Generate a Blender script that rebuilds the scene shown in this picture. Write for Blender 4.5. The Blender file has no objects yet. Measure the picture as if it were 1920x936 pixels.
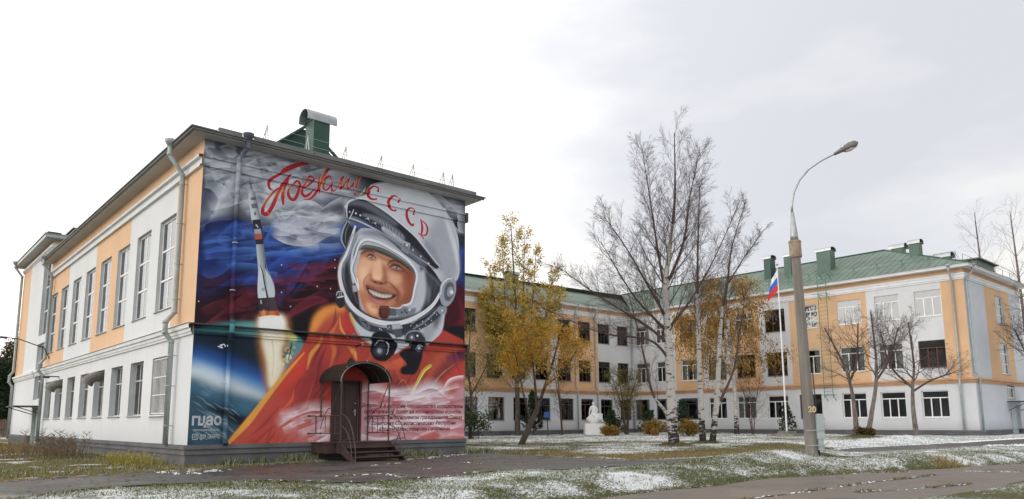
import bpy, math, random
import numpy as np
from mathutils import Vector
R = math.radians
rnd = random.Random(7)
scene = bpy.context.scene
# ================================================================ camera, sky, sun, exposure
cam_d = bpy.data.cameras.new('camera')
cam = bpy.data.objects.new('camera', cam_d); scene.collection.objects.link(cam); scene.camera = cam
YAW, PITCH, ROLL, FPX = 0.720948171404715, 0.14608532036824487, -0.005872011108351942, 1379.614735674224
_f = Vector((math.sin(YAW) * math.cos(PITCH), math.cos(YAW) * math.cos(PITCH), math.sin(PITCH)))
_r = Vector((math.cos(YAW), -math.sin(YAW), 0)); _u = _r.cross(_f)
_c, _s = math.cos(ROLL), math.sin(ROLL)
_r2, _u2 = _c * _r + _s * _u, -_s * _r + _c * _u
from mathutils import Matrix
cam.matrix_world = Matrix(((_r2.x, _u2.x, -_f.x, -7.7365), (_r2.y, _u2.y, -_f.y, -24.1619), (_r2.z, _u2.z, -_f.z, 0.6854), (0, 0, 0, 1)))
cam_d.sensor_fit = 'HORIZONTAL'; cam_d.sensor_width = 36; cam_d.lens = 36 * FPX / 1920
cam_d.shift_y = (586.65 - 468) / 1920
cam_d.clip_start = .1; cam_d.clip_end = 3000
SUN_AZ, SUN_EL = -62, 17                     # degrees from +Y towards +X, and above the horizon
world = bpy.data.worlds.new('World'); scene.world = world; world.use_nodes = True
nt = world.node_tree; nt.nodes.clear()
L = nt.links.new
sky = nt.nodes.new('ShaderNodeTexSky'); sky.sky_type = 'NISHITA'; sky.sun_disc = False
sky.sun_elevation = R(SUN_EL); sky.sun_rotation = R(SUN_AZ)
tc = nt.nodes.new('ShaderNodeTexCoord')
mp = nt.nodes.new('ShaderNodeMapping'); mp.inputs['Scale'].default_value = (1, 1, 2.6)
L(tc.outputs['Generated'], mp.inputs['Vector'])
n1 = nt.nodes.new('ShaderNodeTexNoise'); n1.inputs['Scale'].default_value = 1.7; n1.inputs['Detail'].default_value = 5; n1.inputs['Roughness'].default_value = .5
L(mp.outputs['Vector'], n1.inputs['Vector'])
n2 = nt.nodes.new('ShaderNodeTexNoise'); n2.inputs['Scale'].default_value = 3.1; n2.inputs['Detail'].default_value = 6; n2.inputs['Roughness'].default_value = .55
mp2 = nt.nodes.new('ShaderNodeMapping'); mp2.inputs['Scale'].default_value = (1, 1, 3.2); mp2.inputs['Location'].default_value = (4.2, 1.3, .7)
L(tc.outputs['Generated'], mp2.inputs['Vector']); L(mp2.outputs['Vector'], n2.inputs['Vector'])
dot = nt.nodes.new('ShaderNodeVectorMath'); dot.operation = 'DOT_PRODUCT'
sd = (math.sin(R(SUN_AZ)) * math.cos(R(SUN_EL)), math.cos(R(SUN_AZ)) * math.cos(R(SUN_EL)), math.sin(R(SUN_EL)))
L(tc.outputs['Generated'], dot.inputs[0]); dot.inputs[1].default_value = sd
mr = nt.nodes.new('ShaderNodeMapRange'); mr.interpolation_type = 'SMOOTHSTEP'   # clouds thin out and brighten towards the sun
mr.inputs['From Min'].default_value = -.55; mr.inputs['From Max'].default_value = .75; mr.inputs['To Min'].default_value = 0; mr.inputs['To Max'].default_value = 1
L(dot.outputs['Value'], mr.inputs['Value'])
sep = nt.nodes.new('ShaderNodeSeparateXYZ'); L(tc.outputs['Generated'], sep.inputs[0])
lo = nt.nodes.new('ShaderNodeMapRange'); lo.inputs['From Min'].default_value = .02; lo.inputs['From Max'].default_value = .42; lo.inputs['To Min'].default_value = .72; lo.inputs['To Max'].default_value = 0
L(sep.outputs['Z'], lo.inputs['Value'])
def M(op, a, b, t=nt):
    n = t.nodes.new('ShaderNodeMath'); n.operation = op
    for i, v in enumerate((a, b)):
        if isinstance(v, (int, float)): n.inputs[i].default_value = v
        else: t.links.new(v, n.inputs[i])
    return n.outputs[0]
nz = M('MULTIPLY', M('SUBTRACT', n1.outputs[0], .47), 3.0)
nz2 = M('MULTIPLY', M('SUBTRACT', n2.outputs[0], .5), 1.5)
t_ = M('ADD', M('ADD', M('MULTIPLY', mr.outputs[0], 1.15), lo.outputs[0]), M('ADD', nz, nz2))
cr = nt.nodes.new('ShaderNodeValToRGB')
e = cr.color_ramp.elements
e[0].position = .0; e[0].color = (.735, .745, .795, 1); e[1].position = 1; e[1].color = (1.03, 1.01, .975, 1)
x = e.new(.28); x.color = (.805, .815, .85, 1); x = e.new(.46); x.color = (.88, .882, .892, 1); x = e.new(.62); x.color = (.985, .965, .925, 1)
L(t_, cr.inputs['Fac'])
gain = nt.nodes.new('ShaderNodeMapRange'); gain.inputs['To Min'].default_value = 10.4; gain.inputs['To Max'].default_value = 17.5
L(mr.outputs[0], gain.inputs['Value'])
vm = nt.nodes.new('ShaderNodeVectorMath'); vm.operation = 'SCALE'; L(cr.outputs[0], vm.inputs[0]); L(gain.outputs[0], vm.inputs['Scale'])
mx = nt.nodes.new('ShaderNodeMix'); mx.data_type = 'RGBA'; mx.inputs[0].default_value = .94      # thin haze of blue sky left in the overcast
L(sky.outputs[0], mx.inputs[6]); L(vm.outputs[0], mx.inputs[7])
bg = nt.nodes.new('ShaderNodeBackground'); bg.inputs['Strength'].default_value = .1
wo = nt.nodes.new('ShaderNodeOutputWorld'); L(mx.outputs[2], bg.inputs['Color']); L(bg.outputs[0], wo.inputs['Surface'])
sun_d = bpy.data.lights.new('sun', 'SUN'); sun_d.energy = .6; sun_d.angle = R(14); sun_d.color = (1, .95, .88)
sun = bpy.data.objects.new('sun', sun_d); scene.collection.objects.link(sun)
sun.rotation_euler = Vector(sd).to_track_quat('Z', 'Y').to_euler(); sun.location = (-40, 20, 40)
vs = scene.view_settings; vs.view_transform = 'Standard'; vs.look = 'None'; vs.exposure = 0.0; vs.gamma = 1; vs.use_curve_mapping = False
scene.cycles.max_bounces = 8; scene.cycles.transparent_max_bounces = 12

# ================================================================ helpers
COL = bpy.data.collections.new('place'); scene.collection.children.link(COL)
def tag(o, label=None, cat=None, group=None, kind=None):
    if label: o['label'] = label
    if cat: o['category'] = cat
    if group: o['group'] = group
    if kind: o['kind'] = kind
    return o
def empty(name, loc=(0, 0, 0), rz=0, parent=None):
    o = bpy.data.objects.new(name, None); COL.objects.link(o); o.location = loc; o.rotation_euler.z = rz
    o.empty_display_size = .3
    if parent: o.parent = parent
    return o
def link(name, me, parent=None, loc=(0, 0, 0), rz=0):
    o = bpy.data.objects.new(name, me); COL.objects.link(o); o.location = loc; o.rotation_euler.z = rz
    if parent: o.parent = parent
    return o
def copy_tree(o, parent=None):
    c = o.copy(); COL.objects.link(c)
    if parent: c.parent = parent
    for ch in [k for k in o.children]: copy_tree(ch, c)
    return c
class MB:
    def __init__(s): s.v = []; s.f = []; s.m = []; s.sm = False
    def face(s, pts, m=0):
        i = len(s.v); s.v += [tuple(p) for p in pts]; s.f.append(tuple(range(i, i + len(pts)))); s.m.append(m)
    def box(s, a, b, m=0):
        x0, y0, z0 = a; x1, y1, z1 = b; i = len(s.v)
        s.v += [(x0, y0, z0), (x1, y0, z0), (x1, y1, z0), (x0, y1, z0), (x0, y0, z1), (x1, y0, z1), (x1, y1, z1), (x0, y1, z1)]
        for q in ((0, 3, 2, 1), (4, 5, 6, 7), (0, 1, 5, 4), (1, 2, 6, 5), (2, 3, 7, 6), (3, 0, 4, 7)):
            s.f.append(tuple(i + k for k in q)); s.m.append(m)
    def tube(s, pts, r, n=8, m=0, cap=True):
        pts = [Vector(p) for p in pts]
        rr = r if isinstance(r, (list, tuple)) else [r] * len(pts)
        i0 = len(s.v); up = Vector((0, 0, 1)); prev = None
        for k, p in enumerate(pts):
            d = (pts[min(k + 1, len(pts) - 1)] - pts[max(k - 1, 0)]).normalized()
            if prev is None:
                a = d.cross(up if abs(d.z) < .9 else Vector((1, 0, 0))).normalized()
            else: a = (prev - d * prev.dot(d)).normalized()
            prev = a; b = d.cross(a)
            for j in range(n):
                t = 2 * math.pi * j / n
                s.v.append(tuple(p + (a * math.cos(t) + b * math.sin(t)) * rr[k]))
        for k in range(len(pts) - 1):
            for j in range(n):
                q = i0 + k * n
                s.f.append((q + j, q + (j + 1) % n, q + n + (j + 1) % n, q + n + j)); s.m.append(m)
        if cap:
            s.f.append(tuple(i0 + j for j in reversed(range(n)))); s.m.append(m)
            q = i0 + (len(pts) - 1) * n
            s.f.append(tuple(q + j for j in range(n))); s.m.append(m)
    def prism(s, poly, y0, y1, axis='y', m=0):
        """poly in (a,b) extruded along axis"""
        def P(a, b, t): return {'y': (a, t, b), 'x': (t, a, b), 'z': (a, b, t)}[axis]
        i = len(s.v); n = len(poly)
        s.v += [P(a, b, y0) for a, b in poly] + [P(a, b, y1) for a, b in poly]
        s.f.append(tuple(range(i, i + n))); s.f.append(tuple(range(i + 2 * n - 1, i + n - 1, -1))); s.m += [m, m]
        for k in range(n):
            s.f.append((i + k, i + n + k, i + n + (k + 1) % n, i + (k + 1) % n)); s.m.append(m)
    def mesh(s, name, mats, smooth=False):
        me = bpy.data.meshes.new(name); me.from_pydata(s.v, [], s.f)
        for m in (mats if isinstance(mats, (list, tuple)) else [mats]): me.materials.append(m)
        me.polygons.foreach_set('material_index', s.m)
        if smooth: me.polygons.foreach_set('use_smooth', [True] * len(s.f))
        me.update(); return me
    def build(s, name, mats, parent=None, smooth=False, loc=(0, 0, 0), rz=0):
        return link(name, s.mesh(name, mats, smooth), parent, loc, rz)
def npmesh(name, V, F, mat, col=None, smooth=False):
    """V (n,3), F (m,k) arrays -> mesh, optional per-face colours"""
    me = bpy.data.meshes.new(name); k = F.shape[1]
    me.vertices.add(len(V)); me.vertices.foreach_set('co', V.astype(np.float32).ravel())
    me.loops.add(F.size); me.loops.foreach_set('vertex_index', F.astype(np.int32).ravel())
    me.polygons.add(len(F)); me.polygons.foreach_set('loop_start', np.arange(0, F.size, k, dtype=np.int32))
    me.polygons.foreach_set('loop_total', np.full(len(F), k, np.int32))
    if smooth: me.polygons.foreach_set('use_smooth', np.ones(len(F), bool))
    if col is not None:
        a = me.color_attributes.new('tint', 'FLOAT_COLOR', 'CORNER')
        c = np.concatenate([col, np.ones((len(col), 1))], 1).repeat(k, 0).astype(np.float32)
        a.data.foreach_set('color', c.ravel())
    for m in (mat if isinstance(mat, (list, tuple)) else [mat]): me.materials.append(m)
    me.update(calc_edges=True); return me

# ---------------------------------------------------------------- materials
def mat(name, col, rough=.85, var=.12, scale=1.5, bump=.0, bscale=40, metal=0, spec=.4, stain=0, col2=None, streak=False):
    stain = stain or ('stucco' in name)
    m = bpy.data.materials.new(name); m.use_nodes = True; t = m.node_tree; b = t.nodes['Principled BSDF']
    b.inputs['Roughness'].default_value = rough; b.inputs['Metallic'].default_value = metal; b.inputs['Specular IOR Level'].default_value = spec
    g = t.nodes.new('ShaderNodeNewGeometry'); mpn = t.nodes.new('ShaderNodeMapping'); t.links.new(g.outputs['Position'], mpn.inputs[0])
    if streak: mpn.inputs['Scale'].default_value = (1, 1, .12)
    n = t.nodes.new('ShaderNodeTexNoise'); n.inputs['Scale'].default_value = scale; n.inputs['Detail'].default_value = 7; n.inputs['Roughness'].default_value = .62
    t.links.new(mpn.outputs[0], n.inputs['Vector'])
    r = t.nodes.new('ShaderNodeValToRGB'); el = r.color_ramp.elements
    c = np.array(col[:3]); a = c * (1 - var) if col2 is None else np.array(col2)
    el[0].position = .32; el[0].color = (*a, 1); el[1].position = .68; el[1].color = (*np.minimum(c * (1 + var * .6), 1), 1)
    t.links.new(n.outputs[0], r.inputs[0]); t.links.new(r.outputs[0], b.inputs['Base Color'])
    if stain:                                 # rain streaks and mud splashed up from the ground
        m2 = t.nodes.new('ShaderNodeMapping'); m2.inputs['Scale'].default_value = (1.1, 1.1, .13); t.links.new(g.outputs['Position'], m2.inputs[0])
        ns = t.nodes.new('ShaderNodeTexNoise'); ns.inputs['Scale'].default_value = 1.6; ns.inputs['Detail'].default_value = 6; ns.inputs['Roughness'].default_value = .7; t.links.new(m2.outputs[0], ns.inputs['Vector'])
        rs = t.nodes.new('ShaderNodeValToRGB'); e_ = rs.color_ramp.elements; e_[0].position = .28; e_[0].color = (.80, .79, .77, 1); e_[1].position = .50; e_[1].color = (1, 1, 1, 1); t.links.new(ns.outputs[0], rs.inputs[0])
        x1 = t.nodes.new('ShaderNodeMix'); x1.data_type = 'RGBA'; x1.blend_type = 'MULTIPLY'; x1.inputs[0].default_value = .28; t.links.new(r.outputs[0], x1.inputs[6]); t.links.new(rs.outputs[0], x1.inputs[7])
        sz = t.nodes.new('ShaderNodeSeparateXYZ'); t.links.new(g.outputs['Position'], sz.inputs[0])
        zz = t.nodes.new('ShaderNodeMath'); zz.operation = 'MULTIPLY_ADD'; t.links.new(n.outputs[0], zz.inputs[0]); zz.inputs[1].default_value = -.9; t.links.new(sz.outputs[2], zz.inputs[2])
        mz = t.nodes.new('ShaderNodeMapRange'); mz.inputs['From Min'].default_value = -.55; mz.inputs['From Max'].default_value = .25; mz.inputs['To Min'].default_value = .5; mz.inputs['To Max'].default_value = 0; t.links.new(zz.outputs[0], mz.inputs['Value'])
        x2 = t.nodes.new('ShaderNodeMix'); x2.data_type = 'RGBA'; t.links.new(mz.outputs[0], x2.inputs[0]); t.links.new(x1.outputs[2], x2.inputs[6]); x2.inputs[7].default_value = (*(c * .62), 1)
        t.links.new(x2.outputs[2], b.inputs['Base Color'])
    if bump:
        n2 = t.nodes.new('ShaderNodeTexNoise'); n2.inputs['Scale'].default_value = bscale; n2.inputs['Detail'].default_value = 4
        t.links.new(g.outputs['Position'], n2.inputs['Vector'])
        bp = t.nodes.new('ShaderNodeBump'); bp.inputs['Strength'].default_value = bump; bp.inputs['Distance'].default_value = .03
        t.links.new(n2.outputs[0], bp.inputs['Height']); t.links.new(bp.outputs[0], b.inputs['Normal'])
    return m
MT = {}
MT['orange'] = mat('orange_stucco', (.74, .485, .31), .9, .07, .35, .25, 55)
MT['white'] = mat('white_stucco', (.70, .715, .735), .9, .06, .3, .25, 55)
MT['white2'] = mat('greyish_white_stucco', (.61, .62, .64), .9, .08, .3, .25, 55); MT['orange2'] = mat('ochre_stucco', (.65, .42, .25), .9, .09, .35, .25, 55); MT['white3'] = mat('shaded_bluish_white_stucco', (.55, .58, .63), .9, .08, .3, .25, 55)  # last white is for the end facade: its bluish shade is put into the colour
MT['trim'] = mat('white_trim', (.72, .73, .745), .85, .1, 1.5, .1, 30)
MT['band'] = mat('ochre_band', (.50, .30, .17), .85, .15, 1.0)
MT['reveal'] = mat('grey_reveal', (.50, .525, .55), .85, .12, 1.5)
MT['soffit'] = mat('grey_soffit', (.46, .45, .44), .8, .12, .9, streak=False)
MT['plinth'] = mat('grey_plinth', (.135, .135, .145), .8, .3, .9, .5, 22)
MT['plinth_cap'] = mat('plinth_cap', (.16, .165, .18), .7, .25, 1.6, .2, 18)
MT['galv'] = mat('galvanised', (.42, .44, .45), .42, .22, 3.0, metal=.65)
MT['pipe'] = mat('pipe_grey', (.36, .40, .40), .5, .2, 2.5, metal=.3)
MT['roofgrey'] = mat('roof_grey', (.17, .175, .175), .55, .25, 1.4, metal=.3)
MT['green'] = mat('green_roof_metal', (.085, .15, .11), .5, .28, .7)
MT['dkgreen'] = mat('dark_green_metal', (.022, .07, .055), .45, .25, 1.6)
MT['railgreen'] = mat('green_rail', (.04, .20, .13), .5, .2, 3)
MT['pvc'] = mat('white_window_frame', (.78, .78, .77), .4, .05, 2)
MT['oldwood'] = mat('grey_window_frame', (.50, .49, .47), .7, .2, 4)
MT['brown'] = mat('brown_window_frame', (.06, .045, .04), .6, .3, 3)
MT['redwood'] = mat('reddish_window_frame', (.16, .07, .045), .6, .3, 3)
MT['door'] = mat('brown_door', (.055, .028, .027), .5, .2, 2, .1, 20)
MT['steel'] = mat('painted_steel', (.085, .065, .062), .5, .3, 5)
MT['step'] = mat('brown_steps', (.075, .045, .042), .7, .35, 2, .2, 25)
MT['canopy'] = mat('dark_green_canopy', (.02, .03, .025), .5, .25, 2)
MT['concrete'] = mat('weathered_concrete', (.255, .235, .21), .9, .42, 1.6, .7, 22, streak=True)
MT['darkmetal'] = mat('dark_metal', (.05, .052, .055), .5, .3, 4)
MT['ductgrey'] = mat('duct_grey', (.20, .185, .165), .55, .35, 2.5, metal=.4)
MT['interior'] = mat('room_wall', (.30, .29, .27), .9, .2, .6)
MT['curtain'] = mat('curtain', (.62, .60, .56), .95, .15, 2)
MT['blind'] = mat('pale_sky_reflection', (.85, .90, .90), .9, .05, 2)  # pale colour standing in for sky reflected in the upper windows
MT['plaster_white'] = mat('white_plaster_statue', (.80, .80, .80), .75, .08, 2.5, .3, 14)
MT['snow'] = mat('snow', (.86, .87, .90), .8, .06, 4, .5, 30)
MT['wood'] = mat('fence_wood', (.16, .115, .085), .9, .35, 2)
MT['flagwhite'] = mat('flag_white', (.85, .85, .87), .8, .03, 2); MT['flagblue'] = mat('flag_blue', (.05, .16, .62), .8, .08, 2); MT['flagred'] = mat('flag_red', (.75, .05, .06), .8, .08, 2)
MT['whitepole'] = mat('white_pole', (.76, .77, .78), .5, .06, 2)
MT['yellow'] = mat('yellow_paint', (.60, .50, .26), .8, .2, 12)
MT['box'] = mat('grey_box', (.40, .45, .47), .5, .12, 4)
MT['brick'] = mat('far_brick', (.22, .10, .075), .9, .2, 1)
MT['darkroof'] = mat('far_roof', (.07, .065, .065), .8, .2, 1)
MT['signblue'] = mat('blue_sign', (.02, .10, .32), .5, .1, 3)
MT['letter'] = mat('dark_red_letters', (.20, .028, .045), .8, .15, 8); MT['letterwhite'] = mat('white_letters', (.52, .55, .60), .8, .1, 8)
def glass_mat(name, ior, tr_):
    m = bpy.data.materials.new(name); m.use_nodes = True; t = m.node_tree; t.nodes.clear()
    o = t.nodes.new('ShaderNodeOutputMaterial'); fr = t.nodes.new('ShaderNodeFresnel'); fr.inputs[0].default_value = ior
    tr = t.nodes.new('ShaderNodeBsdfTransparent'); tr.inputs[0].default_value = (tr_ * .96, tr_, tr_, 1)
    gl = t.nodes.new('ShaderNodeBsdfGlossy'); gl.inputs['Roughness'].default_value = .015; gl.inputs['Color'].default_value = (.95, .97, 1, 1)
    g = t.nodes.new('ShaderNodeNewGeometry'); n = t.nodes.new('ShaderNodeTexNoise'); n.inputs['Scale'].default_value = .9; n.inputs['Detail'].default_value = 1
    t.links.new(g.outputs['Position'], n.inputs['Vector']); bp = t.nodes.new('ShaderNodeBump'); bp.inputs['Strength'].default_value = .12; bp.inputs['Distance'].default_value = .05
    t.links.new(n.outputs[0], bp.inputs['Height']); t.links.new(bp.outputs[0], gl.inputs['Normal'])
    mxs = t.nodes.new('ShaderNodeMixShader'); t.links.new(fr.outputs[0], mxs.inputs[0]); t.links.new(tr.outputs[0], mxs.inputs[1]); t.links.new(gl.outputs[0], mxs.inputs[2])
    t.links.new(mxs.outputs[0], o.inputs[0]); return m
MT['glass'] = glass_mat('window_glass', 1.55, .8); MT['coated'] = glass_mat('coated_window_glass', 3.6, .6)
def tint_mat(name, rough=.8, trans=0.0, var=.25):
    """colour from the per-leaf tint attribute, slightly varied leaf by leaf"""
    m = bpy.data.materials.new(name); m.use_nodes = True; t = m.node_tree; b = t.nodes['Principled BSDF']; b.inputs['Roughness'].default_value = rough
    b.inputs['Specular IOR Level'].default_value = .2
    a = t.nodes.new('ShaderNodeAttribute'); a.attribute_name = 'tint'; t.links.new(a.outputs['Color'], b.inputs['Base Color'])
    if trans:
        tl = t.nodes.new('ShaderNodeBsdfTranslucent'); t.links.new(a.outputs['Color'], tl.inputs[0])
        mxs = t.nodes.new('ShaderNodeMixShader'); mxs.inputs[0].default_value = trans
        t.links.new(b.outputs[0], mxs.inputs[1]); t.links.new(tl.outputs[0], mxs.inputs[2]); t.links.new(mxs.outputs[0], t.nodes['Material Output'].inputs[0])
    return m
MT['leaf'] = tint_mat('leaves', .7, .35); MT['blade'] = tint_mat('grass_blades', .9, .15)

H_SKETCH = [[0.0146142352623816, 0.0008411848845072842, -5.831160444670848], [-0.0003721010215486596, -0.01496693753498121, 12.627049578375418], [-0.00041423753592139805, 7.112094095867178e-05, 1.0]]
# ---------------------------------------------------------------- mural (flat paint on the end wall)
MW, MH, MPX = 10.87, 10.15, 100.0            # metres covered, pixels per metre
TW, TH = int(MW * MPX), int(MH * MPX)
HM = np.array(H_SKETCH)                       # sketch sheet -> wall metres
SHEETS = {'z': (0, 0, 1), 'a': (240, 200, 3.343), 'b': (480, 190, 3.227), 'c': (350, 380, 3.6), 'd': (620, 380, 3.6), 'e': (340, 620, 3.343),
          'f': (590, 640, 3.6), 'g': (640, 440, 5.2), 'h': (360, 240, 4.68), 'i': (480, 290, 7.2), 'j': (620, 330, 5.507),
          'k': (620, 540, 5.2), 'l': (420, 560, 3.342), 'm': (350, 590, 3.744)}
def sk(s):
    """'g:10,20 30,40' -> wall metres (x, z)"""
    key, body = s.split(':')
    ox, oy, sc = SHEETS[key]
    p = np.array([[float(t) for t in q.split(',')[:2]] for q in body.split()])
    p = np.c_[ox + p[:, 0] / sc, oy + p[:, 1] / sc, np.ones(len(p))] @ HM.T
    return p[:, :2] / p[:, 2:]
def tx(s):
    p = sk(s) if isinstance(s, str) else s
    return np.c_[p[:, 0] * MPX, (MH - p[:, 1]) * MPX]
def spl(p, closed=False, n=8):
    if len(p) < 3: return p
    q = np.vstack([p[-1], p, p[0], p[1]]) if closed else np.vstack([2 * p[0] - p[1], p, 2 * p[-1] - p[-2]])
    out = []
    t = np.linspace(0, 1, n, endpoint=False)[:, None]
    for i in range(1, len(q) - 2):
        a, b, c, d = q[i - 1], q[i], q[i + 1], q[i + 2]
        out.append(.5 * (2 * b + (c - a) * t + (2 * a - 5 * b + 4 * c - d) * t * t + (3 * b - a - 3 * c + d) * t ** 3))
    out = np.vstack(out)
    return out if closed else np.vstack([out, p[-1:]])
def lin(c):
    c = np.asarray(c, float) / 255
    return np.where(c <= .04045, c / 12.92, ((c + .055) / 1.055) ** 2.4)
def boxb(m, r):
    r = int(round(r))
    if r < 1: return m
    for ax in (0, 1):
        for _ in range(2):
            pad = [(0, 0), (0, 0)]; pad[ax] = (r + 1, r)
            cs = np.cumsum(np.pad(m, pad, mode='edge'), axis=ax)
            m = (cs[2 * r + 1:] - cs[:-2 * r - 1]) / (2 * r + 1) if ax == 0 else (cs[:, 2 * r + 1:] - cs[:, :-2 * r - 1]) / (2 * r + 1)
    return m
class Paint:
    def __init__(s):
        s.c = np.zeros((TH, TW, 3), np.float32)
    def bbox(s, p, pad):
        x0, y0 = np.floor(p.min(0) - pad).astype(int); x1, y1 = np.ceil(p.max(0) + pad).astype(int) + 1
        return max(x0, 0), max(y0, 0), min(x1, TW), min(y1, TH)
    def put(s, m, bb, col, alpha=1.):
        x0, y0, x1, y1 = bb
        m = (m * alpha)[..., None]
        r = s.c[y0:y1, x0:x1]
        r += (col - r) * m
    def mask(s, p, soft):
        bb = s.bbox(p, soft * 2 + 2); x0, y0, x1, y1 = bb
        if x1 <= x0 or y1 <= y0: return None, bb
        S = 2; w, h = (x1 - x0) * S, (y1 - y0) * S
        q = (p - [x0, y0]) * S
        tog = np.zeros((h, w + 1), np.int32)
        a, b = q, np.roll(q, -1, 0)
        for (ax, ay), (bx, by) in zip(a, b):
            if ay == by: continue
            if ay > by: ax, ay, bx, by = bx, by, ax, ay
            r0, r1 = max(0, math.ceil(ay - .5)), min(h, math.ceil(by - .5))
            if r1 <= r0: continue
            rr = np.arange(r0, r1)
            xc = ax + (rr + .5 - ay) * (bx - ax) / (by - ay)
            np.add.at(tog, (rr, np.clip(np.ceil(xc - .5).astype(int), 0, w)), 1)
        m = (np.cumsum(tog, 1)[:, :w] % 2).astype(np.float32)
        m = m.reshape(y1 - y0, S, x1 - x0, S).mean((1, 3))
        return boxb(m, soft), bb
    def poly(s, pts, col, soft=0, alpha=1., curve=True, col2=None, ax=None):
        p = tx(pts); p = spl(p, True) if curve else p
        m, bb = s.mask(p, soft)
        if m is None: return
        c = lin(col)
        if col2 is not None:                  # gradient along the line ax[0] -> ax[1]
            a, b = tx(ax); d = b - a
            yy, xx = np.mgrid[bb[1]:bb[3], bb[0]:bb[2]]
            t = np.clip(((xx - a[0]) * d[0] + (yy - a[1]) * d[1]) / (d @ d), 0, 1)[..., None]
            t = t * t * (3 - 2 * t)
            c = lin(col) * (1 - t) + lin(col2) * t
        s.put(m, bb, c, alpha)
    def dist(s, p, pad):
        bb = s.bbox(p, pad); x0, y0, x1, y1 = bb
        if x1 <= x0 or y1 <= y0: return None
        yy, xx = np.mgrid[y0:y1, x0:x1].astype(np.float32)
        best = np.full(xx.shape, 1e9, np.float32); tt = np.zeros_like(best); sd = np.zeros_like(best)
        n = len(p) - 1
        for i in range(n):
            a, b = p[i], p[i + 1]; d = b - a; L = max(d @ d, 1e-6)
            t = np.clip(((xx - a[0]) * d[0] + (yy - a[1]) * d[1]) / L, 0, 1)
            ex, ey = xx - a[0] - t * d[0], yy - a[1] - t * d[1]
            r = ex * ex + ey * ey
            k = r < best
            best = np.where(k, r, best); tt = np.where(k, (i + t) / n, tt)
            sd = np.where(k, d[0] * ey - d[1] * ex, sd)
        return np.sqrt(best), tt, sd, bb
    def line(s, pts, w, col, soft=1., alpha=1., fade=0, cols=None):
        """brush stroke; w one width or widths along it in cm; fade thins the paint to both ends"""
        p = tx(pts); p = spl(p, n=5)
        w = np.atleast_1d(np.asarray(w, float)) * MPX / 200
        r = s.dist(p, w.max() + soft * 2 + 2)
        if r is None: return
        d, t, _, bb = r
        ww = np.interp(t, np.linspace(0, 1, len(w)), w)
        m = np.clip((ww - d) / soft + .5, 0, 1) if soft > 1.01 else np.clip(ww - d + .5, 0, 1)
        if fade: m = m * np.clip(np.minimum(t, 1 - t) / fade, 0, 1)
        c = lin(col)
        if cols is not None:
            cc = np.array([lin(q) for q in cols]); k = np.linspace(0, 1, len(cols))
            c = np.stack([np.interp(t, k, cc[:, j]) for j in range(3)], -1)
        s.put(m, bb, c, alpha)
    def veil(s, pts, width, col, alpha=.7, edge=1.5):
        """gauze: a crisp edge along the line that thins out to its right-hand side (left if width < 0)"""
        p = spl(tx(pts), n=4); w = abs(width) * MPX / 100
        r = s.dist(p, w)
        if r is None: return
        d, t, sd, bb = r
        sgn = sd * (1 if width > 0 else -1)
        m = np.where(sgn >= 0, np.clip(1 - d / w, 0, 1) ** 1.4, np.clip(1 - d / edge, 0, 1))
        m = m * np.clip(np.minimum(t, 1 - t) / .12, 0, 1)
        s.put(m, bb, lin(col), alpha)
    def dots(s, pts, r, col, soft=1., alpha=1.):
        for q in tx(pts):
            s.poly_c(q, r, col, soft, alpha)
    def poly_c(s, q, r, col, soft, alpha):
        rr = r * MPX / 100
        bb = s.bbox(q[None], rr + 3); x0, y0, x1, y1 = bb
        if x1 <= x0 or y1 <= y0: return
        yy, xx = np.mgrid[y0:y1, x0:x1]
        s.put(np.clip((rr - np.hypot(xx - q[0], yy - q[1])) / soft + .5, 0, 1), bb, lin(col), alpha)
def fnoise(h, w, cell, rng):
    g = rng.random((h // cell + 3, w // cell + 3)).astype(np.float32)
    y, x = np.arange(h) / cell, np.arange(w) / cell
    yi, xi = y.astype(int), x.astype(int); fy, fx = (y - yi)[:, None], (x - xi)[None]
    fy, fx = fy * fy * (3 - 2 * fy), fx * fx * (3 - 2 * fx)
    a, b, c, d = g[yi][:, xi], g[yi][:, xi + 1], g[yi + 1][:, xi], g[yi + 1][:, xi + 1]
    return (a * (1 - fx) + b * fx) * (1 - fy) + (c * (1 - fx) + d * fx) * fy

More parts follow.
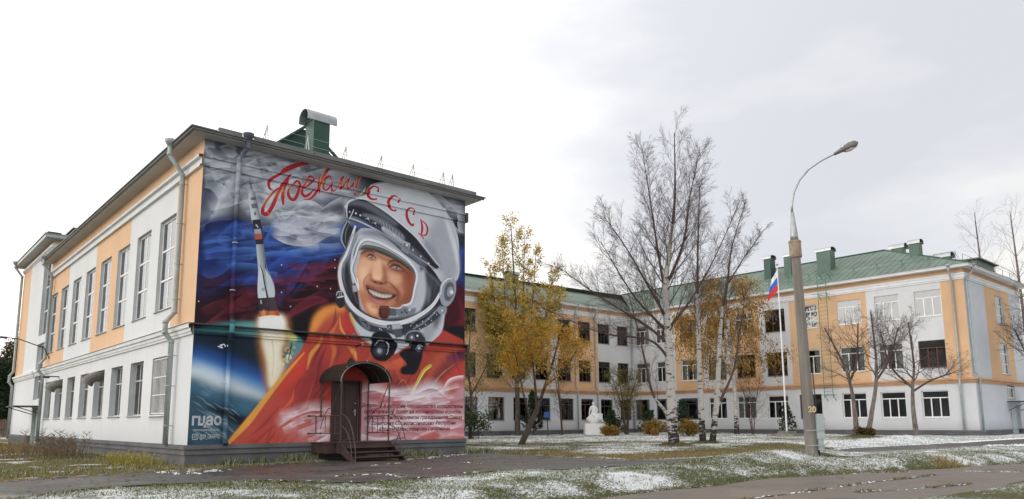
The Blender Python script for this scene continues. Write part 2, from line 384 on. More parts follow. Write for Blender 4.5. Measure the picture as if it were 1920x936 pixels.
def paint_mural():
    P = Paint(); rng = np.random.default_rng(5)
    full = np.array([[-1, -1], [12, -1], [12, 11], [-1, 11]], float)
    P.poly(full, (44, 46, 56), curve=False)
    # ---- grey smoke field at the top, paler around the lettering
    P.poly('h:80,60 400,60 900,290 1500,420 1500,900 900,860 500,800 60,860', (82, 87, 100), 30, .9)
    P.poly('h:420,280 900,300 1400,380 1400,800 900,800 500,760 400,500', (150, 156, 170), 30, .8)
    P.poly('h:90,560 200,540 260,640 180,760 80,780', (74, 84, 108), 10, .8)
    P.poly('h:90,200 150,210 200,270 110,260', (40, 42, 52), 5, .9)
    P.poly('h:95,350 260,420 290,440 180,420 90,430', (52, 44, 54), 5, .9)
    P.poly('h:90,470 160,440 240,470 200,560 90,520', (52, 55, 66), 8, .8)
    P.poly('h:280,560 370,460 380,640 300,700', (70, 74, 86), 8, .7)
    P.poly('h:560,450 630,500 640,620 590,650 560,560', (66, 72, 86), 6, .75)
    P.poly('h:770,740 830,720 910,765 830,785', (72, 78, 92), 3, .9)
    P.poly('h:1090,650 1217,620 1300,700 1200,740', (84, 90, 105), 6, .8)
    for q, w, a in [('h:90,120 200,250 300,290 400,220', 60, .6), ('h:100,170 180,280 330,330 400,280', -50, .55), ('h:90,260 200,300 330,340 420,360', 40, .6),
                    ('h:95,330 230,400 340,400 400,360', 55, .65), ('h:90,420 170,400 260,470 250,620', 40, .5), ('h:95,520 170,540 230,620 240,700', -45, .5),
                    ('h:230,170 330,140 400,180', 40, .5), ('h:60,880 150,800 230,640 300,470 390,400', 75, .85), ('h:75,850 190,790 250,650 330,560 380,580', -50, .6),
                    ('h:240,470 320,560 380,680', 40, .5), ('h:250,690 330,640 400,600', 30, .5),
                    ('h:420,290 520,250 640,270 760,360', 50, .6), ('h:420,360 560,330 700,380 800,430', 60, .65), ('h:440,250 560,240 700,300 900,330', -40, .5),
                    ('h:400,500 520,430 640,450 760,560', 55, .6), ('h:410,700 540,600 640,560 740,470', 50, .6), ('h:430,620 500,680 520,780', -40, .5),
                    ('h:640,300 700,360 750,400', 30, .5), ('h:560,700 700,640 820,690 1000,780', 60, .6), ('h:640,800 800,760 960,740 1100,660 1217,640', -55, .7),
                    ('h:700,700 820,820 1000,860 1217,760', 60, .6), ('h:900,640 1050,700 1217,790', -50, .6), ('h:980,620 1100,680 1217,700', 45, .5),
                    ('h:1000,740 1100,730 1217,790', 40, .55), ('h:60,900 130,860 200,800', 40, .6)]:
        P.veil(q, w, (176, 183, 197), a)
    for q in ['h:130,180 200,280 290,290', 'h:460,270 520,290 600,270', 'h:490,300 560,330', 'h:690,360 740,400', 'h:400,520 440,500 500,470', 'h:560,480 610,540', 'h:230,190 300,170 370,190']:
        P.line(q, [1, 5, 1], (40, 43, 54), 3, .7)
    for i in range(110):                      # fine smoke
        x = 80 + rng.random() * 1100; y = 150 + rng.random() * 620; d = 40 + rng.random() * 110; u = (rng.random() - .5) * 120
        if y < 150 + x * .17: y += 150
        c = [(190, 196, 208), (52, 56, 70), (206, 210, 220), (96, 102, 118), (176, 184, 200)][i % 5]
        P.veil('h:%f,%f %f,%f %f,%f' % (x, y, x + d, y - 16 + u * .2, x + 2 * d, y + u), (16 + rng.random() * 26) * (1 if i % 2 else -1), c, .3 + rng.random() * .35)
    # ---- blue field
    P.poly('c:92,160 170,105 330,105 500,190 600,240 860,300 1044,290 1044,420 900,560 640,660 450,620 250,640 70,640', (33, 45, 96), 10)
    P.poly('c:92,340 300,330 440,420 300,520 90,520', (30, 48, 112), 14, .8)
    P.poly('c:600,200 760,170 1000,200 1044,250 880,320 700,300', (28, 42, 92), 14, .9)
    P.poly('c:80,470 300,500 450,420 480,520 300,620 75,640', (42, 38, 70), 20, .8)
    for q, w, a, c in [('c:85,270 180,240 260,180 320,120', 45, .6, (62, 104, 176)), ('c:85,330 190,290 290,310 350,380', 50, .55, (52, 92, 170)),
                       ('c:85,470 150,510 240,480 330,400 440,350', -45, .55, (56, 96, 176)), ('c:340,400 440,380 520,300 640,290', -60, .65, (52, 96, 186)),
                       ('c:350,560 450,480 560,420 680,330 760,300', 55, .7, (46, 88, 180)), ('c:530,290 620,330 760,300 900,350 1044,300', 50, .6, (52, 98, 188)),
                       ('c:560,370 680,350 800,370 900,340', -45, .6, (44, 84, 170)), ('c:612,692 700,600 760,500 830,380', -42, .9, (50, 98, 200)),
                       ('c:612,692 690,640 760,560 800,450', 24, .8, (50, 98, 200)), ('c:790,570 870,520 930,440 975,350', -40, .75, (44, 82, 176)),
                       ('c:640,340 690,450 740,540', 30, .5, (60, 66, 170)), ('c:520,260 560,180 580,110', 16, .6, (70, 130, 205)),
                       ('c:85,600 220,560 340,490 450,470', 40, .5, (44, 76, 160)), ('c:560,490 650,480 720,440 800,440', 30, .55, (50, 90, 190)),
                       ('c:840,540 850,480 800,430', 25, .5, (50, 80, 180)), ('c:380,470 470,460 580,440', 30, .5, (44, 76, 160))]:
        P.veil(q, w, c, a)
    P.line('c:90,160 180,120 300,110', 3, (90, 120, 180), 3, .5)
    for i in range(70):                       # fine wisps in the blue
        x = 90 + rng.random() * 900; y = 150 + rng.random() * 380; d = 60 + rng.random() * 150; u = (rng.random() - .6) * 90
        if y > 480 - x * .12 and x > 500: y -= 150
        c = [(66, 112, 200), (48, 84, 176), (22, 28, 66), (80, 130, 205)][i % 4]
        P.veil('c:%f,%f %f,%f %f,%f' % (x, y, x + d, y - 12 + u * .3, x + 2 * d, y + u), (18 + rng.random() * 26) * (1 if i % 2 else -1), c, .3 + rng.random() * .35)
    # ---- smoke rolling over the blue, to the right of the rocket
    P.poly('i:620,560 760,640 1000,800 1180,830 1180,600 1150,560 900,600', (84, 90, 108), 8, .8)
    P.poly('i:770,640 900,690 1000,650 1050,660 960,760 900,720', (62, 68, 84), 5, .9)
    P.poly('i:1060,690 1110,640 1170,640 1170,800 1080,800', (78, 82, 96), 5, .8)
    P.poly('c:570,225 700,215 850,130 930,110 1044,140 1044,260 950,225 830,285 700,275', (120, 128, 150), 10, .3)
    for q, w, a in [('c:570,225 680,280 830,290 950,230 1044,200', -45, .85), ('c:570,130 700,150 860,190 960,90 1044,40', 55, .7), ('c:600,100 760,90 900,60 1010,90', 40, .7),
                    ('c:560,220 720,215 850,130 940,110 1044,130', -50, .8), ('c:850,150 930,180 1044,170', 40, .6), ('c:640,60 800,30 960,60 1044,90', 40, .6),
                    ('c:600,30 700,100 860,160', -40, .5), ('i:500,800 700,780 900,820 1180,860', -45, .7), ('i:640,600 800,640 960,760 1180,830', 50, .7),
                    ('i:900,720 1010,640 1170,560', 40, .6)]:
        P.veil(q, w, (186, 193, 206), a)
    P.poly('c:880,60 960,30 1040,10 1044,90 1000,80', (70, 72, 86), 5, .7)
    P.poly('c:770,40 860,20 930,40 830,60', (86, 92, 108), 4, .7)
    # ---- dark red field
    P.poly('c:70,640 300,600 470,600 480,770 300,790 40,830', (50, 24, 36), 14, .85)
    P.poly('c:640,620 800,560 1044,360 1044,640 840,780 820,900 700,900 640,780', (40, 22, 32), 10, .95)
    P.poly('c:660,480 900,400 1044,350 1044,440 850,520 640,560', (58, 26, 40), 14, .6)
    for q, w, a in [('c:95,840 200,760 290,690 400,610 480,620', 55, .8), ('c:290,690 380,720 480,700', 40, .6), ('c:350,790 420,740 480,740', 25, .6), ('c:85,720 180,670 300,640', 40, .5),
                    ('c:650,790 730,700 850,630 970,660', 60, .85), ('c:650,790 760,740 860,690 970,660', -30, .8), ('c:660,660 800,640 900,600 1020,610', 30, .6)]:
        P.veil(q, w, (122, 42, 62), a)
    for i in range(60):
        x = 90 + rng.random() * 850; y = 560 + rng.random() * 200; d = 50 + rng.random() * 130; u = (rng.random() - .7) * 80
        if x > 620: y -= 150
        c = [(128, 44, 64), (26, 20, 30), (86, 32, 48), (20, 18, 26)][i % 4]
        P.veil('c:%f,%f %f,%f %f,%f' % (x, y, x + d, y - 10 + u * .3, x + 2 * d, y + u), (18 + rng.random() * 26) * (1 if i % 2 else -1), c, .3 + rng.random() * .35)
    P.poly('l:400,150 540,70 560,60 540,180 480,280', (30, 30, 38), 5)
    P.dots('c:640,605 880,565 970,580 1000,385 1000,440 80,665 700,700 640,420', 2.2, (200, 200, 210))
    # ---- right-hand strip beside the helmet
    P.poly('j:900,150 1010,150 1400,240 1400,420 1270,470 1190,370 1080,270', (86, 90, 104), 8)
    P.poly('j:1090,260 1160,235 1225,240 1200,300 1140,305', (34, 36, 46), 4)
    P.poly('j:1330,400 1380,400 1380,580 1320,560 1290,480', (36, 38, 48), 6)
    for q, w, a in [('j:1010,190 1130,200 1250,290 1390,310', 55, .75), ('j:1070,230 1180,260 1230,340 1390,350', 40, .6), ('j:1180,330 1250,320 1300,400 1320,560 1390,600', -60, .8), ('j:1240,420 1300,540 1390,590', 30, .8)]:
        P.veil(q, w, (176, 182, 196), a)
    P.poly('j:1310,620 1390,600 1390,780 1320,770', (48, 52, 68), 8)
    P.poly('j:1320,770 1390,760 1390,940 1330,940', (38, 74, 158), 8)
    P.poly('d:850,390 910,370 910,620 840,560', (36, 56, 118), 12)
    P.poly('d:840,560 910,600 910,860 880,868 800,860 750,760', (74, 26, 40), 8)
    P.poly('d:860,620 905,740 905,850 830,866 800,850 880,780', (120, 32, 52), 8, .8)
    P.poly('k:1110,400 1310,380 1310,620 1190,600', (30, 31, 38), 6)
    # ---- teal horizon glow and the planet
    P.poly('m:30,120 200,62 505,60 505,165 330,155 40,130', (44, 112, 122), 6, col2=(92, 158, 162), ax='m:60,100 480,90')
    P.poly('m:680,90 711,100 711,300 640,300 640,160', (80, 142, 146), 5)
    P.poly('l:360,200 490,265 490,330 380,480 350,300', (84, 140, 146), 4)
    P.poly('m:20,125 330,145 520,165 590,520 300,900 10,920', (28, 50, 76), 2, curve=False)
    P.poly('m:30,130 520,165 545,360 300,240 40,190', (30, 46, 60), 14)
    P.poly('m:45,240 280,300 560,430 570,520 300,450 30,370', (36, 88, 160), 16)
    P.poly('m:40,300 280,380 550,490 570,560 300,470 30,380', (86, 150, 206), 12, .8)
    P.poly('m:35,350 200,390 330,455 555,560 540,610 300,560 30,450', (206, 220, 228), 14, .8)
    P.poly('m:30,450 270,540 520,610 430,720 260,640 25,560', (62, 112, 138), 16, .9)
    P.poly('m:20,560 160,640 300,700 400,780 300,900 15,900', (52, 86, 104), 10)
    P.poly('m:140,645 300,680 420,730 370,780 270,720', (34, 40, 50), 5)
    for i in range(34):
        x = 30 + rng.random() * 260; y = 560 + rng.random() * 260
        P.line('m:%f,%f %f,%f %f,%f' % (x, y, x + 45, y + 20 + rng.random() * 8, x + 90, y + 52 + rng.random() * 14), [.5, 3 + 3 * rng.random(), .5], (132, 158, 172), 2, .35 + .3 * rng.random())
    for i in range(12):
        x = 40 + rng.random() * 220; y = 470 + rng.random() * 90
        P.line('m:%f,%f %f,%f' % (x, y, x + 70, y + 26), [1, 5, 1], (120, 165, 182), 4, .3)
    # ---- flame under the rocket
    P.poly('m:500,20 700,15 711,170 690,330 640,560 575,560 530,330 505,170', (196, 130, 52), 12, .8)
    P.poly('m:540,220 545,380 570,520 600,500 580,300', (152, 84, 54), 10, .7)
    P.poly('m:515,30 680,35 690,170 660,260 680,380 600,520 570,470 560,330 530,200', (222, 212, 182), 7)
    P.poly('c:500,770 650,765 640,870 510,870', (232, 236, 240), 8, .95)
    P.poly('m:560,150 640,170 640,330 600,440 580,330', (226, 222, 208), 9, .8)
    P.line('m:600,180 610,300 600,430', [6, 3, 2], (186, 170, 140), 5, .5)
    P.poly('c:655,860 700,860 742,934 690,934', (214, 204, 120), 4, .8)
    for i in range(60):
        t = rng.random(); x = 370 + rng.random() * 90; y = 300 + rng.random() * 120
        if x + y * .55 < 620: P.dots('l:%f,%f' % (x, y), 3 + rng.random() * 4, [(210, 222, 205), (196, 170, 90), (54, 96, 100)][i % 3], 2, .6)
    P.line('l:425,270 415,330 400,390', [3, 5, 2], (30, 44, 52), 1.5, .9); P.line('l:418,300 395,330', [3, 1], (30, 44, 52), 1.5, .9); P.line('l:412,340 430,360', [2, 1], (30, 44, 52), 1.5, .9)
    # ---- rocket
    P.line('h:505,425 512,480 522,540', [2, 4, 8], (98, 104, 116), 1.2)
    P.line('h:503,490 524,487', 3, (60, 64, 76), 1)
    P.poly('h:515,530 550,560 605,800 625,936 560,936 520,800 495,585', (190, 196, 206), 0, curve=False, col2=(70, 76, 90), ax='h:515,700 605,690')
    P.poly('h:512,612 560,605 563,630 518,636', (70, 76, 92), 0, .8, curve=False); P.poly('h:518,668 572,660 578,700 526,706', (80, 86, 100), 0, .8, curve=False)
    P.dots('h:552,745 553,756', 4, (80, 90, 110), 1.5, .8)
    P.poly('c:442,118 498,112 512,180 520,280 468,282 455,210', (52, 54, 64), 0, curve=False)
    P.poly('c:454,180 500,176 505,208 458,212', (150, 158, 170), 0, curve=False)
    P.poly('c:457,212 507,208 511,246 462,250', (176, 84, 66), 0, curve=False)
    P.dots('c:470,152 478,162', 3, (190, 196, 205), 1.5, .9)
    P.poly('c:468,283 520,279 545,470 570,560 594,640 482,645 478,560 484,470', (176, 186, 194), 0, curve=False, col2=(96, 106, 122), ax='c:478,400 545,395')
    P.poly('c:482,480 497,420 520,500 548,640 484,645', (192, 200, 208), 0, .9, curve=True)
    P.poly('c:530,455 548,460 590,560 592,640 556,642', (186, 196, 204), 1, .9, curve=True)
    P.line('c:494,420 512,470 524,540 545,640', [2, 4, 6], (44, 48, 60), 1.2)
    P.line('c:530,380 532,440 560,490', [1, 3, 1], (54, 60, 74), 1.2)
    P.dots('c:515,585', 6, (140, 146, 156), 2, .8)
    P.poly('c:482,646 595,638 614,725 560,732 552,700 548,730 487,733', (56, 52, 60), 0, curve=False, col2=(80, 66, 72), ax='c:485,690 600,690')
    P.poly('c:487,733 545,728 556,740 616,726 630,766 490,776', (176, 78, 48), 0, curve=False)
    P.poly('c:510,730 530,730 535,776 505,776', (206, 160, 90), 2, .7); P.poly('c:560,735 590,735 600,770 560,774', (204, 120, 60), 2, .7)
    P.line('c:490,775 560,768 640,768', [4, 8, 4], (240, 232, 210), 3, .9)
    P.line('c:500,660 502,680', 4, (180, 180, 190), 1.5)
    for i in range(46):                       # more rolling smoke right of the rocket
        x = 560 + rng.random() * 330; y = 40 + rng.random() * 220; d = 50 + rng.random() * 70; u = (rng.random() - .5) * 110
        P.veil('c:%f,%f %f,%f %f,%f' % (x, y, x + d, y + u * .3 + 20, x + 2 * d, y + u), (16 + rng.random() * 24) * (1 if i % 2 else -1), [(198, 204, 216), (70, 76, 92), (150, 158, 176)][i % 3], .35 + rng.random() * .35)
    # ---- orange suit: left sleeve and chest
    P.poly('l:0,936 30,880 300,570 480,330 540,190 560,130 600,80 660,45 740,40 800,100 870,200 1300,160 1500,260 1500,936', (176, 62, 50), 2, curve=False)
    P.poly('l:540,220 560,120 620,60 700,40 760,60 700,130 640,160 560,230', (220, 140, 44), 8)
    P.poly('l:560,230 640,120 720,80 760,120 740,260 700,300 600,300 530,280', (180, 74, 60), 8, .9)
    P.poly('l:20,910 300,590 470,360 520,290 440,460 300,690 130,910', (190, 82, 58), 6, .7)
    P.poly('l:230,910 330,700 440,600 500,560 470,700 420,910', (196, 74, 54), 14, .7)
    P.poly('l:130,860 280,660 400,600 340,760 250,860', (190, 74, 66), 12, .7)
    P.poly('l:440,620 520,420 600,330 640,480 620,700 470,760', (148, 52, 58), 14, .8)
    P.poly('l:420,400 520,330 510,450 400,560 340,600', (208, 60, 48), 10, .8)
    P.line('l:22,908 150,770 300,575 420,430 500,340', [12, 22, 16, 10, 4], (220, 156, 40), 4, .95)
    for q, w, c, a in [('l:520,440 545,350 590,290 610,230', [2, 16, 12, 3], (216, 146, 48), .85), ('l:575,560 600,400 640,300', [4, 14, 4], (120, 44, 60), .7),
                       ('l:660,440 690,330 670,230 720,130', [3, 18, 20, 4], (206, 108, 52), .75), ('l:740,240 720,330 700,400', [4, 16, 4], (142, 60, 66), .7),
                       ('l:700,60 690,150 640,220', [3, 14, 3], (142, 54, 56), .8), ('l:725,110 735,190 790,260', [2, 9, 2], (224, 150, 48), .9),
                       ('l:760,90 770,170 830,240', [3, 16, 6], (200, 44, 44), .9), ('l:770,290 810,330 830,380', [4, 22, 6], (220, 150, 52), .9),
                       ('l:600,560 560,640 540,720', [3, 14, 3], (120, 44, 56), .6), ('l:480,500 430,600 420,720', [3, 12, 3], (140, 48, 52), .6),
                       ('l:370,690 420,640 440,560', [2, 12, 2], (222, 96, 52), .7), ('l:640,260 590,330 550,420', [2, 9, 2], (100, 36, 46), .7),
                       ('l:690,420 650,520 640,640', [2, 14, 2], (170, 64, 60), .7)]:
        P.line(q, w, c, 5, a)
    P.poly('f:0,0 300,60 380,160 480,240 560,330 700,360 1015,240 1015,60 700,40 300,0', (168, 66, 52), 6)
    P.poly('f:440,150 560,130 620,90 640,160 560,190 460,180', (192, 88, 56), 4)
    P.poly('f:520,140 620,100 600,160', (206, 92, 54), 3, .9)
    P.poly('f:700,360 780,150 860,70 960,60 880,180 800,260 720,380', (182, 84, 56), 8, .9)
    P.poly('f:760,330 820,190 940,90 1015,80 1015,220 900,330', (126, 58, 66), 10, .85)
    P.poly('f:830,330 880,240 1015,130 1015,240 900,300', (196, 62, 52), 8, .9)
    P.poly('f:880,110 960,70 1015,80 1015,110 940,130', (66, 48, 92), 8, .8)
    P.poly('f:520,240 590,270 640,350 520,340', (126, 50, 58), 8, .8)
    P.line('f:640,100 560,230 520,330', [5, 14, 5], (160, 64, 54), 5, .8)
    for q in ['f:800,300 860,220 960,140', 'f:760,360 820,260 900,180', 'f:560,300 600,260 650,340']:
        P.line(q, [1, 5, 1], (206, 140, 84), 3, .6)
    P.line('f:700,90 660,210 600,330', [4, 10, 3], (120, 50, 50), 4, .6)
    for i in range(150):                      # folds of the suit
        t = rng.random(); x = 480 + t * 380; y = 620 + rng.random() * 200
        px_, py_ = x, y
        if px_ < 660 - (py_ - 620) * 1.0: continue
        dx = -(18 + rng.random() * 50) * (1 if px_ < 720 else -.6); dy = 30 + rng.random() * 60
        q = 'z:%f,%f %f,%f %f,%f' % (px_, py_, px_ + dx * .4, py_ + dy * .5, px_ + dx, py_ + dy)
        P.line(q, [1, 4 + 9 * rng.random(), 1], [(110, 38, 44), (196, 88, 60), (140, 46, 54), (176, 56, 50), (96, 34, 46), (170, 62, 60)][i % 6], 5, .22 + .3 * rng.random())
    # black straps and breathing hose bodies
    P.poly('k:670,640 770,590 890,600 880,720 830,830 760,845 690,835 690,780 740,740', (34, 34, 44), 2)
    P.line('f:650,358 690,280 735,200 780,165', [10, 12, 14, 14], (196, 168, 36), 1.2); P.line('f:658,352 700,275 742,205 778,175', [2, 4, 3], (240, 222, 110), 2, .8)
    P.line('f:668,362 712,285 755,215 790,175', [2, 3, 3], (90, 70, 30), 1.5, .8)
    # ---- white veils low on the wall
    P.poly('l:330,810 420,740 560,700 700,700 860,650 900,936 560,936', (196, 120, 122), 20, .55)
    P.poly('f:300,350 420,330 560,380 640,360 800,310 900,380 1015,300 1015,665 200,680 290,600', (200, 170, 182), 12, .6)
    for q, w, c, a in [('l:330,810 450,735 580,700 700,730 740,760', -45, (222, 218, 226), .75), ('l:450,830 560,790 640,750 740,740', 40, (214, 200, 212), .7), ('l:380,800 480,740 560,720 660,760', 30, (222, 214, 222), .5),
                       ('l:580,900 640,860 740,830', 30, (214, 196, 208), .7), ('l:540,760 640,800 720,790', 25, (204, 150, 160), .6),
                       ('f:300,350 400,330 500,370 640,370 760,320 830,330 900,400', -50, (226, 228, 238), .8), ('f:860,330 900,260 960,235 1015,230', 45, (230, 226, 234), .85), ('f:860,340 930,290 1015,270', -25, (190, 90, 96), .7),
                       ('f:300,420 400,380 520,390 600,430', 35, (190, 110, 122), .55), ('f:560,400 700,380 800,350 900,400', 50, (206, 214, 230), .7), ('f:320,560 500,590 700,540 900,590 1015,560', -50, (226, 226, 234), .6),
                       ('f:700,660 800,600 900,560 1015,520', 50, (196, 120, 130), .5), ('f:640,665 760,610 860,600 1015,640', 40, (222, 216, 226), .7), ('f:300,620 420,650 560,640', 40, (232, 226, 232), .6),
                       ('f:0,600 60,560 120,540', 30, (222, 216, 226), .7), ('f:0,500 60,480 120,500', 30, (222, 216, 226), .7), ('f:0,680 80,640 120,620', 30, (222, 216, 226), .7)]:
        P.veil(q, w, c, a)
    P.poly('f:680,660 760,620 820,612 850,640 800,665', (190, 66, 60), 5, .8); P.poly('f:900,640 1015,600 1015,660 860,665', (192, 78, 72), 5, .7)
    P.poly('f:940,260 1015,250 1015,280 900,310', (170, 60, 70), 6, .6)
    for i in range(70):                       # torn white wisps over the foot of the suit
        x = 290 + rng.random() * 640; y = 350 + rng.random() * 310; d = 40 + rng.random() * 90; u = (rng.random() - .6) * 90
        P.veil('f:%f,%f %f,%f %f,%f' % (x, y, x + d, y - 10 + u * .3, x + 2 * d, y + u), (14 + rng.random() * 22) * (1 if i % 2 else -1), [(236, 236, 242), (184, 84, 92), (222, 214, 226), (160, 56, 62)][i % 4], .3 + rng.random() * .35)
    for i in range(40):
        x = 330 + rng.random() * 330; y = 690 + rng.random() * 200; d = 30 + rng.random() * 60; u = -rng.random() * 50
        P.veil('l:%f,%f %f,%f %f,%f' % (x, y, x + d, y + u * .6, x + 2 * d, y + u), (12 + rng.random() * 20) * (1 if i % 2 else -1), [(232, 226, 234), (206, 120, 120), (178, 60, 56)][i % 3], .25 + rng.random() * .3)
    # ---- neck ring and collar of the suit
    P.poly('k:185,240 240,280 420,400 560,400 700,360 850,380 1110,220 1110,280 1075,430 930,560 900,500 720,580 620,640 560,520 400,560 280,470 210,330', (184, 190, 200), 2)
    P.poly('k:190,240 245,300 230,360 200,310', (214, 180, 60), 3, .8)
    P.poly('k:900,400 1000,330 1090,240 1040,400 930,540', (150, 154, 166), 8, .8)
    P.poly('k:1000,300 1080,240 1060,330 1020,400', (62, 62, 70), 8, .7)
    P.line('k:1100,250 1075,430 930,558', [3, 3, 3], (196, 202, 212), 1.5, .8)
    P.line('k:185,250 215,335 290,470 385,560', [4, 5, 4], (168, 150, 60), 2, .7)
    P.poly('k:390,330 560,370 570,420 520,430 400,400', (60, 56, 58), 2); P.line('k:400,385 480,402 560,412', 3, (150, 150, 156), 1.5, .7)
    # ---- helmet back shell
    P.poly('j:170,290 250,235 380,180 420,90 620,60 830,90 1000,160 1180,350 1290,620 1330,940 1300,1080 1180,1130 1050,960 900,800 640,540 400,350', (184, 190, 200), 1)
    P.poly('d:380,0 700,0 850,200 862,420 850,500 760,520 640,400 420,200 100,40 200,0', (184, 190, 200), 1)
    P.poly('j:1060,480 1180,420 1260,600 1310,820 1310,1000 1180,1130 1130,900 1000,690', (146, 152, 166), 16, .75)
    P.poly('j:1180,420 1260,600 1316,820 1322,1000 1280,800 1220,600', (206, 212, 222), 8, .8)
    P.poly('j:950,640 1080,760 1160,960 1100,960 1020,860', (120, 126, 142), 10, .7)
    P.poly('j:700,120 860,130 1000,210 1080,330 900,260 760,200', (200, 204, 212), 16, .5)
    P.poly('j:560,80 780,70 960,130 1040,180 900,130 700,110', (150, 154, 166), 8, .6)
    P.line('j:430,90 620,62 830,92 1000,160 1110,270 1190,370 1280,600 1322,820 1326,940', 2, (120, 126, 140), 2, .8)
    # visor brim: dark inside band with rivets
    P.poly('j:165,300 200,250 290,235 400,270 560,370 700,480 860,620 960,740 1080,900 1120,940 1060,960 960,860 800,770 620,650 420,500 250,420 160,440', (46, 48, 58), 1)
    P.poly('j:172,300 200,258 290,242 400,280 560,385 700,500 640,500 480,400 330,320 220,300', (104, 110, 124), 5, .8)
    P.poly('j:340,390 480,420 620,500 760,620 740,670 600,560 440,460 340,420', (124, 130, 144), 4, .8)
    P.poly('j:540,520 640,580 740,660 725,700 620,640 530,560', (164, 170, 182), 1.5, .95)
    P.poly('j:740,660 825,700 800,812 728,770', (158, 164, 174), 0, curve=False); P.poly('j:750,690 810,715 790,780 745,755', (112, 118, 130), 1, curve=False); P.dots('j:785,715', 5, (210, 214, 222))
    P.poly('j:830,720 900,770 1010,890 980,930 880,850 815,780', (80, 84, 96), 2)
    for q in ['j:260,385 305,405 385,440', 'j:460,488 545,540 655,612', 'j:850,765 930,830 1010,900']:
        P.dots(q, 4.2, (190, 196, 206), 1.5, .9)
    for i in range(16):
        x = 490 + i * 16
        P.line('j:%f,%f %f,%f' % (x, 440 + i * 11, x + 12, 470 + i * 11), 2, (176, 182, 194) if i % 2 else (60, 64, 76), 1.2, .8)
    for i in range(14):
        x = 350 + i * 11; P.dots('j:%f,%f' % (x, 425 + i * 7 + 12 * (i % 2)), 2.2, (150, 155, 168) if i % 3 else (30, 32, 40), 1.5, .8)
    P.line('j:200,435 300,470 480,560 640,660 800,780 960,880 1080,960', [3, 6, 6, 5, 4, 3], (176, 182, 192), 1.3)
    P.line('j:160,440 260,480 460,590 620,700 780,800 920,900', [4, 7, 7, 6, 4, 3], (86, 90, 104), 2)
    P.line('j:235,350 215,400 190,440', 3, (200, 205, 214), 1.2); P.dots('j:195,370', 4, (160, 166, 178))
    P.line('j:168,430 165,330 190,262 290,232 400,262 560,360 700,470 860,610 960,730 1130,940', [4, 5, 7, 8, 8, 7, 6, 5, 4, 3], (196, 202, 212), 1.6, .95)
    P.line('j:180,470 220,540 265,580', [6, 8, 4], (150, 156, 168), 1.3)
    # left hinge disc behind the brim
    P.poly('j:160,470 120,560 110,660 150,750 190,770 230,680 290,580 220,520', (52, 54, 64), 1.5)
    P.line('j:165,475 125,560 112,660 150,745', [4, 7, 7, 4], (150, 158, 172), 1.8)
    P.line('j:185,500 155,580 150,690', [2, 4, 2], (130, 136, 150), 1.5, .8)
    # padded white liner round the face
    P.poly('j:290,560 350,540 460,560 620,680 740,790 900,910 1000,1000 960,1300 880,1500 700,1560 480,1560 300,1450 200,1300 130,1050 150,880 210,700', (174, 180, 192), 1)
    P.poly('d:600,440 640,450 720,520 740,560 700,680 640,740 610,720 640,600', (66, 66, 78), 5)
    P.poly('d:640,470 720,530 735,570 700,660 660,700 650,560', (126, 132, 146), 6, .8)
    P.line('d:640,450 628,560 636,690', [4, 9, 5], (46, 48, 58), 3, .9); P.line('d:700,520 690,600 670,690', [4, 10, 4], (48, 48, 58), 4, .8)
    P.poly('d:560,560 600,470 640,470 640,640 600,720 540,700', (176, 182, 194), 6)
    P.poly('d:60,420 100,330 150,210 190,210 170,300 120,420 110,540 140,640 200,720 150,740 90,640', (140, 146, 160), 5, .9)
    P.poly('d:95,420 140,330 185,230 175,320 150,400 140,470 165,560 190,640 190,720 130,640 100,520', (74, 78, 92), 5, .8)
    P.line('d:190,230 150,330 140,430 152,540 180,590', [6, 8, 10, 8, 4], (190, 196, 206), 2, .9)
    P.poly('d:150,560 175,560 190,700 160,700', (62, 50, 50), 2); P.poly('d:148,560 172,560 176,600 150,602', (150, 154, 164), 1, curve=False); P.line('d:160,600 165,700', 3, (150, 150, 160), 1.5)
    # ---- face
    P.poly('g:200,150 230,110 400,130 560,220 700,330 725,400 712,520 690,640 600,700 520,720 370,820 280,790 215,700 170,560 150,420 165,280', (186, 124, 92), 1)
    P.poly('g:165,260 250,215 330,260 300,330 250,400 225,470 215,560 180,540 152,420', (222, 172, 138), 9, .9)      # lit cheek
    P.poly('g:190,330 250,320 250,400 215,440 175,420', (234, 190, 156), 9, .8)
    P.poly('g:180,540 215,560 235,640 280,720 350,790 300,800 240,760 195,650', (196, 118, 74), 8, .8)
    P.poly('g:250,660 310,680 350,720 350,770 300,770 255,720', (232, 186, 142), 8, .85)
    P.poly('g:300,175 380,190 450,240 460,290 400,310 345,260', (214, 160, 128), 8, .8)                              # brow bridge
    P.poly('g:440,365 520,378 590,410 570,470 520,500 460,450', (220, 166, 136), 10, .85)                             # far cheek
    P.poly('g:590,330 660,330 715,370 715,520 690,640 610,690 560,690 610,600 625,500 600,420', (134, 70, 50), 12, .85)
    P.poly('g:600,460 660,430 690,480 670,600 620,640 600,560', (158, 88, 62), 8, .6)
    P.poly('g:575,560 620,600 600,680 530,715 480,700 550,650', (150, 84, 60), 7, .8)
    P.poly('g:470,490 540,530 580,580 545,660 520,640 555,590 500,530', (128, 68, 52), 6, .75)                        # fold beside the mouth
    P.poly('g:560,500 600,540 600,600 570,640 580,580', (202, 132, 104), 6, .7)
    P.poly('g:420,660 520,640 480,700 400,715 360,700', (198, 136, 104), 8, .7)
    P.poly('g:320,250 375,245 400,290 405,350 400,420 320,420 290,400 305,330', (226, 176, 142), 6, .9)               # nose
    P.poly('g:395,270 430,330 445,400 450,440 415,455 405,380', (150, 94, 74), 6, .75)
    P.poly('g:275,395 300,380 300,430 285,440', (176, 112, 86), 3, .8)
    P.poly('g:305,405 350,395 385,415 380,445 330,440', (238, 192, 160), 4, .8)
